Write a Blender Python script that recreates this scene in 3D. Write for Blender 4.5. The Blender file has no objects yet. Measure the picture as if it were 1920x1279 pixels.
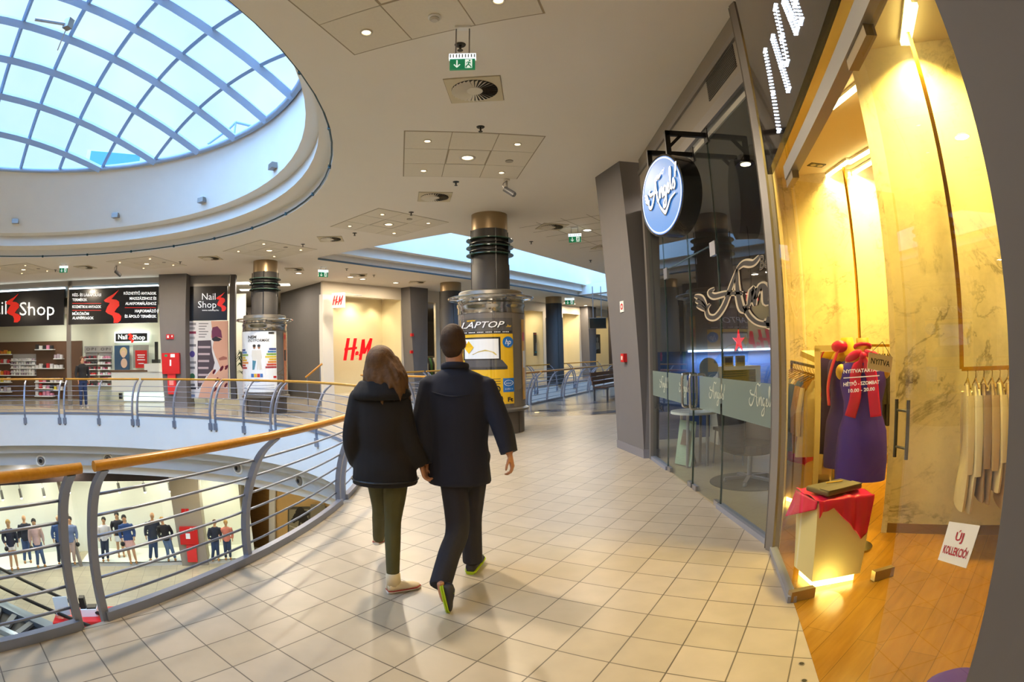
import bpy, bmesh, math, random
import numpy as np
from mathutils import Vector, Matrix
R = math.radians
random.seed(7)
scene = bpy.context.scene
COL = scene.collection

# ------------------------------------------------------------------ camera (a fisheye lens on a 36 mm frame)
EYE = 1.5673
LENS_F, LENS_K, PITCH, ROLL = 1032.175, 0.00917, 0.02496, -0.022415      # focal length in px of the 1920 frame
cam_data = bpy.data.cameras.new('camera')
cam_data.type = 'PANO'
cam_data.panorama_type = 'FISHEYE_LENS_POLYNOMIAL'
cam_data.sensor_fit = 'HORIZONTAL'
cam_data.sensor_width = 36.0
cam_data.sensor_height = 36.0 * 1279 / 1920
cam_data.lens = 14.0
F_MM = LENS_F * 36.0 / 1920
cam_data.fisheye_fov = R(200)
cam_data.fisheye_polynomial_k0 = 0.0
cam_data.fisheye_polynomial_k1 = -1.0 / F_MM
cam_data.fisheye_polynomial_k2 = 0.0
cam_data.fisheye_polynomial_k3 = -LENS_K / F_MM ** 3
cam_data.fisheye_polynomial_k4 = 0.0
cam_data.clip_start = 0.02
camera = bpy.data.objects.new('camera', cam_data)
COL.objects.link(camera)
_cr, _sr, _cp, _sp = math.cos(ROLL), math.sin(ROLL), math.cos(PITCH), math.sin(PITCH)
_Rt = Vector((_cr, -_sr * _sp, _sr * _cp))
_Up = Vector((-_sr, -_cr * _sp, _cr * _cp))
_Fw = Vector((0, _cp, _sp))
camera.matrix_world = Matrix(((_Rt.x, _Up.x, -_Fw.x, 0), (_Rt.y, _Up.y, -_Fw.y, 0), (_Rt.z, _Up.z, -_Fw.z, EYE), (0, 0, 0, 1)))
scene.camera = camera

# ------------------------------------------------------------------ exposure, sky, daylight
vs = scene.view_settings
vs.view_transform = 'Standard'
vs.look = 'None'
vs.gamma = 1.0
vs.use_curve_mapping = False
vs.exposure = 0.17
scene.cycles.max_bounces = 9
scene.cycles.diffuse_bounces = 5
scene.cycles.glossy_bounces = 4
scene.cycles.transmission_bounces = 6
scene.cycles.transparent_max_bounces = 20
scene.cycles.caustics_reflective = False
scene.cycles.caustics_refractive = False
scene.cycles.sample_clamp_indirect = 4.0
scene.cycles.use_denoising = True

world = bpy.data.worlds.new('overcast_sky')
scene.world = world
world.use_nodes = True
wn = world.node_tree
wn.nodes.clear()
w_out = wn.nodes.new('ShaderNodeOutputWorld')
w_bg = wn.nodes.new('ShaderNodeBackground')
w_ramp = wn.nodes.new('ShaderNodeValToRGB')
w_noise = wn.nodes.new('ShaderNodeTexNoise')
w_tc = wn.nodes.new('ShaderNodeTexCoord')
w_noise.inputs['Scale'].default_value = 2.6
w_noise.inputs['Detail'].default_value = 5
w_ramp.color_ramp.elements[0].position = 0.32
w_ramp.color_ramp.elements[0].color = (0.52, 0.80, 1.0, 1)
w_ramp.color_ramp.elements[1].position = 0.66
w_ramp.color_ramp.elements[1].color = (0.80, 0.94, 1.0, 1)
wn.links.new(w_tc.outputs['Generated'], w_noise.inputs['Vector'])
wn.links.new(w_noise.outputs['Fac'], w_ramp.inputs['Fac'])
wn.links.new(w_ramp.outputs['Color'], w_bg.inputs['Color'])
w_bg.inputs['Strength'].default_value = 1.1
wn.links.new(w_bg.outputs[0], w_out.inputs[0])

d = bpy.data.lights.new('overcast_daylight', 'SUN'); d.energy = 18.0; d.angle = R(120); d.color = (0.26, 0.54, 1.0)
sun = bpy.data.objects.new('overcast_daylight', d); sun.rotation_euler = Vector((.15, .80, -.58)).to_track_quat('-Z', 'Y').to_euler(); COL.objects.link(sun)
WARM = (1.0, 0.83, 0.61)
def lamp(name, loc, energy, color=WARM, size=0.4, kind='AREA', target=None, spread=None, shape='DISK', size_y=None):
    d = bpy.data.lights.new(name, kind)
    d.energy = energy
    d.color = color
    if kind == 'AREA':
        d.shape = shape
        d.size = size
        if size_y: d.size_y = size_y
        if spread: d.spread = spread
    else:
        d.shadow_soft_size = size
    if kind == 'SPOT' and spread:
        d.spot_size = spread; d.spot_blend = 0.6
    o = bpy.data.objects.new(name, d)
    o.location = loc
    if target is not None:
        o.rotation_euler = (Vector(target) - Vector(loc)).to_track_quat('-Z', 'Y').to_euler()
    COL.objects.link(o)
    return o

# ------------------------------------------------------------------ where things stand: bearings of the lens
def ray(px, py):
    x, y = px - 960, 639.5 - py
    x, y = x * _cr - y * _sr, x * _sr + y * _cr
    r = math.hypot(x, y) + 1e-9
    t = r / LENS_F
    t = t + LENS_K * t ** 3
    d = (math.sin(t) * x / r, math.cos(t), math.sin(t) * y / r)
    return Vector((d[0], d[1] * _cp - d[2] * _sp, d[1] * _sp + d[2] * _cp))
def at_z(px, py, z=0.0):
    d = ray(px, py); s = (z - EYE) / d.z
    return Vector((d.x * s, d.y * s, z))
def at_y(px, py, Y):
    d = ray(px, py); s = Y / d.y
    return Vector((d.x * s, Y, EYE + d.z * s))
def at_plane(px, py, A, B):
    d = ray(px, py); nx, ny = -(B[1] - A[1]), B[0] - A[0]
    s = (nx * A[0] + ny * A[1]) / (nx * d.x + ny * d.y)
    return Vector((d.x * s, d.y * s, EYE + d.z * s))
def at_r(px, py, r):
    d = ray(px, py); s = r / math.hypot(d.x, d.y)
    return Vector((d.x * s, d.y * s, EYE + d.z * s))

# ------------------------------------------------------------------ materials
def lin(h):
    h = h.lstrip('#')
    c = [int(h[i:i + 2], 16) / 255 for i in (0, 2, 4)]
    return tuple((x / 12.92 if x <= 0.04045 else ((x + 0.055) / 1.055) ** 2.4) for x in c)
MATS = {}
def mat(name, color, rough=0.5, metal=0.0, emit=None, estr=1.0, noise=0.0, nscale=8.0, spec=0.5, bump=0.0, coat=0.0):
    if name in MATS: return MATS[name]
    m = bpy.data.materials.new(name); m.use_nodes = True
    nt = m.node_tree; b = nt.nodes['Principled BSDF']
    c = lin(color) if isinstance(color, str) else color
    b.inputs['Base Color'].default_value = (*c, 1)
    b.inputs['Roughness'].default_value = rough
    b.inputs['Metallic'].default_value = metal
    b.inputs['Specular IOR Level'].default_value = spec
    if coat: b.inputs['Coat Weight'].default_value = coat
    if emit is not None:
        e = lin(emit) if isinstance(emit, str) else emit
        b.inputs['Emission Color'].default_value = (*e, 1)
        b.inputs['Emission Strength'].default_value = estr
    if noise or bump:
        tc = nt.nodes.new('ShaderNodeTexCoord'); tx = nt.nodes.new('ShaderNodeTexNoise')
        tx.inputs['Scale'].default_value = nscale; tx.inputs['Detail'].default_value = 4
        nt.links.new(tc.outputs['Object'], tx.inputs['Vector'])
        if noise:
            mx = nt.nodes.new('ShaderNodeMix'); mx.data_type = 'RGBA'
            mx.inputs['A'].default_value = (*[x * (1 - noise) for x in c], 1)
            mx.inputs['B'].default_value = (*[min(1, x * (1 + noise)) for x in c], 1)
            nt.links.new(tx.outputs['Fac'], mx.inputs['Factor'])
            nt.links.new(mx.outputs['Result'], b.inputs['Base Color'])
        if bump:
            bp = nt.nodes.new('ShaderNodeBump'); bp.inputs['Strength'].default_value = bump; bp.inputs['Distance'].default_value = 0.01
            nt.links.new(tx.outputs['Fac'], bp.inputs['Height']); nt.links.new(bp.outputs[0], b.inputs['Normal'])
    MATS[name] = m
    return m
def glass(name, tint=(1, 1, 1), refl=0.06, rough=0.0, fmul=1.0):
    """thin pane: see-through with a mirror layer that grows at grazing angles"""
    if name in MATS: return MATS[name]
    m = bpy.data.materials.new(name); m.use_nodes = True
    nt = m.node_tree; nt.nodes.clear()
    out = nt.nodes.new('ShaderNodeOutputMaterial'); mix = nt.nodes.new('ShaderNodeMixShader')
    tr = nt.nodes.new('ShaderNodeBsdfTransparent'); gl = nt.nodes.new('ShaderNodeBsdfGlossy')
    fr = nt.nodes.new('ShaderNodeLayerWeight'); ma = nt.nodes.new('ShaderNodeMath'); mb = nt.nodes.new('ShaderNodeMath')
    fr.inputs['Blend'].default_value = 0.333
    tr.inputs['Color'].default_value = (*tint, 1)
    gl.inputs['Roughness'].default_value = rough
    gl.inputs['Color'].default_value = (0.95, 0.97, 1, 1)
    ma.operation = 'MULTIPLY'; ma.inputs[1].default_value = fmul
    mb.operation = 'ADD'; mb.inputs[1].default_value = refl; mb.use_clamp = True
    nt.links.new(fr.outputs['Fresnel'], ma.inputs[0]); nt.links.new(ma.outputs[0], mb.inputs[0])
    ge = nt.nodes.new('ShaderNodeNewGeometry'); mc = nt.nodes.new('ShaderNodeMath'); md = nt.nodes.new('ShaderNodeMath')
    mc.operation = 'SUBTRACT'; mc.inputs[0].default_value = 1.0; md.operation = 'MULTIPLY'
    nt.links.new(ge.outputs['Backfacing'], mc.inputs[1]); nt.links.new(mb.outputs[0], md.inputs[0]); nt.links.new(mc.outputs[0], md.inputs[1])
    nt.links.new(md.outputs[0], mix.inputs[0]); nt.links.new(tr.outputs[0], mix.inputs[1]); nt.links.new(gl.outputs[0], mix.inputs[2])
    nt.links.new(mix.outputs[0], out.inputs[0])
    MATS[name] = m
    return m
def tiles(name, c1, c2, joint, w, h, gap, yaw, off=(0, 0), rough=0.35, offset=0.0, noise=0.12, spec=0.5):
    if name in MATS: return MATS[name]
    m = bpy.data.materials.new(name); m.use_nodes = True
    nt = m.node_tree; b = nt.nodes['Principled BSDF']
    tc = nt.nodes.new('ShaderNodeTexCoord'); mp = nt.nodes.new('ShaderNodeMapping'); br = nt.nodes.new('ShaderNodeTexBrick')
    mp.vector_type = 'TEXTURE'
    mp.inputs['Location'].default_value = (off[0], off[1], 0); mp.inputs['Rotation'].default_value = (0, 0, yaw)
    br.offset = offset; br.squash = 1.0
    br.inputs['Scale'].default_value = 1.0
    br.inputs['Brick Width'].default_value = w; br.inputs['Row Height'].default_value = h
    br.inputs['Mortar Size'].default_value = gap; br.inputs['Mortar Smooth'].default_value = 0.1; br.inputs['Bias'].default_value = 0
    br.inputs['Color1'].default_value = (*lin(c1), 1); br.inputs['Color2'].default_value = (*lin(c2), 1); br.inputs['Mortar'].default_value = (*lin(joint), 1)
    tx = nt.nodes.new('ShaderNodeTexNoise'); tx.inputs['Scale'].default_value = 5; tx.inputs['Detail'].default_value = 6
    mx = nt.nodes.new('ShaderNodeMix'); mx.data_type = 'RGBA'; mx.blend_type = 'MULTIPLY'; mx.inputs['Factor'].default_value = 1.0
    rp = nt.nodes.new('ShaderNodeValToRGB')
    rp.color_ramp.elements[0].color = (1 - noise, 1 - noise, 1 - noise, 1); rp.color_ramp.elements[0].position = 0.3
    rp.color_ramp.elements[1].position = 0.65
    L = nt.links.new
    L(tc.outputs['Object'], mp.inputs['Vector']); L(mp.outputs[0], br.inputs['Vector']); L(tc.outputs['Object'], tx.inputs['Vector'])
    L(tx.outputs['Fac'], rp.inputs['Fac']); L(br.outputs['Color'], mx.inputs['A']); L(rp.outputs['Color'], mx.inputs['B'])
    L(mx.outputs['Result'], b.inputs['Base Color'])
    b.inputs['Roughness'].default_value = rough; b.inputs['Specular IOR Level'].default_value = spec
    MATS[name] = m
    return m
def marble(name, base, vein, scale=1.0):
    m = bpy.data.materials.new(name); m.use_nodes = True
    nt = m.node_tree; b = nt.nodes['Principled BSDF']
    tc = nt.nodes.new('ShaderNodeTexCoord'); n1 = nt.nodes.new('ShaderNodeTexNoise'); n2 = nt.nodes.new('ShaderNodeTexNoise')
    n1.inputs['Scale'].default_value = 1.3 * scale; n1.inputs['Detail'].default_value = 9; n1.inputs['Roughness'].default_value = 0.62; n1.inputs['Distortion'].default_value = 0.9
    n2.inputs['Scale'].default_value = 1.1 * scale; n2.inputs['Detail'].default_value = 9; n2.inputs['Roughness'].default_value = 0.7
    r1 = nt.nodes.new('ShaderNodeValToRGB'); r1.color_ramp.interpolation = 'EASE'
    r1.color_ramp.elements[0].position = 0.475; r1.color_ramp.elements[0].color = (0, 0, 0, 1)
    e = r1.color_ramp.elements.new(0.5); e.color = (.7, .7, .7, 1)
    r1.color_ramp.elements[2].position = 0.525; r1.color_ramp.elements[2].color = (0, 0, 0, 1)
    r2 = nt.nodes.new('ShaderNodeValToRGB'); r2.color_ramp.elements[0].position = 0.45; r2.color_ramp.elements[1].position = 0.7
    mu = nt.nodes.new('ShaderNodeMath'); mu.operation = 'MULTIPLY'
    ad = nt.nodes.new('ShaderNodeMath'); ad.operation = 'MULTIPLY_ADD'; ad.inputs[1].default_value = 0.34
    mx = nt.nodes.new('ShaderNodeMix'); mx.data_type = 'RGBA'
    mx.inputs['A'].default_value = (*lin(base), 1); mx.inputs['B'].default_value = (*lin(vein), 1)
    L = nt.links.new
    L(tc.outputs['Object'], n1.inputs['Vector']); L(tc.outputs['Object'], n2.inputs['Vector'])
    L(n1.outputs['Fac'], r1.inputs['Fac']); L(n2.outputs['Fac'], r2.inputs['Fac'])
    L(r1.outputs['Color'], mu.inputs[0]); L(r2.outputs['Color'], mu.inputs[1])
    L(r2.outputs['Color'], ad.inputs[0]); L(mu.outputs[0], ad.inputs[2])
    L(ad.outputs[0], mx.inputs['Factor']); L(mx.outputs['Result'], b.inputs['Base Color'])
    b.inputs['Roughness'].default_value = 0.3
    MATS[name] = m
    return m
def wood(name, c1, c2, scale=(2, 30, 30), rough=0.35, yaw=0.0, boards=None):
    if name in MATS: return MATS[name]
    m = bpy.data.materials.new(name); m.use_nodes = True
    nt = m.node_tree; b = nt.nodes['Principled BSDF']
    tc = nt.nodes.new('ShaderNodeTexCoord'); mp = nt.nodes.new('ShaderNodeMapping'); mq = nt.nodes.new('ShaderNodeMapping'); tx = nt.nodes.new('ShaderNodeTexNoise')
    mp.inputs['Rotation'].default_value = (0, 0, yaw); mq.inputs['Scale'].default_value = scale
    tx.inputs['Scale'].default_value = 1.0; tx.inputs['Detail'].default_value = 5
    mx = nt.nodes.new('ShaderNodeMix'); mx.data_type = 'RGBA'
    mx.inputs['A'].default_value = (*lin(c1), 1); mx.inputs['B'].default_value = (*lin(c2), 1)
    L = nt.links.new
    L(tc.outputs['Object'], mp.inputs[0]); L(mp.outputs[0], mq.inputs[0]); L(mq.outputs[0], tx.inputs['Vector']); L(tx.outputs['Fac'], mx.inputs['Factor'])
    last = mx.outputs['Result']
    if boards:
        br = nt.nodes.new('ShaderNodeTexBrick'); br.inputs['Scale'].default_value = 1
        br.inputs['Brick Width'].default_value = boards[0]; br.inputs['Row Height'].default_value = boards[1]; br.inputs['Mortar Size'].default_value = 0.0015
        br.inputs['Color1'].default_value = (1, 1, 1, 1); br.inputs['Color2'].default_value = (0.78, 0.78, 0.78, 1); br.inputs['Mortar'].default_value = (0.4, 0.4, 0.4, 1)
        L(mp.outputs[0], br.inputs['Vector'])
        m2 = nt.nodes.new('ShaderNodeMix'); m2.data_type = 'RGBA'; m2.blend_type = 'MULTIPLY'; m2.inputs['Factor'].default_value = 1
        L(last, m2.inputs['A']); L(br.outputs['Color'], m2.inputs['B']); last = m2.outputs['Result']
    L(last, b.inputs['Base Color']); b.inputs['Roughness'].default_value = rough
    MATS[name] = m
    return m

# ------------------------------------------------------------------ mesh building
class MB:
    def __init__(s): s.v = []; s.f = []; s.m = []; s.mi = 0
    def add(s, vs, fs):
        o = len(s.v); s.v += [tuple(p) for p in vs]
        for f in fs: s.f.append([i + o for i in f]); s.m.append(s.mi)
        return s
    def quad(s, *p): return s.add(p, [list(range(len(p)))])
    def box(s, x0, x1, y0, y1, z0, z1, M=None):
        p = [Vector((x, y, z)) for z in (z0, z1) for y in (y0, y1) for x in (x0, x1)]
        if M is not None: p = [M @ q for q in p]
        return s.add(p, [(0, 2, 3, 1), (4, 5, 7, 6), (0, 1, 5, 4), (2, 6, 7, 3), (0, 4, 6, 2), (1, 3, 7, 5)])
    def wall(s, A, B, z0, z1, t=0.05, side=0.0):
        """upright slab along A-B; side shifts it along its left normal"""
        A = Vector((A[0], A[1], 0)); B = Vector((B[0], B[1], 0)); d = (B - A).normalized(); n = Vector((-d.y, d.x, 0))
        p = [A + n * (side - t / 2), B + n * (side - t / 2), B + n * (side + t / 2), A + n * (side + t / 2)]
        return s.prism([(q.x, q.y) for q in p], z0, z1)
    def prism(s, poly, z0, z1, top=None):
        n = len(poly); top = top or poly
        a = sum(poly[i][0] * poly[(i + 1) % n][1] - poly[(i + 1) % n][0] * poly[i][1] for i in range(n))
        if a < 0: poly = poly[::-1]; top = top[::-1]
        vs = [(x, y, z0) for x, y in poly] + [(x, y, z1) for x, y in top]
        return s.add(vs, [list(range(n))[::-1], list(range(n, 2 * n))] + [(i, (i + 1) % n, (i + 1) % n + n, i + n) for i in range(n)])
    def bar(s, p, q, w, h, up=(0, 0, 1)):
        p, q, up = Vector(p), Vector(q), Vector(up); d = (q - p).normalized()
        a = d.cross(up)
        if a.length < 1e-4: a = d.cross(Vector((1, 0, 0)))
        a.normalize(); b = a.cross(d).normalized(); a *= w / 2; b *= h / 2
        vs = [p - a - b, p + a - b, p + a + b, p - a + b, q - a - b, q + a - b, q + a + b, q - a + b]
        return s.add(vs, [(0, 1, 2, 3), (7, 6, 5, 4), (0, 4, 5, 1), (1, 5, 6, 2), (2, 6, 7, 3), (3, 7, 4, 0)])
    def tube(s, pts, r, n=8, closed=False, rz=None, caps=True):
        """tube along pts; r one radius or a list; rz flattens: (radius a, radius b)"""
        P = [Vector(p) for p in pts]; m = len(P); rings = []
        prev = None
        for i, p in enumerate(P):
            if closed: d = P[(i + 1) % m] - P[i - 1]
            else: d = P[min(i + 1, m - 1)] - P[max(i - 1, 0)]
            d.normalize()
            if prev is None:
                a = d.cross(Vector((0, 0, 1)))
                if a.length < 0.05: a = d.cross(Vector((0, 1, 0)))
            else: a = prev - d * prev.dot(d)
            a.normalize(); prev = a; b = d.cross(a)
            ri = r[i] if isinstance(r, list) else r
            ra, rb = (ri, ri) if not isinstance(ri, (list, tuple)) else ri
            rings.append([p + a * (ra * math.cos(t)) + b * (rb * math.sin(t)) for t in [2 * math.pi * k / n for k in range(n)]])
        vs = [q for rg in rings for q in rg]; fs = []
        for i in range(m if closed else m - 1):
            j = (i + 1) % m
            for k in range(n): fs.append((i * n + k, j * n + k, j * n + (k + 1) % n, i * n + (k + 1) % n))
        if not closed and caps: fs += [list(range(n)), list(range((m - 1) * n, m * n))[::-1]]
        return s.add(vs, [f[::-1] for f in fs])
    def lathe(s, prof, c=(0, 0, 0), n=32, a0=0.0, a1=360.0, caps=False):
        full = abs(a1 - a0 - 360) < 1e-6; m = n if full else n + 1; vs = []
        for i in range(m):
            t = R(a0 + (a1 - a0) * i / n)
            for r, z in prof: vs.append((c[0] + r * math.cos(t), c[1] + r * math.sin(t), c[2] + z))
        k = len(prof); fs = []
        for i in range(n):
            j = (i + 1) % m
            for q in range(k - 1): fs.append((i * k + q, j * k + q, j * k + q + 1, i * k + q + 1))
        if caps and full:
            fs += [[i * k for i in range(m)][::-1], [i * k + k - 1 for i in range(m)]]
        return s.add(vs, fs)
    def cyl(s, c, r, z0, z1, n=20, r2=None):
        return s.lathe([(r, z0), (r if r2 is None else r2, z1)], c, n, caps=True)
    def ball(s, c, r, nu=12, nv=8, M=None):
        rx, ry, rz = (r, r, r) if not isinstance(r, (list, tuple)) else r
        vs = [Vector((0, 0, -rz))]; fs = []
        for j in range(1, nv):
            ph = -math.pi / 2 + math.pi * j / nv
            for i in range(nu):
                t = 2 * math.pi * i / nu
                vs.append(Vector((rx * math.cos(ph) * math.cos(t), ry * math.cos(ph) * math.sin(t), rz * math.sin(ph))))
        vs.append(Vector((0, 0, rz))); T = len(vs) - 1
        for i in range(nu):
            fs.append((0, 1 + (i + 1) % nu, 1 + i)); fs.append((T, T - nu + i, T - nu + (i + 1) % nu))
        for j in range(nv - 2):
            for i in range(nu):
                a = 1 + j * nu + i; b = 1 + j * nu + (i + 1) % nu
                fs.append((a, b, b + nu, a + nu))
        c = Vector(c)
        return s.add([(M @ p if M is not None else p) + c for p in vs], fs)
    def loft(s, rings, n=20, caps=True):
        """rings: (centre, u vector, v vector) - ellipses given by their half axes"""
        vs = []; fs = []
        for c, u, v in rings:
            c, u, v = Vector(c), Vector(u), Vector(v)
            for k in range(n):
                t = 2 * math.pi * k / n; vs.append(c + u * math.cos(t) + v * math.sin(t))
        m = len(rings)
        for i in range(m - 1):
            for k in range(n): fs.append((i * n + k, i * n + (k + 1) % n, (i + 1) * n + (k + 1) % n, (i + 1) * n + k))
        if caps: fs += [list(range(n))[::-1], list(range((m - 1) * n, m * n))]
        return s.add(vs, fs)
    def grid(s, fn, nu, nv):
        vs = [fn(i / nu, j / nv) for j in range(nv + 1) for i in range(nu + 1)]
        return s.add(vs, [(j * (nu + 1) + i, j * (nu + 1) + i + 1, (j + 1) * (nu + 1) + i + 1, (j + 1) * (nu + 1) + i) for j in range(nv) for i in range(nu)])
    def ribbon(s, pts, w, fn):
        """2-D stroke of varying width, mapped to space by fn(x, y)"""
        m = len(pts); L = []; Rr = []
        for i in range(m):
            ax, ay = pts[max(i - 1, 0)]; bx, by = pts[min(i + 1, m - 1)]
            l = math.hypot(bx - ax, by - ay) + 1e-9; nx, ny = -(by - ay) / l, (bx - ax) / l
            wi = (w[i] if isinstance(w, (list, tuple)) else w) / 2
            L.append(fn(pts[i][0] + nx * wi, pts[i][1] + ny * wi)); Rr.append(fn(pts[i][0] - nx * wi, pts[i][1] - ny * wi))
        return s.add(L + Rr, [(i, m + i, m + i + 1, i + 1) for i in range(m - 1)])
    def build(s, name, mats, parent=None, smooth=False, world=True, kind=None):
        use = sorted({i for f in s.f for i in f})
        if len(use) < len(s.v):
            ix = {a: b for b, a in enumerate(use)}; s.v = [s.v[i] for i in use]; s.f = [[ix[i] for i in f] for f in s.f]
        me = bpy.data.meshes.new(name)
        vs = s.v
        if parent is not None and world:
            Mi = root_matrix(parent).inverted(); vs = [tuple(Mi @ Vector(p)) for p in vs]
        me.from_pydata([tuple(p) for p in vs], [], s.f)
        for mm in (mats if isinstance(mats, (list, tuple)) else [mats]): me.materials.append(mm)
        if s.mi or any(s.m): me.polygons.foreach_set('material_index', s.m)
        if smooth is True: me.polygons.foreach_set('use_smooth', [True] * len(me.polygons))
        me.update()
        if smooth == 'auto':
            me.polygons.foreach_set('use_smooth', [True] * len(me.polygons))
            me.set_sharp_from_angle(angle=R(40))
        o = bpy.data.objects.new(name, me); COL.objects.link(o)
        if parent is not None: o.parent = parent
        if kind: o['kind'] = kind
        return o
ROOT = {}
def root_matrix(o):
    while o.parent is not None: o = o.parent
    return Matrix.Translation(o.location) @ Matrix.Rotation(o.rotation_euler.z, 4, 'Z')
def thing(name, label, cat, loc=(0, 0, 0), rz=0.0, group=None, kind=None):
    o = bpy.data.objects.new(name, None); COL.objects.link(o)
    o.location = loc; o.rotation_euler = (0, 0, rz); o.empty_display_size = 0.1
    o['label'] = label; o['category'] = cat
    if group: o['group'] = group
    if kind: o['kind'] = kind
    return o
def tag(o, label, cat, group=None, kind=None):
    o['label'] = label; o['category'] = cat
    if group: o['group'] = group
    if kind: o['kind'] = kind
    return o
def dup(root, loc, rz=0.0, label=None, group=None):
    r = root.copy(); COL.objects.link(r); r.location = loc; r.rotation_euler = (0, 0, rz)
    if label: r['label'] = label
    if group: r['group'] = group
    for ch in list(root.children):
        c = ch.copy(); COL.objects.link(c); c.parent = r
        for g in ch.children:
            d = g.copy(); COL.objects.link(d); d.parent = c
    return r
_dg = None
def text_mesh(mb, string, fn, size=1.0, align='CENTER', shear=0.0, bold=0.0, spacing=1.0, width=None):
    """letters as filled outlines, mapped to space by fn(x, y); size is the cap height"""
    cu = bpy.data.curves.new('letters', 'FONT'); cu.body = string; cu.align_x = align; cu.align_y = 'CENTER'
    cu.size = size / 0.70; cu.shear = shear; cu.resolution_u = 2; cu.space_character = spacing; cu.offset = bold * size
    o = bpy.data.objects.new('letters', cu); COL.objects.link(o)
    dg = bpy.context.evaluated_depsgraph_get(); me = bpy.data.meshes.new_from_object(o.evaluated_get(dg))
    vs = [(v.co.x, v.co.y) for v in me.vertices]; fs = [list(p.vertices) for p in me.polygons]
    if width and vs:
        x0 = min(v[0] for v in vs); x1 = max(v[0] for v in vs); k = width / max(1e-6, x1 - x0)
        xa = {'CENTER': (x0 + x1) / 2, 'LEFT': x0, 'RIGHT': x1}[align]
        vs = [((v[0] - xa) * k, v[1]) for v in vs]
    mb.add([fn(x, y) for x, y in vs], fs)
    bpy.data.objects.remove(o); bpy.data.curves.remove(cu); bpy.data.meshes.remove(me)
    return mb
def flat(O, X, Y=(0, 0, 1), off=0.0):
    """maps (x, y) to the plane at O with unit axes X, Y, raised by off towards X x Y"""
    O, X, Y = Vector(O), Vector(X).normalized(), Vector(Y).normalized(); N = X.cross(Y)
    return lambda x, y: O + X * x + Y * y + N * off
def smooth_path(pts, n=8):
    """Catmull-Rom through the points"""
    P = [tuple(p) for p in pts]; out = []
    for i in range(len(P) - 1):
        p0, p1, p2, p3 = P[max(i - 1, 0)], P[i], P[i + 1], P[min(i + 2, len(P) - 1)]
        for k in range(n):
            t = k / n
            out.append(tuple(0.5 * (2 * b + (c - a) * t + (2 * a - 5 * b + 4 * c - d) * t * t + (3 * b - a - 3 * c + d) * t ** 3) for a, b, c, d in zip(p0, p1, p2, p3)))
    out.append(P[-1])
    return out
def fill_holes(outer, holes, z, down=False):
    bm = bmesh.new(); es = []
    for loop in [outer] + holes:
        vs = [bm.verts.new((p[0], p[1], z)) for p in loop]
        es += [bm.edges.new((vs[i], vs[(i + 1) % len(vs)])) for i in range(len(vs))]
    bmesh.ops.triangle_fill(bm, edges=es, use_beauty=True, use_dissolve=False)
    mb = MB(); bm.verts.index_update(); bm.verts.ensure_lookup_table()
    fs = []
    for f in bm.faces:
        ids = [v.index for v in f.verts]
        if (f.normal.z < 0) != down: ids = ids[::-1]
        fs.append(ids)
    mb.add([v.co.copy() for v in bm.verts], fs); bm.free()
    return mb

# ================================================================== materials of the place
M_white = mat('white_plaster', '#e6e2dc', 0.75, noise=0.03, nscale=3)
M_ceil = mat('ceiling_paint', '#ece5d9', 0.85, noise=0.02, nscale=2)
M_ceiltile = mat('ceiling_board', '#e2dac9', 0.8, noise=0.05, nscale=40)
M_grey = mat('grey_render', '#8d8a88', 0.7, noise=0.05, nscale=6)
M_pillar = mat('grey_pillar_paint', '#686565', 0.65, noise=0.04, nscale=5)
M_darkgrey = mat('dark_grey_wall', '#5c5752', 0.7, noise=0.06, nscale=4)
M_alu = mat('brushed_aluminium', '#a9a9ae', 0.35, 0.85)
M_alu2 = mat('satin_profile', '#8f8a86', 0.4, 0.6)
M_rail = mat('grey_rail_metal', '#8d93a3', 0.38, 0.55)
M_chrome = mat('polished_steel', '#c9c9c8', 0.12, 1.0)
M_gold = mat('brass', '#c99a2e', 0.22, 1.0)
M_black = mat('black', '#141312', 0.4)
M_blackm = mat('matt_black', '#1b1a1a', 0.8)
M_whitepl = mat('white_plastic', '#ecebe6', 0.4)
M_red = mat('red_enamel', '#c21a1c', 0.35)
M_handrail = wood('oiled_beech', '#cf962c', '#b0721a', (3, 60, 60), 0.32)
YAW = -0.55956; TS = 0.30
_c, _s = math.cos(YAW), math.sin(YAW)
GX, GY = -0.048 * TS, 7.7149 * TS
M_floor = tiles('cream_floor_tile', '#b2a693', '#a99d88', '#5d5446', TS, TS, 0.004, YAW, (GX * _c - GY * _s, GX * _s + GY * _c), 0.33, noise=0.10)
M_floor2 = tiles('pale_concourse_tile', '#a59c8e', '#999083', '#80776b', 0.6, 0.6, 0.004, R(35), (0, 0), 0.18, noise=0.06)
M_floorlow = tiles('lower_mall_tile', '#bfb496', '#b5aa8d', '#857c66', 0.6, 0.6, 0.006, R(30), (0, 0), 0.3, noise=0.08)
M_parquet = wood('oak_parquet', '#b0802a', '#8a5e18', (3, 26, 1), 0.22, R(-35), (1.1, 0.16))
M_glass = glass('clear_glass', (0.93, 0.97, 0.95), 0.02, 0.0, 1.0)
M_shopglass = glass('dark_shop_glass', (0.88, 0.92, 0.92), 0.02, 0.0, 0.95)
M_boutiqueglass = glass('boutique_glass', (0.98, 0.96, 0.82), 0.01, 0.0, 0.7)
M_farglass = glass('distant_shop_glass', (0.97, 0.98, 0.97), 0.0, 0.0, 0.5)
M_domeglass = glass('roof_glass', (0.93, 0.97, 1.0), 0.0, 0.0, 0.2)
M_frost = mat('frosted_band', '#78877f', 0.6)
M_frost.node_tree.nodes['Principled BSDF'].inputs['Alpha'].default_value = 0.72
E_warm = mat('warm_lamp', '#fff0cc', 0.5, emit='#ffe6b4', estr=9)
E_white = mat('white_lamp', '#ffffff', 0.5, emit='#fff6e6', estr=5)
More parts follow.
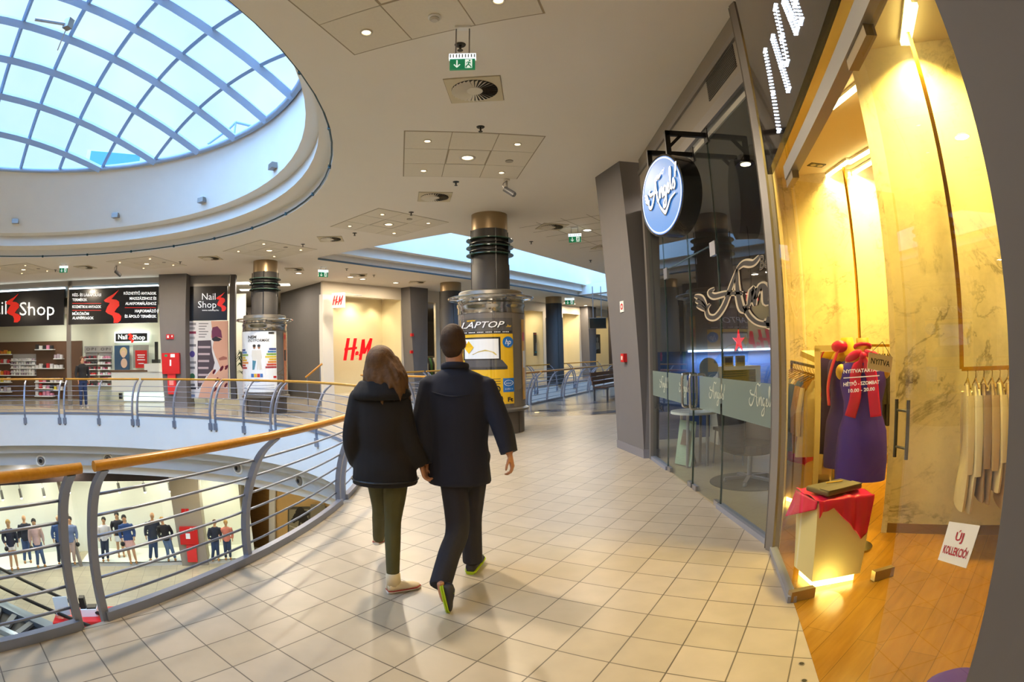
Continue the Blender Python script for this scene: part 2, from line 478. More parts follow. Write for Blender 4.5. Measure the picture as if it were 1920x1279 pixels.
E_strip = mat('yellow_white_tube', '#fff6d0', 0.5, emit='#fff0b0', estr=7)
E_ice = mat('ice_white_led', '#e8f4ff', 0.5, emit='#cfe8ff', estr=4)

# ================================================================== setting: floors, slabs and ceilings
CEIL = 4.5
VC = (-9.9, 5.45)
def void_r(deg):
    d = (deg - 97 + 180) % 360 - 180
    return 8.03 - 0.29 * math.exp(-(d / 36) ** 2)
def vp(deg, dr=0.0, z=0.0):
    r = void_r(deg) + dr
    return Vector((VC[0] + r * math.cos(R(deg)), VC[1] + r * math.sin(R(deg)), z))
circle = [vp(a)[:2] for a in range(0, 360, 4)]
# second opening in the floor, along the far concourse
V2 = [(-1.15, 14.0), (0.50, 16.9), (3.05, 21.9), (4.95, 26.0), (8.6, 33.0), (5.6, 33.4), (-1.2, 22.1), (-4.5, 17.0)]
# boutique front line and the shop fronts on the right
PA, PB = (1.975, 3.74), (0.98, 0.735)
def front(t): return (PA[0] + (PB[0] - PA[0]) * t, PA[1] + (PB[1] - PA[1]) * t)
# the near walkway ends where the far concourse begins, so the round void is cut from one sheet and the tile changes by zones
fl = fill_holes([(-26, -5), (1.02, -5), PB, (1.19, 1.36), (1.69, 2.84), PA, (2.02, 7.9), (2.02, 9.6), (14, 9.6), (14, 13.7), (-26, 13.7)], [circle], 0.0)
fl.build('floor', M_floor, kind='structure')
fl = fill_holes([(-26, 13.7), (14, 13.7), (14, 48), (-26, 48)], [V2], 0.0)
fl.build('floor_concourse', M_floor2, kind='structure')
# dark stone inlays in the concourse floor
M_inlay = mat('dark_stone_inlay', '#4c5160', 0.2, noise=0.1)
ib = MB()
for (x, y, l, w) in [(1.5, 15.2, 1.6, 0.5), (2.6, 14.3, 1.5, 0.5), (2.2, 17.0, 1.7, 0.5), (0.55, 15.2, 0.9, 0.4), (-6.2, 15.2, 1.5, 0.4), (4.0, 19.5, 1.7, 0.5), (1.3, 18.3, 1.0, 0.4)]:
    Mx = Matrix.Translation((x, y, 0)) @ Matrix.Rotation(R(20), 4, 'Z')
    ib.box(-l / 2, l / 2, -w / 2, w / 2, 0.0, 0.004, Mx)
ib.build('floor_inlay', M_inlay, kind='structure')
# boutique floor
bf = MB()
bf.prism([PB, (1.19, 1.36), (1.69, 2.84), PA, (4.2, 8.2), (9, 8.2), (9, -1), (0.9, -1)], -0.05, 0.002)
bf.build('floor_boutique', M_parquet, kind='structure')
bs = MB(); bs.prism([PA, (2.02, 7.9), (2.02, 9.6), (7.2, 9.6), (4.6, 8.3)], -0.05, 0.002)
M_salonfloor = mat('beige_salon_floor', '#a89472', 0.35, noise=0.08)
bs.build('floor_salon', M_salonfloor, kind='structure')

# slab edge around the void: white upstand, then stepped coves going down
def ring_mb(levels, n=90, a0=0, a1=360):
    mb = MB(); full = a1 - a0 == 360; m = n if full else n + 1; k = len(levels)
    for i in range(m):
        a = a0 + (a1 - a0) * i / n
        for dr, z in levels: mb.v.append(tuple(vp(a, dr, z)))
    for i in range(n):
        j = (i + 1) % m
        for q in range(k - 1):
            mb.f.append([i * k + q, i * k + q + 1, j * k + q + 1, j * k + q]); mb.m.append(0)
    return mb
ring_mb([(0, 0.0), (0, -0.96), (0.34, -0.96)]).build('trim_1', M_white, smooth='auto', kind='structure')
ring_mb([(0.34, -0.96), (0.34, -1.24), (0.62, -1.24), (0.62, -1.66), (0.86, -1.66)]).build('trim_2', mat('shade_toned_plaster', '#c3c6cb', 0.75), smooth='auto', kind='structure')  # shade on these lower bands is put into their blue-grey colour
ring_mb([(0.86, -1.66), (0.86, -1.95), (1.1, -1.95)]).build('trim_3', M_white, smooth='auto', kind='structure')
# straight fascia of the second opening
f2 = MB()
for i in range(len(V2)):
    a, b = V2[i], V2[(i + 1) % len(V2)]
    f2.quad((a[0], a[1], 0), (b[0], b[1], 0), (b[0], b[1], -1.0), (a[0], a[1], -1.0))
f2.build('trim_4', M_white, kind='structure')

# lower level
LOW = -5.6
fill_holes([(-34, -12), (20, -12), (20, 50), (-34, 50)], [], LOW).build('floor_lower', M_floorlow, kind='structure')
circ_low = [vp(a, 1.1)[:2] for a in range(0, 360, 4)]
fill_holes([(-34, -12), (20, -12), (20, 50), (-34, 50)], [circ_low, V2], -1.95, True).build('ceiling_lower', M_white, kind='structure')

# ceiling of the upper level with the round light well and the long roof light
RINGS = [((-9.49, 4.85), 7.38, CEIL), ((-9.45, 4.80), 7.36, 4.70), ((-9.27, 4.50), 7.06, 4.70), ((-9.25, 4.50), 7.06, 4.97), ((-9.16, 4.45), 6.76, 4.97), ((-7.9, 4.7), 5.56, 6.12)]
DC, DR, DZ, DH = (-7.9, 4.68), 5.5, 6.12, 1.31
oval = [(RINGS[0][0][0] + RINGS[0][1] * math.cos(R(a)), RINGS[0][0][1] + RINGS[0][1] * math.sin(R(a))) for a in range(0, 360, 4)]
S2 = [(-5.58, 15.13), (-1.406, 12.846), (-0.935, 13.41), (2.25, 18.28), (5.6, 23.3), (12.0, 33.0), (8.0, 33.6), (5.44, 30.48), (3.10, 27.15), (-1.555, 20.56), (-4.345, 16.9)]
fill_holes([(-30, -6), (15, -6), (15, 48), (-30, 48)], [oval, S2], CEIL, True).build('ceiling', M_ceil, kind='structure')
fill_holes([(-30, -6), (15, -6), (15, 48), (-30, 48)], [[(DC[0] + 5.56 * math.cos(R(a)), DC[1] + 5.56 * math.sin(R(a))) for a in range(0, 360, 4)],
           [(x, y) for x, y in S2]], 6.14, False).build('ceiling_roof', M_grey, kind='structure')
def cove(r0, r1, name, m, n=90):
    mb = MB()
    def fn(u, v):
        a = 2 * math.pi * u
        c = [r0[0][i] * (1 - v) + r1[0][i] * v for i in (0, 1)]; r = r0[1] * (1 - v) + r1[1] * v
        return (c[0] + r * math.cos(a), c[1] + r * math.sin(a), r0[2] * (1 - v) + r1[2] * v)
    mb.grid(fn, n, 1); return mb.build(name, m, smooth=True, kind='structure')
for i in range(5):
    cove(RINGS[i], RINGS[i + 1], 'trim_%d' % (5 + i), M_white if i % 2 == 0 else M_ceil)
# stepped cove and shaft of the long roof light
def inset(poly, d):
    cx = sum(p[0] for p in poly) / len(poly); cy = sum(p[1] for p in poly) / len(poly); n = len(poly); out = []
    for i in range(n):
        a, b, c = Vector(poly[i - 1]), Vector(poly[i]), Vector(poly[(i + 1) % n])
        n1 = Vector((-(b - a).y, (b - a).x)).normalized(); n2 = Vector((-(c - b).y, (c - b).x)).normalized()
        k = (n1 + n2); k = k / max(0.35, k.dot(n1)) if k.length > 1e-6 else n1
        q = b + k * d * (1 if True else -1)
        out.append((q.x, q.y))
    return out
area = sum(S2[i][0] * S2[(i + 1) % len(S2)][1] - S2[(i + 1) % len(S2)][0] * S2[i][1] for i in range(len(S2)))
sg = 1 if area > 0 else -1
Sa, Sb = inset(S2, 0.28 * sg), inset(S2, 0.55 * sg)
def loop_wall(P, z0, Q, z1, name, m):
    mb = MB(); n = len(P)
    for i in range(n):
        a, b = P[i], P[(i + 1) % n]; c, d = Q[i], Q[(i + 1) % n]
        mb.quad((*a, z0), (*b, z0), (*d, z1), (*c, z1))
    mb.build(name, m, kind='structure')
loop_wall(S2, CEIL, S2, 4.66, 'trim_10', M_white); loop_wall(S2, 4.66, Sa, 4.66, 'trim_11', M_ceil)
loop_wall(Sa, 4.66, Sa, 4.95, 'trim_12', M_white); loop_wall(Sa, 4.95, Sb, 4.95, 'trim_13', M_ceil)
loop_wall(Sb, 4.95, Sb, 6.1, 'trim_14', M_white)
rl = fill_holes(Sb, [], 6.1, True); rl.build('window_1', glass('milky_roof_light', (0.85, 0.93, 1.0), 0.02, 0.0, 0.2), kind='structure')
cb = MB()
for k in range(9):
    t = (k + 0.5) / 9
    a = Vector((-5.2 + t * 15.5, 15.2 + t * 18.6, 6.06)); cb.bar(a, a + Vector((3.6, -2.5, 0)), 0.08, 0.1)
cb.build('trim_15', M_white, kind='structure')
# cross beam bridging the long roof light
bm_ = MB(); bm_.bar((3.4, 27.9, 4.75), (6.6, 24.5, 4.75), 0.5, 0.5); bm_.build('beam', M_white, kind='structure')

# outer walls of both levels
ow = MB()
ow.wall((-26, -5), (14, -5), LOW, 6.1, 0.2); ow.build('wall_back', M_ceil, kind='structure')
MB().wall((1.03, .4), (1.03, -5), 0, CEIL, .06).build('wall_right_near', M_pillar, kind='structure')
ow = MB(); ow.wall((-26, -5), (-26, 48), LOW, 6.1, 0.2); ow.build('wall_left', M_ceil, kind='structure')
ow = MB(); ow.wall((-26, 46), (14, 46), LOW, 6.1, 0.2); ow.build('wall_far', M_ceil, kind='structure')
ow = MB(); ow.wall((13.9, -5), (13.9, 48), LOW, 6.1, 0.2); ow.build('wall_right', M_ceil, kind='structure')

# ------------------------------------------------------------------ glazed dome over the void
ROT, SU, SV, OU, OV = -2.139, -1.035, -1.18, -0.663, -0.344
def dome_pt(U, V, dz=0.0):
    c, s = math.cos(ROT), math.sin(ROT); x, y = U * c - V * s, U * s + V * c
    return Vector((DC[0] + x, DC[1] + y, DZ + DH * (1 - (x * x + y * y) / DR ** 2) + dz))
dome = thing('glass_dome', 'shallow glazed dome of curved white ribs over the round atrium', 'skylight', (DC[0], DC[1], DZ), 0, kind='structure')
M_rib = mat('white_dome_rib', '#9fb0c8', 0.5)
for a in range(-4, 6):
    V = (a + OV) * SV
    if abs(V) >= DR - 0.05: continue
    h = math.sqrt(DR ** 2 - V ** 2)
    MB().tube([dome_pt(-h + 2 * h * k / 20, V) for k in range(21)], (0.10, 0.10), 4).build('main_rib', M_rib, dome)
    mb = MB()
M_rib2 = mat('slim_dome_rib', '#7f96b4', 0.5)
for j in range(-5, 7):
    U = (j + OU) * SU
    if abs(U) >= DR - 0.05: continue
    h = math.sqrt(DR ** 2 - U ** 2)
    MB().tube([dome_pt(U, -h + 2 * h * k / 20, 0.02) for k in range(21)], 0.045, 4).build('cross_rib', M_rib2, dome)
mb = MB()
mb.grid(lambda u, v: (lambda rr, t: (DC[0] + rr * math.cos(t), DC[1] + rr * math.sin(t), DZ + 0.10 + DH * (1 - (rr / DR) ** 2)))(DR * v, 2 * math.pi * u), 64, 10)
mb.build('glazing', M_domeglass, dome, smooth=True)
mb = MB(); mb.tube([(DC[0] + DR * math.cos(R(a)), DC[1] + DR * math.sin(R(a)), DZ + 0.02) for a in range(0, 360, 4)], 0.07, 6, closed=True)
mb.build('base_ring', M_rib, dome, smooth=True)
# motor arm of the vent flap
vent = thing('vent_opener', 'motor arm of the opening flap under the top left of the dome', 'window opener', (at_z(120, 45, 7.2)))
p0 = at_z(66, 36, 7.15); p1 = at_z(128, 46, 7.15)
MB().tube([p0, p1], 0.035, 8).build('spindle', M_alu, vent)
MB().box(-0.07, 0.07, -0.07, 0.07, -0.08, 0.1, Matrix.Translation(p1)).build('motor', M_alu2, vent)
p2 = at_z(108, 94, 7.0)
MB().tube([p1, (p1 + p2) / 2 + Vector((0, 0, .03)), p2], 0.012, 6).build('chain', M_alu, vent)
# roof plant seen through the glass
rb = MB(); q = at_z(165, 312, 9.5)
A_, B_ = at_r(158, 318, 21), at_r(275, 318, 21)
rb.wall(A_, B_, 5.0, at_r(170, 281, 21).z, 2.5, 1.25)
MB_o = rb.build('rooftop_building', mat('pale_cladding', '#c8dcf0', 0.6)); tag(MB_o, 'pale rooftop plant building with a blue side, seen through the lowest dome panes', 'building')
rb = MB(); A2, B2 = at_r(168, 300, 20.8), at_r(262, 300, 20.8)
rb.wall(A2, B2, 5.0, at_r(168, 283, 20.8).z, 0.06, 0); rb.build('side_cladding', mat('blue_cladding', '#3f7fc0', 0.5), MB_o)
fr = MB()
pts = [at_r(px, py, 16) for px, py in ((390, 270), (428, 243), (442, 229), (475, 237))]
for a, b in zip(pts, pts[1:]): fr.tube([a, b], 0.04, 6)
fr.tube([pts[2], pts[2] - Vector((0, 0, .9))], 0.035, 6); fr.tube([pts[1], pts[1] - Vector((0, 0, 1.2))], 0.035, 6); fr.tube([pts[3], pts[3] - Vector((0, 0, .9))], 0.035, 6)
fo = fr.build('roof_railing', M_rib2); tag(fo, 'thin metal guard railing on the roof outside the right edge of the dome', 'railing')
# thin dark cable rail along the lip of the light well
lp = thing('rim_cable', 'thin dark teal rail running around the lip of the round light well', 'rail', (RINGS[0][0][0], RINGS[0][0][1], CEIL))
mb = MB(); mb.tube([(RINGS[0][0][0] + 7.355 * math.cos(R(a)), RINGS[0][0][1] + 7.355 * math.sin(R(a)), CEIL + 0.035) for a in range(0, 360, 4)], 0.014, 6, closed=True)
M_teal = mat('dark_teal_steel', '#28484e', 0.4, 0.3)
mb.build('cable', M_teal, lp, smooth=True)
for a in range(0, 360, 12):
    t = R(a); MB().box(-.02, .02, -.02, .02, 0, .06, Matrix.Translation((RINGS[0][0][0] + 7.36 * math.cos(t), RINGS[0][0][1] + 7.35 * math.sin(t), CEIL))).build('clip', M_teal, lp)
lp = thing('rim_cable', 'thin grey-blue rail along the far lip of the long roof light', 'rail', (0, 20, CEIL))
MB().tube([(x, y, CEIL - 0.04) for x, y in [S2[0], S2[10], S2[9], S2[8], S2[7]]], 0.03, 6).build('cable', mat('grey_blue_steel', '#5d7484', 0.4, 0.3), lp)

# ================================================================== lights of the ceiling panels
M_ring = mat('lamp_ring', '#cfc8bb', 0.4, 0.3)
M_seam = mat('ceiling_joint', '#a2967f', 0.9)
def downlight(mb_ring, mb_bulb, x, y, r, z=CEIL):
    mb_ring.lathe([(r * 1.45, z - 0.008), (r * 1.35, z - 0.022), (r, z - 0.018), (r * 0.95, z - 0.006)], (x, y, 0), 20)
    mb_bulb.lathe([(0.001, z - 0.016), (r * 0.55, z - 0.014), (r * 0.94, z - 0.008)], (x, y, 0), 16)
def light_panel(corners, label, lights, energy, extra=None):
    """3 x 3 ceiling boards; corners in the picture order give centre and bearing, real side 1.88 m"""
    P = [at_z(*c, CEIL) for c in corners]
    if len(P) == 4:
        c = (P[0] + P[1] + P[2] + P[3]) / 4; d = (P[1] - P[0]) + (P[2] - P[3])
    else:
        c, d = P[0], P[1] - P[0]
    rz = math.atan2(d.y, d.x); S = 0.625
    t = thing('ceiling_light_panel', label, 'ceiling light', (c.x, c.y, CEIL), rz, 'square light panels in the mall ceiling')
    seam = MB(); seam.box(-1.5 * S - .012, 1.5 * S + .012, -1.5 * S - .012, 1.5 * S + .012, -0.003, 0)
    seam.build('frame', M_seam, t, world=False)
    b = MB()
    for i in (-1, 0, 1):
        for j in (-1, 0, 1):
            k = 0.02 if i == j == 0 else 0.006
            b.box(i * S - S / 2 + k, i * S + S / 2 - k, j * S - S / 2 + k, j * S + S / 2 - k, -0.007, -0.002)
    b.build('board', M_ceiltile, t, world=False)
    for (x, y, r) in [(-S, -S, .042), (S, -S, .042), (S, S, .042), (-S, S, .042), (0, 0, .085)]:
        rg, bl = MB(), MB(); downlight(rg, bl, x, y, r, -0.004)
        o = rg.build('downlight', M_ring, t, True, world=False); bl.build('bulb', E_warm, o, world=False)
    sp = MB(); sp.cyl((S + .02, 0.08, 0), 0.06, -0.02, -0.005, 16); sp.build('loudspeaker', mat('grey_speaker_grille', '#a89f90', 0.7), t, world=False)
    lamp('ceiling_lamp', (c.x, c.y, CEIL - 0.06), energy, WARM, 0.22)
    return t
LP = 150
light_panel([(755, 246), (1030, 258), (973, 334), (748, 330)], 'square panel of nine boards with five lit downlights, in front of the tall dark column', 5, LP)
light_panel([(610, 428), (735, 395), (828, 410), (748, 443)], 'square panel of nine boards with five lit downlights, left of the tall dark column top', 5, LP)
light_panel([(505, 469), (571, 452)], 'square light panel above the second advertising column', 5, LP)
light_panel([(275, 494), (340, 487)], 'square light panel in the ceiling in front of the shop with red logos', 5, LP)
light_panel([(44, 505), (105, 499)], 'square light panel of the ceiling at the left picture edge', 5, LP)
# the big panel overhead, cut by the upper picture edge
q0, q1, q2 = at_z(665, 102, CEIL), at_z(1047, 20, CEIL), at_z(525, 0, CEIL)
dx = (q1 - q0).normalized(); rz = math.atan2(dx.y, dx.x)
ctr = q0 + dx * 0.94 + Vector((-dx.y, dx.x, 0)) * (-0.94)
t = light_panel([(665, 102), (1047, 20)], 'largest square light panel, overhead at the top picture edge', 5, LP)
t.location = (ctr.x, ctr.y, CEIL); t.rotation_euler.z = rz
# unseen lamps added behind the camera and over the left gallery light the rest of the floor
for x, y in [(0.5, -2.6), (-11.0, -3.2), (-18.5, -2.0), (-20.5, 5.0)]:
    lamp('ceiling_lamp', (x, y, CEIL - 0.06), LP, WARM, 0.22)

def vent_diffuser(px, py, label, rz=0.2, size=0.6):
    c = at_z(px, py, CEIL)
    t = thing('ceiling_vent', label, 'air vent', (c.x, c.y, CEIL), rz, 'swirl air vents in the mall ceiling')
    m = MB(); h = size / 2
    m.box(-h, h, -h, h, -0.012, 0); m.build('plate', mat('vent_plate', '#cfc4a6', .6), t, world=False); m = MB(); m.box(-h - .008, h + .008, -h - .008, h + .008, -.004, 0); m.build('gap', M_seam, t, world=False)
    d = MB(); d.cyl((0, 0, 0), h * 0.86, -0.0135, -0.012, 32); d.build('slot_ring', mat('vent_dark', '#2b2620', 0.8), t, world=False)
    f = MB()
    for k in range(32):
        a = 2 * math.pi * k / 32; c_, s_ = math.cos(a), math.sin(a); r0, r1 = h * 0.28, h * 0.85
        w0, w1 = 0.007, 0.017
        f.add([(r0 * c_ - w0 * s_, r0 * s_ + w0 * c_, -0.015), (r1 * c_ - w1 * s_, r1 * s_ + w1 * c_, -0.015), (r1 * c_ + w1 * s_, r1 * s_ - w1 * c_, -0.034), (r0 * c_ + w0 * s_, r0 * s_ - w0 * c_, -0.024)], [(0, 1, 2, 3)])
    f.build('vane', M_ceiltile, t, world=False)
    q = MB(); q.cyl((0, 0, 0), h * 0.3, -0.022, -0.012, 20); q.build('hub', M_ceiltile, t, world=False)
vent_diffuser(890, 168, 'swirl air vent just behind the nearest green exit sign', -0.05)
vent_diffuser(815, 369, 'swirl air vent left of the ceiling camera', 0.2)
vent_diffuser(620, 448, 'swirl air vent between two light panels left of the tall dark column', 0.2)
vent_diffuser(395, 484, 'swirl air vent above the narrow shop panel with a woman\'s face', 0.2)
vent_diffuser(160, 501, 'swirl air vent above the black shop sign at the left', 0.2)
vent_diffuser(1035, 425, 'swirl air vent right of the tall dark column top', 0.3)
vent_diffuser(1134, 464, 'swirl air vent half hidden by the tilted grey pillar', 0.3)
vent_diffuser(552, 505, 'swirl air vent right of the second advertising column', 0.3)
vent_diffuser(672, 516, 'swirl air vent above the clothes shop window with red letters', 0.3)
vent_diffuser(782, 529, 'swirl air vent left of the far dark column', 0.3)

M_green = mat('exit_green', '#0d7a52', 0.4, emit='#0d8a5a', estr=0.35)
def exit_sign(px, py, label, rz, w=0.235, z=CEIL - 0.42):
    c = at_z(px, py, z)
    t = thing('exit_sign', label, 'exit sign', (c.x, c.y, z), rz, 'green exit signs under the ceiling'); h = w * 0.46; k = w / 0.34
    b = MB(); b.box(-w / 2, w / 2, -.02, .02, h * .5, h * .5 + .075 * k); b.build('lamp_housing', mat('lit_white_plastic', '#f2f4f4', 0.4, emit='#e8f6ff', estr=1.3), t, world=False)
    g = MB()
    for i in range(9): g.box(-w / 2 + w * (i + .5) / 9 - .008 * k, -w / 2 + w * (i + .5) / 9 + .008 * k, -.024, -.02, h * .5 + .012 * k, h * .5 + .062 * k)
    g.build('louvre', mat('louvre_grey', '#9fb0bb', 0.4), t, world=False)
    b = MB(); b.box(-w / 2 * .94, w / 2 * .94, -.012, .012, -h * .5, h * .5); b.build('panel', M_green, t, world=False)
    b = MB(); b.box(-w * .3, w * .3, -.03, .03, CEIL - z - .03, CEIL - z); b.build('ceiling_plate', M_whitepl, t, world=False)
    for s in (-1, 1): MB().bar((s * w * .25, 0, h * .5 + .07 * k), (s * w * .25, 0, CEIL - z - .02), .012, .012).build('rod', M_alu2, t, world=False)
    P = MB(); fn = lambda x, y: Vector((x * w, -.0135, y * w))
    P.ribbon([(-.2, .17), (-.2, -.12)], .05, fn)
    P.ribbon([(-.31, -.02), (-.2, -.15), (-.09, -.02)], .05, fn)
    P.add([fn(*q) for q in ((.1, -.19), (.36, -.19), (.36, .2), (.1, .2))], [(0, 1, 2, 3)])
    P.build('arrow', mat('sign_white', '#f4f8f6', 0.5, emit='#e0f4ea', estr=0.6), t, world=False)
    Q = MB(); fn2 = lambda x, y: Vector((x * w, -.0145, y * w))
    Q.ribbon([(.25, .08), (.22, -.03), (.15, -.1), (.13, -.17)], .05, fn2); Q.ribbon([(.22, -.03), (.28, -.08), (.33, -.17)], .045, fn2)
    Q.ribbon([(.15, .02), (.19, .08), (.26, .07), (.32, .01)], .035, fn2)
    Q.add([fn2(.27 + .035 * math.cos(a), .14 + .035 * math.sin(a)) for a in [k * math.pi / 5 for k in range(10)]], [list(range(10))])
    Q.build('running_figure', M_green, t, world=False)
exit_sign(867, 121, 'nearest green exit sign with down arrow, hanging above the walkway', R(3))
exit_sign(1078, 449, 'small green exit sign near the tilted grey pillar', R(-10), 0.3, CEIL - .3)
exit_sign(606, 515, 'tiny green exit sign above the dark grey wall corner', R(35), 0.34, CEIL - .25)
exit_sign(119, 507, 'tiny green exit sign above the black shop sign at the left', R(30), 0.3, CEIL - .2)
exit_sign(1068, 567, 'most distant green exit sign, right of the round dark column', R(0), 0.5, CEIL - .25)

def sprinkler(px, py, label):
    c = at_z(px, py, CEIL)
    t = thing('sprinkler', label, 'sprinkler', (c.x, c.y, CEIL), 0, 'sprinkler heads in the ceiling')
    M_ = mat('dark_bronze', '#3b3833', 0.4, 0.6)
    m = MB(); m.lathe([(0.055, 0), (0.05, -0.008), (0.018, -0.012)], n=14); m.build('escutcheon', M_, t, world=False)
    m = MB(); m.lathe([(0.012, -0.005), (0.012, -0.045), (0.006, -0.06), (0.028, -0.064), (0.028, -0.068)], n=12, caps=True); m.build('head', M_, t, world=False)
for px, py, w in [(863, 84, 'above the nearest exit sign'), (901, 238, 'behind the nearest panel of nine boards'), (855, 341, 'left of the ceiling camera'), (771, 398, 'beside the light panel left of the tall column'),
                  (665, 437, 'between vent and light panel left of the tall column'), (568, 458, 'beside the light panel above the second advertising column'), (996, 453, 'right of the tall dark column'), (338, 491, 'above the grey shop pillar at the left'),
                  (104, 506, 'above the black shop sign at the left'), (650, 504, 'above the clothes shop window with red letters'), (701, 516, 'above the tall red letters in the clothes shop window'), (1107, 488, 'beside the tilted grey pillar')]:
    sprinkler(px, py, 'small dark ceiling sprinkler ' + w)

# smoke detector on the overhead panel
c = at_z(815, 30, CEIL); t = thing('smoke_detector', 'round white smoke detector on the overhead light panel', 'smoke detector', (c.x, c.y, CEIL))
m = MB(); m.lathe([(0.055, -.007), (0.06, -.02), (0.05, -.03)], n=24, caps=True); m.build('base', M_whitepl, t, world=False)
m = MB(); m.lathe([(0.042, -.03), (0.045, -.04), (0.03, -.055)], n=24, caps=True); m.build('sensor_cage', mat('pale_grey_plastic', '#bdb8ad', 0.5), t, world=False)

def cctv(px, py, label, s=1.0, rz=0.3):
    c = at_z(px, py, CEIL)
    t = thing('security_camera', label, 'security camera', (c.x, c.y, CEIL), rz, 'security cameras under the ceiling')
    m = MB(); m.cyl((0, 0, 0), .045 * s, -.02, 0, 16); m.build('mount', M_ceiltile, t, world=False)
    m = MB(); m.tube([(0, 0, -.01), (0, 0, -.13 * s)], .014 * s, 8); m.tube(smooth_path([(0.02, 0, -.01), (-.05 * s, 0, -.06 * s), (-.05 * s, 0, -.12 * s), (.01, 0, -.17 * s)], 5), .006 * s, 6); m.build('bracket', M_alu2, t, world=False)
    m = MB(); m.tube([(-.03 * s, .02, -.13 * s), (.09 * s, -.05 * s, -.23 * s)], .04 * s, 14); m.build('camera_body', mat('camera_grey', '#4d4d50', 0.35), t, world=False)
    m = MB(); m.tube([(.09 * s, -.05 * s, -.23 * s), (.1 * s, -.056 * s, -.238 * s)], .03 * s, 12); m.build('lens', M_black, t, world=False)
cctv(950, 337, 'grey security camera hanging in front of the tall dark column', 1.2)
cctv(219, 497, 'security camera hanging above the black shop sign at the left', 1.4, 1.2)

# single downlights far back
for i, (px, py, w, r) in enumerate([(1101, 431, 'left of the tilted grey pillar', .1), (657, 519, 'left one of the pair above the clothes shop window', .11), (680, 523, 'right one of the pair above the clothes shop window', .11), (742, 530, 'left of the far dark column', .11),
                                (560, 512, 'right of the second advertising column', .11), (1060, 568, 'left one of the far pair by the hanging screen', .13), (1076, 570, 'right one of the far pair by the hanging screen', .13), (1098, 573, 'above the hanging screen', .13)]):
    c = at_z(px, py, CEIL); t = thing('downlight', 'round lit downlight ' + w, 'downlight', (c.x, c.y, CEIL), 0, 'single round downlights')
    rg, bl = MB(), MB(); downlight(rg, bl, 0, 0, r, 0.0); rg.build('trim_ring', M_ring, t, True, world=False); bl.build('bulb', E_white, t, world=False)
    lamp('down_light', (c.x, c.y, CEIL - .06), 55, WARM, 0.25)
for px, py, w in [(455, 530, 'nearer square light above the escalator passage'), (489, 528, 'square light half behind the second advertising column'), (463, 543, 'rear square light above the escalator passage'), (530, 533, 'square light beside the dark grey wall')]:
    c = at_z(px, py, CEIL); t = thing('square_ceiling_light', w, 'ceiling light', (c.x, c.y, CEIL), R(20), 'square lights of the escalator passage')
    MB().box(-.32, .32, -.32, .32, -.02, 0).build('frame', M_whitepl, t, world=False); MB().box(-.29, .29, -.29, .29, -.025, -.02).build('diffuser', E_white, t, world=False)
    lamp('square_light', (c.x, c.y, CEIL - .08), 40, (1, .9, .78), 0.5)
# joints of the board ceiling right of the tall column
jb = MB()
for k in range(7):
    a = Vector((-0.2 + .625 * k * .55 + .6, 12.4 + .625 * k * .83, CEIL - .002)); d = Vector((.83, -.55, 0))
    jb.bar(a - d * .2, a + d * 3.2, .012, .003)
for k in range(5):
    a = Vector((.6 + .625 * k * .83, 12.0 - .625 * k * .55, CEIL - .002)); jb.bar(a, a + Vector((.55, .83, 0)) * 5.5, .012, .003)
jb.build('ceiling_joints', M_seam, kind='structure')
# floodlight boxes on the light-well drum
def on_drum(px, py):
    # where the bearing meets the drum wall
    d = ray(px, py); best = None
    for k in range(2000):
        s = 2 + k * 0.01; p = Vector((d.x * s, d.y * s, EYE + d.z * s)); v = (p.z - 4.97) / (6.12 - 4.97)
        if 0 <= v <= 1:
            cx, cy, r = -9.16 + 1.26 * v, 4.45 + .25 * v, 6.76 - 1.2 * v
            if p.x > cx - r and (p.x - cx) ** 2 + (p.y - cy) ** 2 >= r * r and p.y > cy - 2: return p, Vector((cx - p.x, cy - p.y, 0)).normalized()
    return None
for px, py, w in [(30, 416, 'leftmost small floodlight box on the white light-well wall'), (219, 405, 'second small floodlight box from the left on the white light-well wall'), (382, 376, 'third small floodlight box from the left on the light-well wall'), (517, 312, 'rightmost small floodlight box, high on the curved light-well wall')]:
    h = on_drum(px, py)
    if not h: continue
    p, n = h
    t = thing('floodlight', w, 'floodlight', (p.x + n.x * .06, p.y + n.y * .06, p.z), math.atan2(n.y, n.x) - math.pi / 2, 'small floodlights on the light-well wall')
    MB().box(-.1, .1, -.06, .06, -.06, .05).build('housing', M_alu2, t, world=False)
    MB().box(-.08, .08, -.05, .05, .05, .055).build('lens', mat('floodlight_glass', '#dfe8ee', 0.2), t, world=False)
    MB().box(-.03, .03, -.12, -.05, -.03, .03).build('bracket', M_alu2, t, world=False)

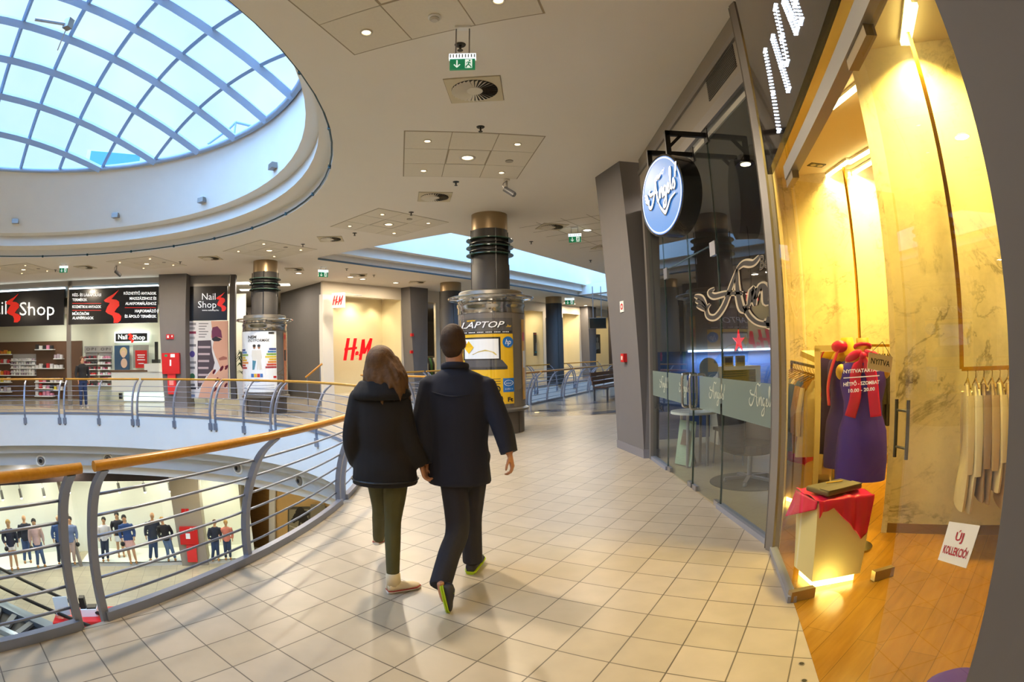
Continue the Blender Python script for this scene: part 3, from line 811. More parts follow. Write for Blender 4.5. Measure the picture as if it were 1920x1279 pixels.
# ================================================================== railings
PROFILE = [(0.02, -0.34), (-0.02, -0.05), (-0.015, .25), (.04, .52), (.14, .76), (.24, .90), (.37, 1.0)]
PROF = smooth_path(PROFILE, 4)
def prof_at(z):
    for (a, b) in zip(PROF, PROF[1:]):
        if a[1] <= z <= b[1]: return a[0] + (b[0] - a[0]) * (z - a[1]) / (b[1] - a[1] + 1e-9)
    return PROF[-1][0]
RODS = [0.13, 0.27, 0.41, 0.55, 0.69, 0.83]
def rail_segment(P, label, group, posts, tpost=0.05, low=True):
    """P(t, d, z): point at parameter t, pushed d outwards, at height z"""
    base = P(0.5, 0, 0)
    t = thing('railing_segment', label, 'railing', base, 0, group)
    pr = PROF if low else [q for q in PROF if q[1] > -0.06]
    for tp in posts:
        a, b = P(tp, 0, 0), P(tp, 0.3, 0); rad = (b - a).normalized(); tan = Vector((-rad.y, rad.x, 0)); mb = MB(); vs = []
        for d, z in pr:
            c = P(tp, d, z)
            vs += [c - rad * .026 - tan * tpost / 2, c + rad * .026 - tan * tpost / 2, c + rad * .026 + tan * tpost / 2, c - rad * .026 + tan * tpost / 2]
        m = len(pr); fs = [(0, 1, 2, 3)[::-1], tuple(4 * (m - 1) + k for k in range(4))]
        for i in range(m - 1):
            for k in range(4): fs.append((i * 4 + k, i * 4 + (k + 1) % 4, i * 4 + 4 + (k + 1) % 4, i * 4 + 4 + k))
        mb.add(vs, fs); o = mb.build('post', M_rail, t, smooth='auto')
        if low:
            c = P(tp, -.03, -.2); Mx = Matrix.Translation(c) @ Matrix(((rad.x, tan.x, 0, 0), (rad.y, tan.y, 0, 0), (0, 0, 1, 0), (0, 0, 0, 1)))
            MB().box(-.03, .06, -.055, .055, -.09, .09, Mx).build('foot_bracket', M_rail, o)
    n = 10
    for z in RODS:
        MB().tube([P(k / n, prof_at(z) - .02, z) for k in range(n + 1)], .0095, 6).build('rod', M_rail, t, smooth=True)
    mb = MB(); pts = [P(k / n, 0, 0.03) for k in range(n + 1)]
    vs = []; fs = []
    for k in range(n + 1):
        for d, z in ((-.03, 0), (.03, 0), (.03, .06), (-.03, .06)): vs.append(P(k / n, d, z))
    for k in range(n):
        for q in range(4): fs.append((k * 4 + q, k * 4 + (q + 1) % 4, k * 4 + 4 + (q + 1) % 4, k * 4 + 4 + q))
    fs += [(3, 2, 1, 0), tuple(4 * n + k for k in range(4))]
    mb.add(vs, fs); mb.build('bottom_bar', M_rail, t)
    MB().tube([P(-.018 + 1.036 * k / n, .38, 1.03) for k in range(n + 1)], .03, 12).build('handrail', M_handrail, t, smooth='auto')
    return t
BND = [-23.1, 1.5, 29.5, 58.2, 75.7, 97.2, 117.2, 137, 157, 177, 197, 217, 237, 260, 285, 311, 336.9]
where = {0: 'nearest full segment at the lower left', 1: 'segment left behind the woman in black', 2: 'segment curving away behind the walking woman', 3: 'segment below the dark grey wall',
         4: 'segment before the board with a woman\'s face', 5: 'segment before the pillar with the red cabinet', 6: 'segment before the far shop assistant', 7: 'far segment at the left picture edge', 15: 'front segment cut by the left picture edge'}
def void_P(a0, a1):
    g = 0.7
    def P(t, d, z):
        a = a0 + g + (a1 - a0 - 2 * g) * t
        return vp(a, d, z)
    return P
for i in range(16):
    a0, a1 = BND[i], BND[i + 1]
    if i not in where: continue            # the rest of the round lies outside the picture
    rail_segment(void_P(a0, a1), 'curved atrium railing with wooden handrail, ' + where[i], 'atrium railing', (0.0, .43 if i == 0 else .5, 1.0), 0.05)
# straight railings along the second opening
def line_P(A, B, out):
    A, B = Vector((*A, 0)), Vector((*B, 0)); d = (B - A).normalized(); n = Vector((d.y, -d.x, 0)) * out
    L = (B - A).length; g = .12 / L
    return lambda t, dd, z: A + (B - A) * (g + (1 - 2 * g) * t) + n * dd + Vector((0, 0, z))
def long_rail(A, B, nseg, out, labels, group):
    A, B = Vector(A), Vector(B)
    for k in range(nseg):
        p, q = A.lerp(B, k / nseg), A.lerp(B, (k + 1) / nseg)
        rail_segment(line_P(p, q, out), labels[k % len(labels)] if len(labels) >= nseg else labels[0], group, (0.0, 0.5, 1.0), 0.05)
long_rail(V2[0], V2[1], 1, 1, ['straight railing with wooden handrail behind the main advertising column'], 'railings of the long opening')
long_rail(V2[1], V2[2], 2, 1, ['straight railing just right of the main advertising column', 'straight railing behind the bench, in front of the tilted pillar'], 'railings of the long opening')
long_rail(V2[2], V2[3], 1, 1, ['straight railing ending behind the tilted grey pillar'], 'railings of the long opening')
long_rail(V2[7], V2[0], 1, 1, ['straight railing at the near end of the long opening, behind the couple'], 'railings of the long opening')
long_rail(V2[6], V2[7], 2, 1, ['far side railing below the lit window with a poster', 'far side railing below the grey pillar of the clothes shop'], 'railings of the long opening')
long_rail(V2[5], V2[6], 3, 1, ['far side railing under the hanging screen', 'far side railing right of the round dark column', 'far side railing in front of the round dark column'], 'railings of the long opening')

# ================================================================== tilted pillars
def tilted_pillar(name, base, top, label, board=True, z1=CEIL):
    t = thing(name, label, 'pillar', (sum(p[0] for p in base) / len(base), sum(p[1] for p in base) / len(base), 0), 0, kind='structure')
    MB().prism(base, 0.0, z1, top).build('shaft', M_pillar, t)
    if board:
        k = 0.13 / z1; cx, cy = t.location.x, t.location.y
        g = lambda p: (p[0] + (0.012 if p[0] > cx else -0.012), p[1] + (0.012 if p[1] > cy else -0.012))
        MB().prism([g(p) for p in base], 0, .13, [g((p[0] * (1 - k) + q[0] * k, p[1] * (1 - k) + q[1] * k)) for p, q in zip(base, top)]).build('baseboard', mat('grey_skirting', '#77757a', 0.5), t)
    return t
tilted_pillar('tilted_pillar', [(1.70, 8.85), (1.90, 7.82), (2.12, 7.78), (2.15, 8.9)], [(1.455, 8.80), (1.71, 7.98), (2.14, 8.05), (2.2, 8.9)], 'tilted grey pillar beside the hairdresser front with a red alarm button')
tilted_pillar('tilted_pillar', [(0.985, .735), (1.0, .30), (1.5, .30), (1.4, .75)], [(.80, .69), (.84, .25), (1.5, .25), (1.4, .75)], 'dark grey pillar filling the right picture edge')
# things on the pillar
def pil_pt(px, py):
    # the slanting front left face of the first pillar
    a, b, c = Vector((1.70, 8.85, 0)), Vector((1.90, 7.82, 0)), Vector((1.71, 7.98, CEIL))
    n = (b - a).cross(c - a).normalized(); d = ray(px, py); o = Vector((0, 0, EYE)); s = n.dot(a - o) / n.dot(d); return o + d * s
fx = (Vector((1.90, 7.82, 0)) - Vector((1.70, 8.85, 0))).normalized()
c = pil_pt(1173, 671); t = thing('alarm_button', 'red fire alarm button on the tilted grey pillar', 'alarm', c, math.atan2(fx.y, fx.x))
MB().box(-.06, .06, -.06, 0.03, -.065, .065).build('housing', M_red, t, world=False); MB().box(-.025, .025, -.065, -.06, -.03, .03).build('push_plate', mat('pale_button', '#e2c9c0', 0.4), t, world=False)
c = pil_pt(1167, 575); t = thing('hydrant_plate', 'small white square sign with a red ring on the tilted grey pillar', 'sign', c, math.atan2(fx.y, fx.x))
MB().box(-.075, .075, -.012, 0.02, -.085, .085).build('plate', M_whitepl, t, world=False)
m = MB(); m.lathe([(.025, 0), (.05, 0)], n=20)
Mx = Matrix.Rotation(R(90), 4, 'X'); m.v = [tuple(Mx @ Vector(p) + Vector((0, -.0135, 0))) for p in m.v]; m.build('red_ring', M_red, t, world=False)

# ================================================================== hairdresser front (glass wall along the walkway)
FX = 2.0
fr = thing('shop_front_frame', 'aluminium frame of the dark glass hairdresser front', 'shop front', (FX, 5.8, 0), 0, kind='structure')
MB().box(FX - .03, FX + .05, 3.80, 7.8, 3.78, 3.9).build('header', M_alu2, fr)
MB().box(FX - .0, FX + .05, 3.80, 7.9, 3.9, 4.5).build('top_panel', mat('warm_grey_panel', '#8f877b', 0.6), fr)
m = MB()
for k in range(12): m.box(FX - .012, FX, 4.0, 4.75, 4.0 + k * .022, 4.012 + k * .022)
m.build('grille', mat('grille_dark', '#4a443c', 0.6), fr)
MB().box(FX - .03, FX, 3.8, 7.9, 4.24, 4.30).build('trim_bar', M_alu2, fr)
MB().box(FX - .03, FX + .05, 5.03, 3.78, 0, .05).build('threshold_right', mat('blue_grey_channel', '#9aa0b0', 0.35, 0.5), fr)
MB().box(FX - .03, FX + .05, 6.92, 7.78, 0, .05).build('threshold_left', MATS['blue_grey_channel'], fr)
MB().box(FX - .035, FX + .055, 7.70, 7.80, 0, 3.9).build('jamb', M_alu2, fr)
DZ1 = 2.6
M_edge = mat('green_glass_edge_strip', '#3c4a44', .15)
for y in (5.0, 5.90, 6.92): MB().box(FX, FX + .018, y - .007, y + .007, .05, 3.78).build('glass_edge', M_edge, fr)
MB().box(FX, FX + .018, 5.0, 6.92, 2.6, 2.612).build('glass_edge', M_edge, fr)
def pane(name, y0, y1, z0, z1, label, cat='glass pane', m=None):
    return tag(MB().box(FX + .004, FX + .014, y0 + .004, y1 - .004, z0, z1).build(name, m or M_shopglass), label, cat)
pane('glass_pane', 3.84, 5.0, .05, 3.78, 'tall fixed dark glass pane right of the hairdresser doors, with brown script lettering')
pane('glass_pane', 6.92, 7.70, .05, 3.78, 'narrow fixed dark glass pane left of the hairdresser doors, next to the tilted pillar')
pane('glass_pane', 5.0, 5.92, DZ1 + .01, 3.78, 'transom glass pane above the right hairdresser door leaf')
pane('glass_pane', 5.92, 6.92, DZ1 + .01, 3.78, 'transom glass pane above the left hairdresser door leaf')
def door_leaf(y0, y1, yh, label, sgn):
    t = thing('glass_door', label, 'door', (FX, (y0 + y1) / 2, 0), 0)
    MB().box(FX + .004, FX + .014, y0 + .006, y1 - .006, .012, DZ1).build('pane', M_shopglass, t)
    for y in (y0 + .07, y1 - .07):
        MB().box(FX - .012, FX + .03, y - .06, y + .06, .005, .06).build('patch_fitting', M_alu, t)
    y = y1 - .07 if sgn > 0 else y0 + .07
    MB().box(FX - .012, FX + .03, y - .075, y + .075, DZ1 - .11, DZ1 + .03).build('top_patch', M_alu, t)
    for s in (-1, 1):
        m = MB(); m.tube(smooth_path([(FX, yh, 1.30), (FX - s * .06, yh, 1.30), (FX - s * .085, yh, 1.26), (FX - s * .085, yh, 0.98), (FX - s * .06, yh, .93), (FX, yh, .93)], 5), .016, 10)
        m.build('handle', M_chrome, t, smooth=True)
    return t
door_leaf(5.90, 6.90, 6.02, 'left glass door leaf of the hairdresser with a bent steel handle', 1)
door_leaf(5.02, 5.86, 5.74, 'right glass door leaf of the hairdresser with a bent steel handle', -1)
# frosted band with lettering
fn = flat((FX - .004, 0, 0), (0, -1, 0))
fb = thing('frosted_band', 'grey-green frosted band with pale script across the hairdresser glass', 'window film', (FX - .003, 5.8, 1.1))
for (y0, y1) in ((3.86, 4.99), (5.04, 5.66), (6.10, 6.88), (6.94, 7.68)):
    MB().quad((FX - .003, y1, .94), (FX - .003, y0, .94), (FX - .003, y0, 1.29), (FX - .003, y1, 1.29)).build('film', M_frost, fb)
# script lettering strokes
SCRIPT = {'A': [[(.25, 1.0), (.02, .75), (.12, .35), (.55, .25), (1.05, .75), (1.5, 1.7), (1.78, 2.3)], [(1.78, 2.3), (1.74, 1.4), (1.85, .55), (2.0, .3), (2.2, .45)], [(.55, 1.75), (.25, 1.65), (.5, 1.35), (1.2, 1.3), (2.0, 1.1)], [(1.78, 2.3), (2.1, 2.45), (2.5, 2.3), (2.8, 2.5)]],
 'n': [[(2.2, .45), (2.42, 1.15), (2.47, .4)], [(2.47, .7), (2.75, 1.2), (2.92, 1.0), (2.92, .45), (3.12, .5)]],
 'g': [[(3.62, 1.1), (3.35, 1.15), (3.17, .75), (3.4, .45), (3.62, .75), (3.66, 1.15)], [(3.66, 1.15), (3.6, .2), (3.4, -.42), (3.0, -.5), (3.1, -.1), (3.9, .55)]],
 'e': [[(3.9, .55), (4.2, .85), (4.14, 1.12), (3.94, .95), (3.95, .58), (4.15, .42), (4.42, .62)]],
 'l': [[(4.42, .62), (4.78, 1.9), (4.66, 2.3), (4.55, 1.7), (4.6, .62), (4.82, .48)]],
 's': [[(4.82, .5), (5.08, 1.15), (5.24, .95), (5.34, .65), (5.2, .42), (4.95, .46)], [(5.5, 1.2), (5.7, 1.9), (5.85, 2.35), (5.75, 1.6)]],
 'wing': [[(-.75, 1.7), (-.3, 1.45), (.0, .9)], [(-.7, 1.4), (-.3, 1.2), (.0, .8)], [(-.62, 1.1), (-.3, .95), (.0, .7)]],
 'swoosh': [[(1.95, .3), (2.4, -.4), (3.0, -.95), (3.25, -1.05), (3.7, -.75), (4.3, -.25), (5.3, -.05)]]}
def script(mb, keys, fn, k, w):
    for key in keys:
        for st in SCRIPT[key]:
            p = smooth_path(st, 6); n = len(p)
            mb.ribbon([(x * k, y * k) for x, y in p], [w * (.55 + .8 * math.sin(math.pi * i / (n - 1))) for i in range(n)], fn)
# brown script with cream outline on the tall pane and door
sc = thing('window_script', 'large brown script lettering with cream outline on the hairdresser glass', 'lettering', (FX - .006, 4.9, 2.0))
P0 = Vector((FX - .006, 5.37, 1.84))
for nm, off, w, mm in (('letter_outline', .0, .085, mat('cream_vinyl', '#b9a98c', 0.6)), ('letter', .002, .045, mat('dark_brown_vinyl', '#2a2320', 0.6))):
    k = .29
    def gg(x, y, o=off): return P0 + Vector((-o, -x * 1.65, y * .64))
    for key in ('A', 'n', 'g', 'wing', 'swash', 'small_word'):
        m = MB()
        if key == 'swash': m.ribbon([(x * k, y * k) for x, y in smooth_path([(2.0, .5), (2.3, -.1), (2.8, -.45), (4.0, -.6)], 8)], w, gg)
        elif key == 'small_word': text_mesh(m, 'Beauty', flat(P0 + Vector((-off, -1.52, .40)), (0, -1, 0)), .11, 'CENTER', 0.3, bold=.03 if not off else 0)
        else: script(m, (key,), gg, k, w)
        m.f = [f for f in m.f if min(m.v[i][1] for i in f) > 3.86]; m.m = [0] * len(m.f); m.build(nm, mm, sc)
for (y, z, s) in ((5.35, 1.12, .075), (4.35, 1.13, .085), (6.4, 1.12, .07), (7.3, 1.12, .07)):
    m = MB(); script(m, ('A', 'n', 'g', 'e', 'l', 's'), flat((FX - .006, y, z - .06), (0, -1, 0)), s, .011); m.build('small_script', mat('pale_vinyl', '#b4b8a4', 0.6), sc)
m = MB(); text_mesh(m, "L'ORÉAL", flat((FX - .006, 7.35, .80), (0, -1, 0)), .085, bold=.03); m.build('small_lettering', M_black, sc)

# ---- round projecting sign
dc = at_y(1240, 366, 5.1); ns = Vector((-math.sin(R(75)), -math.cos(R(75)), 0)); xs = Vector((-ns.y, ns.x, 0))
sg_ = thing('projecting_sign', 'round blue sign with white script in a black drum, hanging from two brackets', 'sign', dc - Vector((0, 0, .42)))
SR = .415
def disc(mb, r0, d0, r1, d1, n=48):
    vs = []
    for r, d in ((r0, d0), (r1, d1)):
        for k in range(n):
            a = 2 * math.pi * k / n; vs.append(dc + xs * (r * math.cos(a)) + Vector((0, 0, r * math.sin(a))) + ns * d)
    mb.add(vs, [(k, (k + 1) % n, n + (k + 1) % n, n + k)[::-1] for k in range(n)])
def face(mb, r, d, n=48):
    mb.add([dc + xs * (r * math.cos(2 * math.pi * k / n)) + Vector((0, 0, r * math.sin(2 * math.pi * k / n))) + ns * d for k in range(n)], [list(range(n))])
m = MB(); disc(m, SR, -.21, SR, 0); disc(m, SR, 0, SR - .02, .004); face(m, SR, -.21)
m.build('drum', mat('gloss_black', '#17120f', 0.18, coat=.5), sg_, smooth='auto')
m = MB(); face(m, SR - .02, .002); m.build('face', mat('sign_blue', '#3f86d8', 0.4, emit='#2f7ae0', estr=.25), sg_)
m = MB(); disc(m, SR - .045, .005, SR - .03, .005); m.build('rim_line', mat('pale_sign_line', '#c8dcf4', 0.4, emit='#c8dcf4', estr=.5), sg_)
m = MB(); script(m, ('A', 'n', 'g', 'e', 'l', 's', 'wing', 'swoosh'), lambda x, y: dc + xs * (x - .245) + Vector((0, 0, y * 1.2 - .12 + .14 * x)) + ns * .009, .098, .030)
m.build('script_shadow', M_black, sg_)
m = MB(); script(m, ('A', 'n', 'g', 'e', 'l', 's', 'wing', 'swoosh'), lambda x, y: dc + xs * (x - .241) + Vector((0, 0, y * 1.2 - .115 + .14 * x)) + ns * .013, .098, .022)
text_mesh(m, 'Beauty', lambda x, y: dc + xs * (x + .0) + Vector((0, 0, y + .2 + .35 * x)) + ns * .013, .055, shear=.35)
m.build('script', mat('sign_script', '#e4eaf0', 0.4, emit='#dfe8f2', estr=.6), sg_)
M_brk = mat('black_steel', '#1a1614', 0.4, 0.3)
for (px, py, yy) in ((1250, 250, 4.98), (1217, 287, 5.45)):
    q = at_y(px, py, yy); m = MB(); top = q.z
    m.bar((FX, q.y, top), (q.x - .02, q.y, top), .04, .05); m.bar((q.x, q.y, top + .02), (q.x, q.y, dc.z + SR - .06), .04, .05)
    m.bar((q.x + .16, q.y, top), (q.x, q.y, top - .16), .03, .03); m.box(FX - .01, FX + .0, q.y - .05, q.y + .05, top - .08, top + .08); m.build('bracket', M_brk, sg_)

# ---- salon interior
M_salonwall = mat('salon_dark_wall', '#8c8680', 0.7, noise=0.05); M_salonblue = mat('salon_blue_wall', '#2c4876', 0.55)
MB().wall((2.02, 9.45), (5.2, 9.45), 1.55, 4.5, .08).build('wall_salon', M_salonwall, kind='structure')
MB().wall((2.02, 9.44), (5.2, 9.44), 0, 1.55, .08).build('wall_salon_lower', M_salonblue, kind='structure')
M_mar = marble('cream_marble', '#efe2c2', '#4a3d28')
MB().wall((1.985, 3.78), (5.15, 9.4), 0, 4.5, .06, .03).build('wall_partition', M_salonwall, kind='structure')
MB().wall((1.99, 3.78), (5.15, 9.4), 0, 4.5, .04, -.04).build('wall_partition_marble', M_mar, kind='structure')
for (a, b, w) in ((1291, 1376, 'left part of the pair'), (1386, 1479, 'right part of the pair')):
    p, q = at_y(a, 658, 9.36), at_y(b, 658, 9.36)
    if q.x > 4.95: q.x = 4.95
    tag(MB().bar((p.x, 9.37, 1.55), (q.x, 9.37, 1.55), .04, .035).build('light_strip', E_ice), 'thin bluish light strip on the salon back wall, ' + w, 'light', 'light strips in the salon')
lamp('strip_light', (4.0, 9.2, 1.45), 22, (.55, .75, 1.0), 1.7, target=(4.0, 9.4, .6), shape='RECTANGLE', size_y=.05)
lamp('salon_light', (3.0, 7.6, 4.0), 60, (1, .88, .74), .5); lamp('salon_light', (2.5, 5.6, 4.0), 40, (1, .88, .74), .4)
# ceiling spotlight of the salon behind the glass
c = at_y(1398, 308, 5.5); t = thing('recessed_spotlight', 'square twin spotlight glowing behind the upper hairdresser glass', 'spotlight', (c.x, c.y, c.z))
MB().box(-.1, .1, -.09, .09, 0, .08).build('frame', M_black, t, world=False); m = MB(); m.cyl((0, 0, 0), .06, -.006, 0, 16); m.build('bulb', E_warm, t, world=False)
MB().prism([(2.05, 4.0), (2.05, 9.4), (5.0, 9.4)], c.z + .08, c.z + .1).build('ceiling_salon', mat('salon_ceiling', '#6d6760', 0.8), kind='structure')
# white desk with a green panel
t = thing('reception_desk', 'white salon desk with a dark green panel against the blue wall', 'desk', (3.65, 8.6, 0))
p, q = at_y(1342, 688, 8.6), at_y(1421, 688, 8.6); zt = p.z
MB().box(p.x, q.x, 8.5, 8.95, zt - .06, zt).build('top', M_whitepl, t)
MB().box(p.x, p.x + .07, 8.5, 8.9, 0, zt - .06).build('leg', M_whitepl, t); MB().box(q.x - .07, q.x, 8.5, 8.9, 0, zt - .06).build('leg', M_whitepl, t)
MB().box(p.x + .07, q.x - .07, 8.55, 8.9, .5, zt - .06).build('panel', mat('olive_panel', '#3a4238', 0.6), t)
for i, (px, mm) in enumerate(((1366, 'dark_photo'), (1388, 'pale_photo'))):
    a = at_y(px, 684, 8.6); t2 = thing('picture_frame', ('left' if i == 0 else 'right') + ' small picture frame standing on the white salon desk', 'picture frame', (a.x, 8.6, zt))
    MB().box(-.085, .085, -.012, .012, 0, .17).build('frame', mat('beige_frame', '#b8a888', 0.5), t2, world=False); MB().box(-.065, .065, -.014, -.012, .025, .145).build('picture', mat(mm, '#4a4238' if i == 0 else '#8a8272', 0.5, noise=.5, nscale=25), t2, world=False)
a = at_y(1329, 690, 7.6); t = thing('table_mirror', 'round mirror on a stand on the salon table', 'mirror', (a.x, a.y, .76))
m = MB(); m.lathe([(.001, -.006), (.15, -.006), (.15, .006), (.001, .006)], n=24)
Mx = Matrix.Translation((0, 0, a.z - .76)) @ Matrix.Rotation(R(90), 4, 'X'); m.v = [tuple(Mx @ Vector(v)) for v in m.v]; m.build('mirror_disc', mat('mirror_grey', '#9aa6b0', 0.15, .6), t, world=False)
m = MB(); m.cyl((0, 0, 0), .06, 0, .015, 16); m.tube([(0, 0, 0), (0, 0, a.z - .76 - .14)], .01, 8); m.build('stand', M_alu, t, world=False)
# round table, its legs, a stool and an armchair
c = at_z(1302, 770, .75); t = thing('round_table', 'small round white table with steel legs behind the hairdresser door handles', 'table', (c.x, c.y, 0))
m = MB(); m.cyl((0, 0, 0), .33, .72, .75, 32); m.build('top', M_whitepl, t, world=False)
for k in range(4):
    a = R(45 + 90 * k); m = MB(); m.tube([(.2 * math.cos(a), .2 * math.sin(a), 0), (.2 * math.cos(a), .2 * math.sin(a), .72)], .022, 10); m.build('leg', M_alu, t, world=False)
c = at_z(1338, 862, 0); t = thing('stool', 'small salon stool with a flat grey seat beside the round table', 'stool', (2.9, 7.0, 0))
MB().box(-.17, .17, -.17, .17, .47, .51).build('seat', mat('grey_seat', '#6d6a66', 0.5), t, world=False)
for sx in (-1, 1):
    for sy in (-1, 1): MB().tube([(sx * .14, sy * .14, .47), (sx * .16, sy * .16, 0)], .011, 6).build('leg', M_alu, t, world=False)
t = thing('salon_armchair', 'dark rounded salon armchair on a star base behind the tall glass pane', 'chair', (2.75, 5.95, 0), R(20))
m = MB()
for k in range(13):
    a0 = R(-130 + 260 * k / 12)
def shell(u, v):
    a = R(-125 + 250 * u); h = .40 + v * (.52 - .14 * abs(2 * u - 1) ** 3); r = .31 + .06 * v
    return (r * math.sin(a), r * math.cos(a), h)
m.grid(shell, 20, 6); sh = m.build('back_shell', mat('dark_brown_leather', '#1c1816', 0.45), t, world=False, smooth=True)
md = sh.modifiers.new('thickness', 'SOLIDIFY'); md.thickness = .05
m = MB(); m.cyl((0, 0, 0), .27, .36, .47, 24); m.build('seat', MATS['dark_brown_leather'], t, world=False)
m = MB(); m.cyl((0, 0, 0), .03, .05, .36, 12); m.build('column', M_alu, t, world=False)
for k in range(5):
    a = R(72 * k); m = MB(); m.bar((0, 0, .07), (.3 * math.cos(a), .3 * math.sin(a), .045), .05, .03); m.ball((.29 * math.cos(a), .29 * math.sin(a), .028), .027, 8, 6); m.build('star_leg', M_alu2, t, world=False)
m = MB(); m.cyl((2.75, 5.95, 0), .48, 0.001, .008, 40); tag(m.build('floor_mat', mat('dark_mat', '#5f564a', 0.6)), 'round dark mat under the salon armchair', 'mat')
# red ornaments
c = at_y(1385, 640, 9.0); t = thing('red_star', 'pointed red star ornament hanging in front of the light strip', 'ornament', c)
m = MB(); pts = []
for k in range(10):
    a = R(90 + 36 * k); r = .17 if k % 2 == 0 else .06; pts.append((r * math.cos(a) * .7, r * math.sin(a) * 1.2))
m.add([(x, -.02, y) for x, y in pts] + [(x, .02, y) for x, y in pts], [list(range(10)), list(range(10, 20))[::-1]] + [(i, i + 10, (i + 1) % 10 + 10, (i + 1) % 10) for i in range(10)])
M_redg = mat('glowing_red', '#e0101a', 0.4, emit='#ff1020', estr=.9)
m.build('star', M_redg, t, world=False); MB().tube([(0, 0, .19), (0, 0, 1.6)], .004, 5).build('cord', M_black, t, world=False)
c = at_y(1410, 553, 8.8); t = thing('red_lampshade', 'small glowing red shade hanging in the salon', 'lamp', c)
m = MB(); m.lathe([(.05, .1), (.1, .02), (.11, -.1), (.06, -.13)], n=16); m.build('shade', M_redg, t, world=False); MB().tube([(0, 0, .1), (0, 0, 1.3)], .005, 5).build('cord', M_black, t, world=False)
# small picture board leaning inside the door
c = at_z(1264, 876, 0); t = thing('easel_board', 'small upright picture board standing inside the hairdresser door', 'sign', (c.x + .12, c.y, 0), R(-65))
m = MB(); m.add([(-.16, 0, .02), (.16, 0, .02), (.16, .09, .62), (-.16, .09, .62)], [(0, 1, 2, 3)]); m.build('board', mat('pale_green_print', '#a8b89a', 0.5, noise=.25, nscale=9), t, world=False).modifiers.new('s', 'SOLIDIFY').thickness = .015
m = MB(); m.add([(-.05, -.003, .3), (.09, -.003, .3), (.09, .05, .5), (-.05, .05, .5)], [(0, 1, 2, 3)]); m.build('print', mat('brown_print', '#6d5546', 0.5), t, world=False)
MB().bar((0, .08, .55), (0, .25, .0), .02, .02).build('strut', M_alu2, t, world=False)

# ================================================================== boutique
M_yel = (1.0, .75, .24)
post = tag(MB().box(-.035, .035, -.045, .045, 0, CEIL, Matrix.Translation((PA[0] - .005, PA[1], 0)) @ Matrix.Rotation(R(10), 4, 'Z')).build('corner_post', M_alu2), 'slim aluminium corner post between the two shop fronts', 'post')
dirF = (Vector(PB) - Vector(PA)).normalized(); nF = Vector((dirF.y, -dirF.x))          # nF looks out to the walkway
if nF.x > 0: nF = -nF
def fpt(y, z=0, off=0.0):
    k = (y - PA[1]) / (PB[1] - PA[1]); return Vector((PA[0] + (PB[0] - PA[0]) * k + nF.x * off, y + nF.y * off, z))
def fslab(mb, y0, y1, z0, z1, off0, off1):
    a, b, c, d = fpt(y0, 0, off0), fpt(y1, 0, off0), fpt(y1, 0, off1), fpt(y0, 0, off1)
    return mb.prism([(p.x, p.y) for p in (a, b, c, d)], z0, z1)
YH = 2.84
tag(fslab(MB(), 3.70, YH + .03, .04, 4.3, -.005, .005).build('glass_pane', M_boutiqueglass), 'fixed clear glass pane of the boutique beside the corner post', 'glass pane')
bfm = thing('boutique_frame', 'aluminium header bar and sill of the boutique glass front', 'shop front', fpt(2.2), 0, kind='structure')
fslab(MB(), 3.70, YH - .02, 0, .045, -.03, .03).build('sill', MATS['blue_grey_channel'], bfm)
fslab(MB(), YH + .06, .7, 2.575, 2.66, -.03, .03).build('header', mat('pale_satin_bar', '#a3a09a', 0.35, .5), bfm)
for y, w in ((YH - .02, .10), (1.36, .12)):
    fslab(MB(), y + w, y - w, 2.53, 2.585, -.02, .02).build('top_patch', mat('champagne_steel', '#a08f70', 0.35, .7), bfm)
fslab(MB(), YH + .02, YH - .015, 2.66, 4.3, -.012, .012).build('glass_fin', M_boutiqueglass, bfm)
tag(fslab(MB(), YH - .01, .72, 2.67, 4.3, -.004, .004).build('glass_pane', M_boutiqueglass), 'transom glass of the boutique behind the dark sign', 'glass pane')
# open left door leaf, swung inside
DL0, DL1 = Vector((1.69, 2.84, 0)), Vector((2.52, 2.87, 0))
t = thing('glass_door', 'clear glass boutique door leaf, swung open inwards, with opening hours', 'door', DL0)
MB().wall(DL0, DL1, .03, 2.55, .01).build('pane', M_boutiqueglass, t)
dd = (DL1 - DL0).normalized()
for (s, nm) in ((.06, 'hinge_patch'), (.74, 'lock_patch')):
    a = DL0 + dd * (s - .09); b = DL0 + dd * (s + .09); MB().wall(a, b, .005, .075, .045).build(nm, MATS['champagne_steel'], t)
hp = DL0 + dd * .785; nd = Vector((-dd.y, dd.x, 0))
for sgn in (-1, 1):
    m = MB(); o = hp + nd * (.06 * sgn); m.tube([o + Vector((0, 0, .83)), o + Vector((0, 0, 1.21))], .013, 10)
    for z in (.9, 1.14): m.tube([hp + Vector((0, 0, z)), o + Vector((0, 0, z))], .009, 8)
    m.build('handle', mat('dark_steel', '#5a5a60', 0.3, .8), t, smooth='auto')
fn = flat(DL0 + dd * .415 - nd * .008, dd)
m = MB()
text_mesh(m, 'NYITVATARTÁS:', lambda x, y: fn(x, y + 1.412), .021, bold=.04, width=.30)
m.add([fn(*p) for p in ((-.15, 1.372), (.15, 1.372), (.15, 1.378), (-.15, 1.378))], [(0, 1, 2, 3)])
text_mesh(m, 'HÉTFŐ - SZOMBAT', lambda x, y: fn(x, y + 1.335), .021, bold=.04, width=.30)
text_mesh(m, '10.00 - 20.00', lambda x, y: fn(x, y + 1.295), .021, bold=.04, width=.22)
m.build('lettering', mat('white_vinyl', '#fffaf0', 0.5, emit='#fff4dc', estr=.25), t)
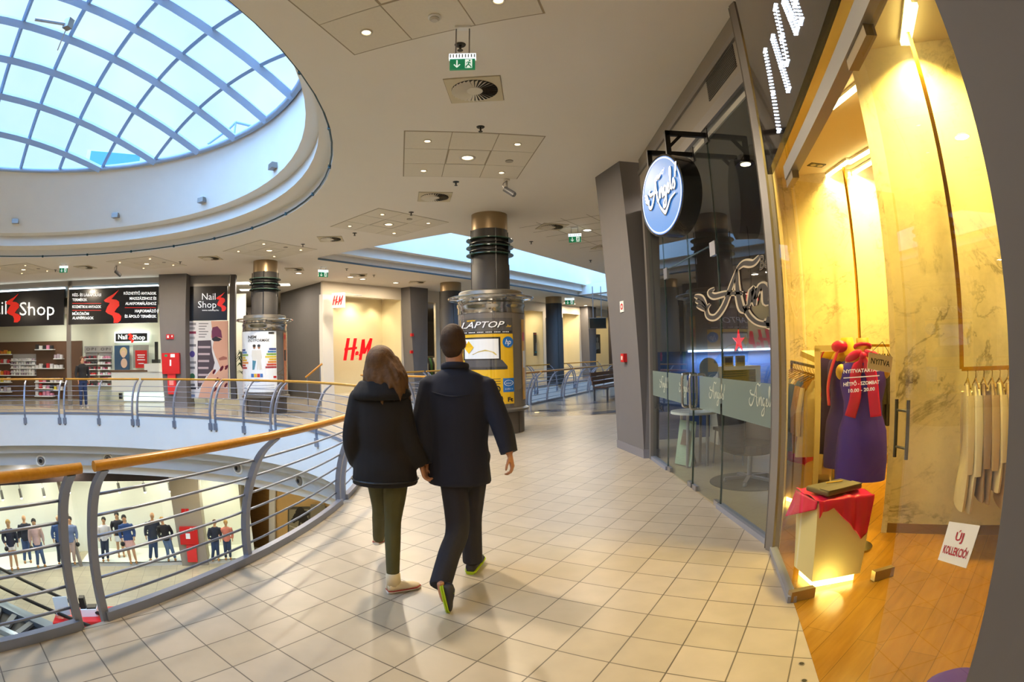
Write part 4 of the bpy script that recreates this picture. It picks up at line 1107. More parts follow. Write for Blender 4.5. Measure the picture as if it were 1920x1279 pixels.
# NYITVA tag
p = DL0 + dd * .56 - nd * .02
t = thing('open_tag', 'cream card with the word NYITVA hung on the boutique door', 'sign', p + Vector((0, 0, 1.47)))
def tg(x, y, o=0.0): c_, s_ = math.cos(R(-10)), math.sin(R(-10)); return p - nd * (.004 + o) + dd * (x * c_ - y * s_) + Vector((0, 0, 1.455 + x * s_ + y * c_))
m = MB(); m.add([tg(*q) for q in ((-.105, -.05), (.105, -.05), (.105, .05), (-.105, .05))] + [tg(*q, -.003) for q in ((-.105, -.05), (.105, -.05), (.105, .05), (-.105, .05))], [(0, 1, 2, 3), (7, 6, 5, 4), (0, 4, 5, 1), (1, 5, 6, 2), (2, 6, 7, 3), (3, 7, 4, 0)])
m.build('card', mat('cream_card', '#f2e2b4', 0.6), t)
m = MB(); text_mesh(m, 'NYITVA', lambda x, y: tg(x, y, .002), .035, bold=.02, width=.165); m.build('lettering', M_black, t)
m = MB(); m.tube([tg(-.09, .05), tg(0, .13)], .002, 5); m.tube([tg(.09, .05), tg(0, .13)], .002, 5); m.build('cord', M_black, t)
# closed right door leaf in front of the pillar
t = thing('glass_door', 'clear glass boutique door leaf at the right, beside the dark grey pillar', 'door', fpt(1.05))
fslab(MB(), 1.35, .70, .02, 2.56, -.005, .005).build('pane', M_boutiqueglass, t)
for y in (1.27, .8): fslab(MB(), y + .07, y - .07, .004, .07, -.022, .022).build('patch_fitting', MATS['champagne_steel'], t)
# paper sign on it
q4 = [at_plane(px, py, PA, PB) for px, py in ((1760, 1051), (1818, 1063), (1839, 988), (1786, 975))]
o_ = (q4[0] + q4[1] + q4[2] + q4[3]) / 4; X_ = ((q4[1] - q4[0]) + (q4[2] - q4[3])) / 2; Y_ = ((q4[3] - q4[0]) + (q4[2] - q4[1])) / 2
off = Vector((nF.x, nF.y, 0))
t = thing('paper_sign', 'white paper reading ÚJ KOLLEKCIÓ! in red stuck on the right boutique door', 'sign', o_)
m = MB(); m.add([o_ + off * .0055 + X_ * a + Y_ * b for a, b in ((-.5, -.5), (.5, -.5), (.5, .5), (-.5, .5))] + [o_ + off * .0065 + X_ * a + Y_ * b for a, b in ((-.5, -.5), (.5, -.5), (.5, .5), (-.5, .5))], [(3, 2, 1, 0), (4, 5, 6, 7), (0, 1, 5, 4), (1, 2, 6, 5), (2, 3, 7, 6), (3, 0, 4, 7)])
m.build('paper', mat('white_paper', '#f4efe2', 0.7), t)
m = MB(); pf = lambda x, y: o_ + off * .0075 + X_ * x + Y_ * y
text_mesh(m, 'ÚJ', lambda x, y: pf(x, y + .17), .2, bold=.03, width=.26); text_mesh(m, 'KOLLEKCIÓ!', lambda x, y: pf(x, y - .2), .2, bold=.03, width=.82)
m.build('lettering', mat('crimson_print', '#b3122f', 0.6), t)
# dark sign board with LED letters over the entrance
t = thing('led_sign_board', 'dark glossy sign board with white LED letters above the boutique entrance', 'sign', fpt(2.2, 2.75))
fslab(MB(), 3.28, .62, 2.74, 4.42, .03, .07).build('board', mat('gloss_dark_brown', '#1d1512', 0.12, coat=.6), t)
A3, B3 = fpt(3.7, 0, .075), fpt(.5, 0, .075)
E_led = mat('white_led_dot', '#ffffff', 0.4, emit='#cfe2ff', estr=3.5)
for px0, py0, px1, py1, w in ((1433, 95, 1459, 245, .045), (1447, 70, 1477, 168, .05), (1452, 14, 1474, 118, .055), (1468, 0, 1492, 58, .055), (1476, -30, 1500, 40, .05)):
    a, b = at_plane(px0, py0, A3, B3), at_plane(px1, py1, A3, B3); m = MB(); up = (b - a); n_ = int(up.length / .022) + 2; side = Vector((dirF.x, dirF.y, 0))
    for s_ in (-1, 1):
        for k in range(n_): m.ball(a + up * (k / (n_ - 1)) + side * (w * s_ * .55), .0062, 6, 4)
    for f in (0.0, .55, 1.0):
        for k in range(5): m.ball(a + up * f + side * (w * .55 * (k / 2 - 1)), .0062, 6, 4)
    m.build('led_letter', E_led, t)
# walls of the boutique
W1a, W1b = Vector((3.07, 3.66, 0)), Vector((6.4, .82, 0)); wd = (W1b - W1a).normalized(); wn_ = Vector((wd.y, -wd.x, 0))
if wn_.dot(W1a) > 0: wn_ = -wn_
BC = 4.15
MB().wall(W1a, W1b, 0, BC, .30, .15 if Vector((-wd.y, wd.x, 0)).dot(W1a) > 0 else -.15).build('wall_marble_right', M_mar, kind='structure')
MB().wall((4.05, 7.52), (8.6, 3.9), 0, BC, .08).build('wall_marble_back', M_mar, kind='structure')
MB().wall((6.3, .7), (8.7, 4.0), 0, BC, .08).build('wall_marble_side', M_mar, kind='structure')
MB().wall((1.3, .55), (6.5, .75), 0, BC, .08).build('wall_marble_near', M_mar, kind='structure')
cb = MB(); cb.prism([(PA[0] + .05, PA[1]), (4.1, 7.55), (8.7, 4.0), (6.5, .7), (1.05, .6)], BC, BC + .05); cb.build('ceiling_boutique', mat('boutique_ceiling', '#efe0bb', 0.8), kind='structure')
MB().wall(W1a, W1b, 0.002, .085, .02, .0).build('baseboard_right', mat('brown_skirting', '#7d5c34', 0.5), kind='structure')
m = MB(); e0 = W1a - wd * .02; m.wall(e0 + wn_ * .02, e0 - wn_ * .32, 0, BC, .05); m.build('wall_end_pilaster', marble('pale_marble', '#f0e4c8', '#8a7448', 1.6), kind='structure')
# linear tubes
for i, (a, b, w) in enumerate([((1463, 390), (1516, 356), 'upper one seen through the corner pane'), ((1464, 409), (1518, 374), 'lower one seen through the corner pane'), ((1527, 347), (1590, 303), 'left half of the upper long line'), ((1592, 306), (1651, 271), 'right half of the upper long line'),
                               ((1567, 339), (1594, 325), 'left half of the lower long line'), ((1595, 328), (1655, 293), 'right half of the lower long line'), ((1559, 203), (1623, 151), 'one above the open door leaf'), ((1693, 82), (1703, 2), 'left one of the pair beside the pillar'), ((1702, 82), (1716, 8), 'right one of the pair beside the pillar')]):
    p, q = at_z(*a, BC - .06), at_z(*b, BC - .06)
    t = thing('tube_light', 'glowing yellow-white tube on the boutique ceiling, ' + w, 'light', (p + q) / 2, 0, 'line lights on the boutique ceiling')
    d_ = q - p; lo = lamp('tube_glow', (p + q) / 2 - Vector((0, 0, .025)), 72 * min(1.6, d_.length), M_yel, d_.length, spread=R(125), shape='RECTANGLE', size_y=.04); lo.rotation_euler = (0, 0, math.atan2(d_.y, d_.x))
    MB().bar(p, q, .045, .035).build('tube', E_strip, t); MB().bar(p + Vector((0, 0, .035)), q + Vector((0, 0, .035)), .05, .03).build('housing', M_whitepl, t)
p, q = at_y(1572, 385, 5.9), at_y(1700, 391, 5.2)

for px, py, w in ((1531, 309, 'left'), (1643, 328, 'right')):
    c = at_z(px, py, BC); t = thing('recessed_spotlight', 'square twin spotlight in the boutique ceiling, the ' + w + ' one', 'spotlight', c)
    MB().box(-.13, .13, -.07, .07, -.01, .0).build('frame', mat('dark_olive', '#4a4220', 0.5), t, world=False)
    for s_ in (-1, 1):
        m = MB(); m.lathe([(.045, -.012), (.03, -.014), (.001, -.011)], (s_ * .06, 0, 0), 12); m.build('bulb', mat('dim_bulb', '#d8cf98', 0.3), t, world=False)

# clothes rails and garments
M_cl = [mat('garment_' + n, c, 0.8, noise=.08, nscale=14) for n, c in (('cream', '#e9ddbe'), ('white', '#f3eede'), ('beige', '#c9b187'), ('taupe', '#a58f78'), ('ochre', '#b98f3c'), ('grey', '#8a8578'), ('denim', '#4a5878'), ('black', '#2a2724'))]
gname = ['cream', 'white', 'beige', 'taupe', 'ochre', 'grey', 'blue', 'black']
def garment(pos, axis, length, width, mi, label, group):
    """a garment on a hanger; axis is the rail direction, the garment hangs across it"""
    ax = Vector((axis.x, axis.y, 0)).normalized(); cr = Vector((-ax.y, ax.x, 0))
    t = thing('hanging_garment', label, 'clothes', pos, 0, group)
    m = MB(); rings = []
    for k in range(11):
        v = k / 10; w = width * (.30 + .70 * min(1, v * 4.5)) * (1 + .10 * v); th = .020 + .022 * v + .008 * math.sin(9 * v + mi)
        rings.append((pos + Vector((0, 0, -.09 - length * v)) + cr * (.015 * math.sin(5 * v + mi * 2)) + ax * (.012 * math.sin(4 * v + mi)), cr * (w / 2), ax * th))
    m.loft(rings, 14); m.build('cloth', M_cl[mi], t, smooth='auto')
    for s_ in (-1, 1):
        m = MB(); L_ = length * .62; sh_ = pos + cr * (s_ * width * .42) + Vector((0, 0, -.16)); e_ = sh_ + cr * (s_ * .05) + Vector((0, 0, -L_)) + ax * .02
        m.tube([sh_, sh_.lerp(e_, .5) + cr * s_ * .02, e_], [(.035, .02), (.038, .02), (.03, .018)], 8); m.build('sleeve', M_cl[mi], t, smooth='auto')
    m = MB(); m.tube(smooth_path([pos + Vector((0, 0, .0)) + cr * .015, pos + Vector((0, 0, .025)), pos - cr * .02 + Vector((0, 0, .0)), pos + Vector((0, 0, -.05))], 4), .003, 5)
    m.tube([pos - cr * width * .42 + Vector((0, 0, -.11)), pos + Vector((0, 0, -.05)), pos + cr * width * .42 + Vector((0, 0, -.11))], .007, 6); m.build('hanger', mat('brass_hanger', '#9c7d3a', 0.35, .6), t)
# right-hand hanging rail: brass frame from the ceiling
Aoff = W1a + wn_ * .34; Boff = W1b + wn_ * .34
r0 = at_plane(1803, 692, Aoff, Boff); zr = r0.z; r1 = r0 + wd * 1.5
t = thing('clothes_rail', 'brass clothes rail hanging from the ceiling at the right marble wall', 'clothes rail', r0)
MB().bar(r0, r0 + Vector((0, 0, BC - zr)), .035, .02, (wn_.x, wn_.y, 0)).build('hanging_strap', M_gold, t); MB().bar(r1, r1 + Vector((0, 0, BC - zr)), .03, .02, (wn_.x, wn_.y, 0)).build('hanging_strap', M_gold, t)
MB().bar(r0, r1, .03, .03).build('rail', M_gold, t)
seq = [(0, .78), (1, .80), (3, .72), (2, .74), (0, .66), (2, .78), (3, .80), (0, .62), (1, .85), (4, .9), (0, .86), (1, .95), (5, .9), (0, .8)]
used = {}
for k, (mi, L_) in enumerate(seq):
    d_ = .05 + k * .068
    garment(r0 + wd * d_ + Vector((0, 0, -.02)), wd, L_ * 1.14, .46, mi, '%s garment on the right brass rail, %s' % (gname[mi], ['first from the rail end', 'second from the rail end', 'third from the rail end', 'fourth from the rail end', 'fifth from the rail end', 'sixth from the rail end', 'seventh from the rail end', 'eighth from the rail end', 'ninth from the rail end', 'tenth from the rail end', 'eleventh from the rail end', 'twelfth from the rail end', 'thirteenth from the rail end', 'fourteenth from the rail end'][k]), 'clothes on the right brass rail')
# back rail with dark clothes, in front of the back wall
a, b = at_y(1612, 648, 6.42), at_y(1690, 648, 6.05)
t = thing('clothes_rail', 'brass clothes rail in front of the rear marble wall, behind the dress', 'clothes rail', a)
MB().bar(a, b, .035, .035).build('rail', M_gold, t)
MB().bar(a, a + Vector((0, 0, BC - a.z)), .04, .02).build('hanging_strap', M_gold, t); MB().bar(b, b + Vector((0, 0, BC - b.z)), .04, .02).build('hanging_strap', M_gold, t)
ad = (b - a).normalized()
for k in range(7):
    garment(a + ad * (.04 + .075 * k) + Vector((0, 0, -.02)), ad, .95, .4, 7 if k != 2 else 0, ('black' if k != 2 else 'cream') + ' garment on the rear rail, ' + ['leftmost', 'second from left', 'third from left', 'middle', 'third from right', 'second from right', 'rightmost'][k], 'clothes on the rear brass rail')
# left rail seen through the corner pane
a, b = at_y(1484, 678, 5.2), at_y(1536, 690, 4.4)
t = thing('clothes_rail', 'thin clothes rail seen through the corner pane at the left of the boutique', 'clothes rail', a)
MB().bar(a, b, .025, .025).build('rail', mat('thin_black_rail', '#3a3020', 0.4, .5), t); MB().bar(a, Vector((a.x, a.y, 0)), .02, .02).build('upright', MATS['thin_black_rail'], t); MB().bar(b, Vector((b.x, b.y, 0)), .02, .02).build('upright', MATS['thin_black_rail'], t)
ad = (b - a).normalized(); L0 = (b - a).length
for k, mi in enumerate([0, 0, 5, 0, 4, 6, 6, 4, 4, 0]):
    garment(a + ad * (L0 * (k + .5) / 10) + Vector((0, 0, -.02)), ad, .7, .36, mi, '%s garment on the left thin rail, %s' % (gname[mi], ['first from the left', 'second from the left', 'third from the left', 'fourth from the left', 'fifth from the left', 'sixth from the left', 'seventh from the left', 'eighth from the left', 'ninth from the left', 'last at the right'][k]), 'clothes on the left thin rail')
t = thing('rail_header_board', 'pale angled board above the left clothes rail', 'shelf', (a + b) / 2 + Vector((0, 0, .18)))
q = at_y(1512, 662, 4.5); q2 = at_y(1548, 678, 4.3); MB().bar(q, q2, .2, .05).build('board', mat('pale_olive_board', '#b8a878', 0.5), t)
# standing frame mirror
fm = thing('standing_mirror', 'tall pale framed standing mirror left of the purple dress', 'mirror', (2.62, 4.22, 0), R(-25))
MB().bar((0, 0, 0), (0, 0, 1.55), .05, .05).build('frame_post', mat('pale_wood_frame', '#d9c79a', 0.5), fm, world=False); MB().bar((.34, 0, 0), (.34, 0, 1.55), .05, .05).build('frame_post', MATS['pale_wood_frame'], fm, world=False)
MB().bar((-.025, 0, 1.55), (.365, 0, 1.55), .05, .05).build('frame_top', MATS['pale_wood_frame'], fm, world=False)
MB().box(.025, .315, -.005, .005, .25, 1.52).build('mirror_glass', mat('mirror', '#d8cfae', 0.03, 1.0), fm, world=False)
MB().bar((0, 0, .25), (.34, 0, .25), .04, .04).build('cross_bar', MATS['pale_wood_frame'], fm, world=False)
# dress on a bust form
DX, DY = 2.60, 3.50
t = thing('dress_form', 'sleeveless purple-blue dress with a pink bow on a bust form in the boutique', 'dress form', (DX, DY, 0), R(-36))
cz = lambda py: at_r(1610, py, math.hypot(DX, DY)).z
z0, z1 = .555, 1.50
M_dress = mat('purple_dress', '#3a1fae', 0.75, noise=.1, nscale=20); M_skin = mat('bust_skin', '#d9b24f', 0.5)
rg = [(z0, .205, .13), (z0 + .12, .21, .135), (.80, .205, .14), (.93, .195, .14), (1.05, .155, .11), (1.15, .155, .115), (1.27, .185, .125), (1.36, .185, .11), (1.42, .165, .085), (1.46, .12, .07)]
m = MB(); m.loft([((0, 0, z), (rx, 0, 0), (0, ry, 0)) for z, rx, ry in rg], 28); m.build('dress', M_dress, t, world=False, smooth='auto')
m = MB(); m.loft([((0, 0, z), (rx, 0, 0), (0, ry, 0)) for z, rx, ry in ((1.40, .17, .08), (1.46, .13, .075), (1.50, .07, .06), (1.56, .052, .052), (1.62, .05, .05))], 20)
for s_ in (-1, 1): m.ball((s_ * .175, 0, 1.37), (.045, .05, .06), 12, 8)
m.build('bust', M_skin, t, world=False, smooth=True)
m = MB(); m.tube([(0, 0, 0.02), (0, 0, z0)], .014, 10); m.cyl((0, 0, 0), .16, 0, .02, 24); m.build('stand', M_chrome, t, world=False)
M_pink = mat('pink_satin', '#d81462', 0.35)
m = MB()
for s_ in (-1, 1):
    m.ball((s_ * .075, -.10, 1.49), (.075, .022, .034), 12, 8, Matrix.Rotation(R(28 * s_), 3, 'Y'))
    m.tube(smooth_path([(0, -.115, 1.48), (s_ * .06, -.13, 1.36), (s_ * .07 + .01, -.15, 1.2), (s_ * .10, -.155, 1.05)], 5), [(.006, .02)] * 3 + [(.006, .045)] * 13, 8)
m.ball((0, -.12, 1.49), .028, 10, 8)
m.tube([(.062 * math.cos(2 * math.pi * k / 20), .062 * math.sin(2 * math.pi * k / 20) - .01, 1.555 - .02 * math.sin(2 * math.pi * k / 20)) for k in range(20)], .014, 8, closed=True)
m.build('bow_scarf', M_pink, t, world=False, smooth=True)
t2 = thing('dress_form', 'second bust form with yellow collar and pink scarf behind the purple dress', 'dress form', (2.67, 3.82, 0), R(-36))
m = MB(); m.loft([((0, 0, z), (rx, 0, 0), (0, ry, 0)) for z, rx, ry in [(z + .03, rx * .92, ry * .9) for z, rx, ry in rg]], 28); m.build('dress', mat('indigo_dress', '#2f1d94', 0.75, noise=.1, nscale=20), t2, world=False, smooth='auto')
m = MB(); m.loft([((0, 0, z), (rx, 0, 0), (0, ry, 0)) for z, rx, ry in ((1.44, .15, .08), (1.50, .12, .075), (1.55, .07, .06), (1.63, .05, .05))], 20); m.build('bust', mat('yellow_collar', '#d8b428', 0.6), t2, world=False, smooth=True)
m = MB(); m.tube([(0, 0, 0.02), (0, 0, .56)], .014, 10); m.cyl((0, 0, 0), .14, 0, .02, 24); m.build('stand', M_chrome, t2, world=False)
m = MB(); m.tube(smooth_path([(-.05, -.1, 1.58), (-.12, -.13, 1.42), (-.16, -.12, 1.25), (-.15, -.12, 1.1)], 5), [(.03, .008)] * 16, 8); m.ball((-.06, -.1, 1.56), (.07, .04, .05), 12, 8); m.build('scarf', M_pink, t2, world=False, smooth=True)
# lit plinth, cloth and bag
t = thing('display_plinth', 'white display plinth glowing at its foot, inside the boutique entrance', 'plinth', (2.08, 3.08, 0), R(-4))
b0, b1, H = (.19, .15), (.215, .165), .60
MB().prism([(-b0[0] + .03, -b0[1] + .03), (b0[0] - .03, -b0[1] + .03), (b0[0] - .03, b0[1] - .03), (-b0[0] + .03, b0[1] - .03)], 0.003, .06).build('light_base', mat('plinth_glow', '#fff4c8', 0.5, emit='#ffe890', estr=9), t, world=False)
q = lambda b: [(-b[0], -b[1]), (b[0], -b[1]), (b[0], b[1]), (-b[0], b[1])]
MB().prism(q(b0), .06, H, q(b1)).build('body', mat('plinth_white', '#e8e0cc', 0.45), t, world=False)
m = MB(); text_mesh(m, 'KOLL', lambda x, y: Vector((-b0[0] - .006 - .01 * (y + .22) , -x, .30 + y)), .05, bold=.05); m.build('lettering', MATS['crimson_print'], t, world=False)
lamp('plinth_foot_light', (1.99, 2.86, .035), 3.0, (1, .85, .3), .12, kind='POINT')
t3 = thing('satin_cloth', 'crumpled pink-red satin cloth draped over the lit plinth', 'cloth', (2.08, 3.08, H), R(-4))
def cloth(u, v):
    x = (u - .5) * 2 * (b1[0] + .004)
    drop = np.interp(u, [0, .08, .3, .55, .78, .92, 1], [.10, .07, .05, .17, .29, .26, .06])
    k = .010 * math.sin(26 * x + 1.2) + .006 * math.sin(51 * x)
    if v < .5:
        y = b1[1] - (2 * b1[1]) * (v / .5); return Vector((x, y, .012 + abs(k) * .7 + .006 * math.sin(30 * y + 14 * x)))
    q = (v - .5) / .5
    return Vector((x + .012 * q * math.sin(17 * x), -b1[1] - .010 - abs(k) * (.6 + q) - .02 * q * (1 - q), .012 + abs(k) * .7 * (1 - q) - drop * q))
def cloth_side(u, v):
    y = b1[1] - 2 * b1[1] * u; k = .008 * math.sin(30 * y)
    return Vector((-b1[0] - .006 - abs(k) * v - .06 * v * (1 - u), y, .014 - (.05 + .13 * (1 - u)) * v))
m = MB(); m.grid(cloth, 40, 34); m.grid(cloth_side, 14, 8); o = m.build('cloth', M_pink, t3, world=False, smooth=True); o.modifiers.new('thickness', 'SOLIDIFY').thickness = -.004
t4 = thing('clutch_bag', 'flat grey clutch bag lying on the pink cloth on the plinth', 'bag', (2.06, 3.06, H + .035), R(12))
m = MB(); m.box(-.17, .17, -.11, .11, 0, .035); o = m.build('body', mat('grey_felt', '#5f5a52', 0.8, noise=.1, nscale=30), t4, world=False); bv = o.modifiers.new('round', 'BEVEL'); bv.width = .014; bv.segments = 3
MB().box(-.16, .16, -.113, -.02, .034, .040).build('flap', mat('grey_felt_flap', '#6d675e', 0.8, noise=.1, nscale=30), t4, world=False)
MB().bar((-.02, .06, .04), (.10, .02, .042), .012, .004).build('yellow_band', mat('yellow_band', '#d0a418', 0.5), t4, world=False)
# rear plinth with a second cloth and bag
t = thing('display_plinth', 'rear pale display plinth seen through the corner pane', 'plinth', (2.98, 4.9, 0), R(10))
MB().box(-.24, .24, -.18, .18, .06, .58).build('body', MATS['plinth_white'], t, world=False); MB().box(-.2, .2, -.14, .14, 0.003, .06).build('light_base', MATS['plinth_glow'], t, world=False)
t3 = thing('satin_cloth', 'pink satin cloth on the rear plinth behind the corner pane', 'cloth', (2.98, 4.9, .585), R(10))
m = MB(); m.grid(lambda u, v: (lambda x, y: Vector((max(-.25, min(.25, x)), max(-.19, min(.19, y)) - .004, .01 + .008 * math.sin(20 * x + 8 * y) - (max(0, abs(x) - .24) + max(0, abs(y) - .18)) * (1.1 if x < 0 or y < 0 else .5))))((u - .5) * .75, (v - .5) * .6), 30, 26); o = m.build('cloth', M_pink, t3, world=False, smooth=True); o.modifiers.new('thickness', 'SOLIDIFY').thickness = -.004
t4 = thing('clutch_bag', 'dark clutch bag lying on the rear plinth', 'bag', (2.95, 4.88, .60), R(20)); MB().box(-.15, .15, -.09, .09, 0, .03).build('body', MATS['grey_felt'], t4, world=False)
MB().box(-.14, .14, -.093, -.02, .03, .035).build('flap', MATS['grey_felt_flap'], t4, world=False)
# boot pair shape, low shelf box
t = thing('display_box', 'low brown wooden box on the boutique floor behind the plinth', 'box', (2.35, 3.45, 0), R(-20)); MB().box(-.16, .16, -.12, .12, 0.003, .22).build('body', mat('brown_box', '#6b4a1e', 0.5), t, world=False); MB().box(-.165, .165, -.125, .125, .22, .24).build('lid', mat('brown_box_lid', '#7d5a28', 0.5), t, world=False)
c = at_z(1806, 1279, .22); t = thing('pouf', 'purple round pouf at the foot of the right grey pillar', 'pouf', (1.72, 1.30, 0))
m = MB(); m.lathe([(.001, .25), (.13, .245), (.19, .20), (.2, .12), (.18, .03), (.16, .003)], n=28); m.build('cushion', mat('purple_velvet', '#43219a', 0.8), t, world=False, smooth=True); m = MB(); m.cyl((0, 0, .225), .02, .02, .03, 12); m.build('button', MATS['purple_velvet'], t, world=False)
# floor bolts in front of the entrance
for px, py, w in ((1503, 1245, 'nearer the plinth'), (1508, 1277, 'at the lower picture edge')):
    c = at_z(px, py, 0); t = thing('floor_socket', 'small round dark floor socket beside the boutique floor, ' + w, 'socket', (c.x, c.y, 0)); m = MB(); m.cyl((0, 0, 0), .018, 0, .002, 16); m.build('rim', M_alu2, t, world=False); m = MB(); m.cyl((0, 0, 0), .013, 0.002, .003, 14); m.build('hole', M_black, t, world=False)

# ================================================================== advertising columns
M_col = mat('dark_column_steel', '#3b3836', 0.65, .0); M_colcap = mat('bronze_band', '#9c8768', 0.38, .7); M_colring = glass('green_glass_ring', (.45, .62, .52), .12); M_kbody = mat('grey_brown_drum', '#6a635c', 0.5, .1)
def shaft(t, r, zb, seams=True, rings=True, z0=CEIL):
    m = MB(); m.lathe([(r * 1.07, zb), (r * 1.07, 3.42), (r, 3.44), (r, CEIL - .34)], n=40); m.build('shaft', M_col, t, True, world=False)
    m = MB(); m.lathe([(r * 1.01, CEIL - .35), (r * 1.01, CEIL)], n=40); m.build('top_band', M_colcap, t, True, world=False)
    m = MB()
    for k in range(4): m.bar((r * 1.075 * math.cos(R(20 + 90 * k)), r * 1.075 * math.sin(R(20 + 90 * k)), zb), (r * 1.075 * math.cos(R(20 + 90 * k)), r * 1.075 * math.sin(R(20 + 90 * k)), CEIL - .35), .02, .02)
    m.build('seam', M_black, t, world=False)
    if rings:
        for z in (3.62, 3.78, 3.94):
            m = MB(); m.lathe([(r, z), (r * 1.32, z), (r * 1.32, z + .015), (r, z + .015)], n=40); m.build('ring', mat('green_glass_edge', '#3d5a4e', 0.15), t, 'auto', world=False)
        for z in (3.70, 3.86):
            m = MB(); m.lathe([(r * 1.02, z), (r * 1.15, z), (r * 1.15, z + .012), (r * 1.02, z + .012)], n=40); m.build('ring', M_black, t, 'auto', world=False)
def ad_column(x, y, label):
    t = thing('advertising_column', label, 'advertising column', (x, y, 0))
    shaft(t, .375, 2.85)
    m = MB(); m.lathe([(.40, 2.86), (.64, 2.86), (.66, 2.84), (.66, 2.70)], n=48); m.build('cap_ring', mat('brushed_cap_steel', '#a29d94', .32, .9), t, 'auto', world=False)
    m = MB(); m.lathe([(.66, 2.70), (.68, 2.68), (.68, 2.64), (.66, 2.62), (.70, 2.60), (.70, 2.55), (.68, 2.52), (.685, 2.40)], n=48); m.build('collar', M_chrome, t, 'auto', world=False)
    m = MB(); m.tube([(.86 * math.cos(R(a)), .86 * math.sin(R(a)), 2.72) for a in range(0, 360, 8)], .028, 8, closed=True)
    for a in range(0, 360, 60): m.tube([(.64 * math.cos(R(a)), .64 * math.sin(R(a)), 2.72), (.86 * math.cos(R(a)), .86 * math.sin(R(a)), 2.72)], .018, 6)
    m.build('hoop', M_chrome, t, 'auto', world=False)
    m = MB(); m.lathe([(.675, .50), (.675, 2.42)], n=48); m.build('drum', M_kbody, t, True, world=False)
    m = MB(); m.lathe([(.68, .44), (.74, .46), (.74, .50), (.68, .53)], n=48); m.build('lower_flange', mat('steel_flange', '#8a8680', 0.3, .8), t, 'auto', world=False)
    m = MB(); m.lathe([(.64, 0.0), (.64, .46)], n=48); m.build('skirt', mat('brown_grey_skirt', '#5f5852', 0.45, .3), t, True, world=False)
    m = MB()
    for k in range(8): a = R(10 + 45 * k); m.bar((.645 * math.cos(a), .645 * math.sin(a), 0.01), (.645 * math.cos(a), .645 * math.sin(a), .44), .01, .012)
    m.build('skirt_seam', M_black, t, world=False)
    return t
def wrap(t, cx, cw, ya, za, yb, zb):
    """poster coordinates: x measured across the drum (cx its middle, cw its half width), y between two known heights"""
    c = t.location; phi = math.atan2(-c.y, -c.x)
    def fn(x, y, o=0.0):
        d = math.asin(max(-.995, min(.995, (x - cx) / cw))); r = .690 + o; z = za + (y - ya) * (zb - za) / (yb - ya)
        return Vector((c.x + r * math.cos(phi + d), c.y + r * math.sin(phi + d), z))
    return fn
def patch(fn, x0, x1, y0, y1, o, skew=0.0, n=10):
    m = MB(); m.grid(lambda u, v: fn(x0 + (x1 - x0) * u + skew * v, y1 + (y0 - y1) * v, o), n, 1); return m
def oval_patch(fn, cx, cy, rx, ry, o, n=24, hole=0.0):
    m = MB(); P = [(cx + rx * math.cos(2 * math.pi * k / n), cy + ry * math.sin(2 * math.pi * k / n)) for k in range(n)]
    if hole:
        Q = [(cx + rx * hole * math.cos(2 * math.pi * k / n), cy + ry * hole * math.sin(2 * math.pi * k / n)) for k in range(n)]
        m.add([fn(*p, o) for p in P] + [fn(*p, o) for p in Q], [(k, (k + 1) % n, n + (k + 1) % n, n + k)[::-1] for k in range(n)])
    else: m.add([fn(*p, o) for p in P], [list(range(n))[::-1]])
    return m
def ptext(fn, s, cx, cy, size, o, width, shear=0.0, bold=0.0):
    m = MB(); text_mesh(m, s, lambda x, y: fn(cx + x, cy - y, o), size, 'CENTER', shear, bold, width=width); return m
M_yellow = mat('poster_yellow', '#e3b412', 0.4); M_pgrey = mat('poster_grey', '#4e4b49', 0.4); M_pwhite = mat('poster_white', '#eef0f0', 0.4); M_pblue = mat('poster_blue', '#1667b4', 0.4); M_pblack = mat('poster_black', '#16171a', 0.4)
k1 = ad_column(-0.42, 11.3, 'tall main advertising column with a yellow laptop poster, in the middle of the walkway')
fn = wrap(k1, 308, 186, 575, 2.40, 1110, .60)
ps = patch(fn, 140, 420, 612, 1106, 0.0, n=16).build('poster', M_yellow, k1)
patch(fn, 133, 420, 608, 700, .003, n=16).build('title_panel', M_pgrey, ps)
ptext(fn, 'LAPTOP', 266, 652, 36, .010, 232, .35, .03).build('lettering', M_pblack, ps); ptext(fn, 'LAPTOP', 262, 648, 36, .013, 228, .35, .01).build('lettering', M_pwhite, ps)
ptext(fn, 'www', 205, 620, 14, .010, 48, .3, .04).build('web_lettering', M_yellow, ps); ptext(fn, '.hu', 398, 655, 14, .010, 28, .3, .04).build('web_lettering', M_yellow, ps)
patch(fn, 140, 415, 682, 697, .005, n=16).build('dark_strip', M_pblack, ps)
m = MB()
for k in range(30):
    if k % 5 != 4: m.grid(lambda u, v, k=k: fn(146 + k * 8.8 + 6 * u, 692 - 5 * v, .008), 1, 1)
m.build('strip_dots', M_pwhite, ps)
patch(fn, 157, 354, 718, 850, .005).build('screen_frame', M_pblack, ps); patch(fn, 166, 344, 728, 842, .008).build('screen', M_pwhite, ps)
m = MB(); m.add([fn(*p, .020) for p in ((190, 738), (216, 775), (190, 812), (165, 775))], [(3, 2, 1, 0)]); m.build('warning_diamond', M_yellow, ps)
m = MB(); m.add([fn(*p, .020) for p in ((205, 818), (240, 800), (275, 790), (320, 805), (335, 822))], [(4, 3, 2, 1, 0)]); m.build('sand_shape', mat('sand', '#d6c06a', 0.5), ps)
patch(fn, 168, 388, 890, 905, .006).build('keyboard_edge', mat('laptop_dark', '#2b2c30', 0.35), ps); m = MB(); m.grid(lambda u, v: fn(158 + (v * 8) + u * (194 + 38 * (1 - v)), 890 - 40 * v, .007), 10, 2); m.build('keyboard', mat('laptop_grey', '#4a4b50', 0.35), ps)
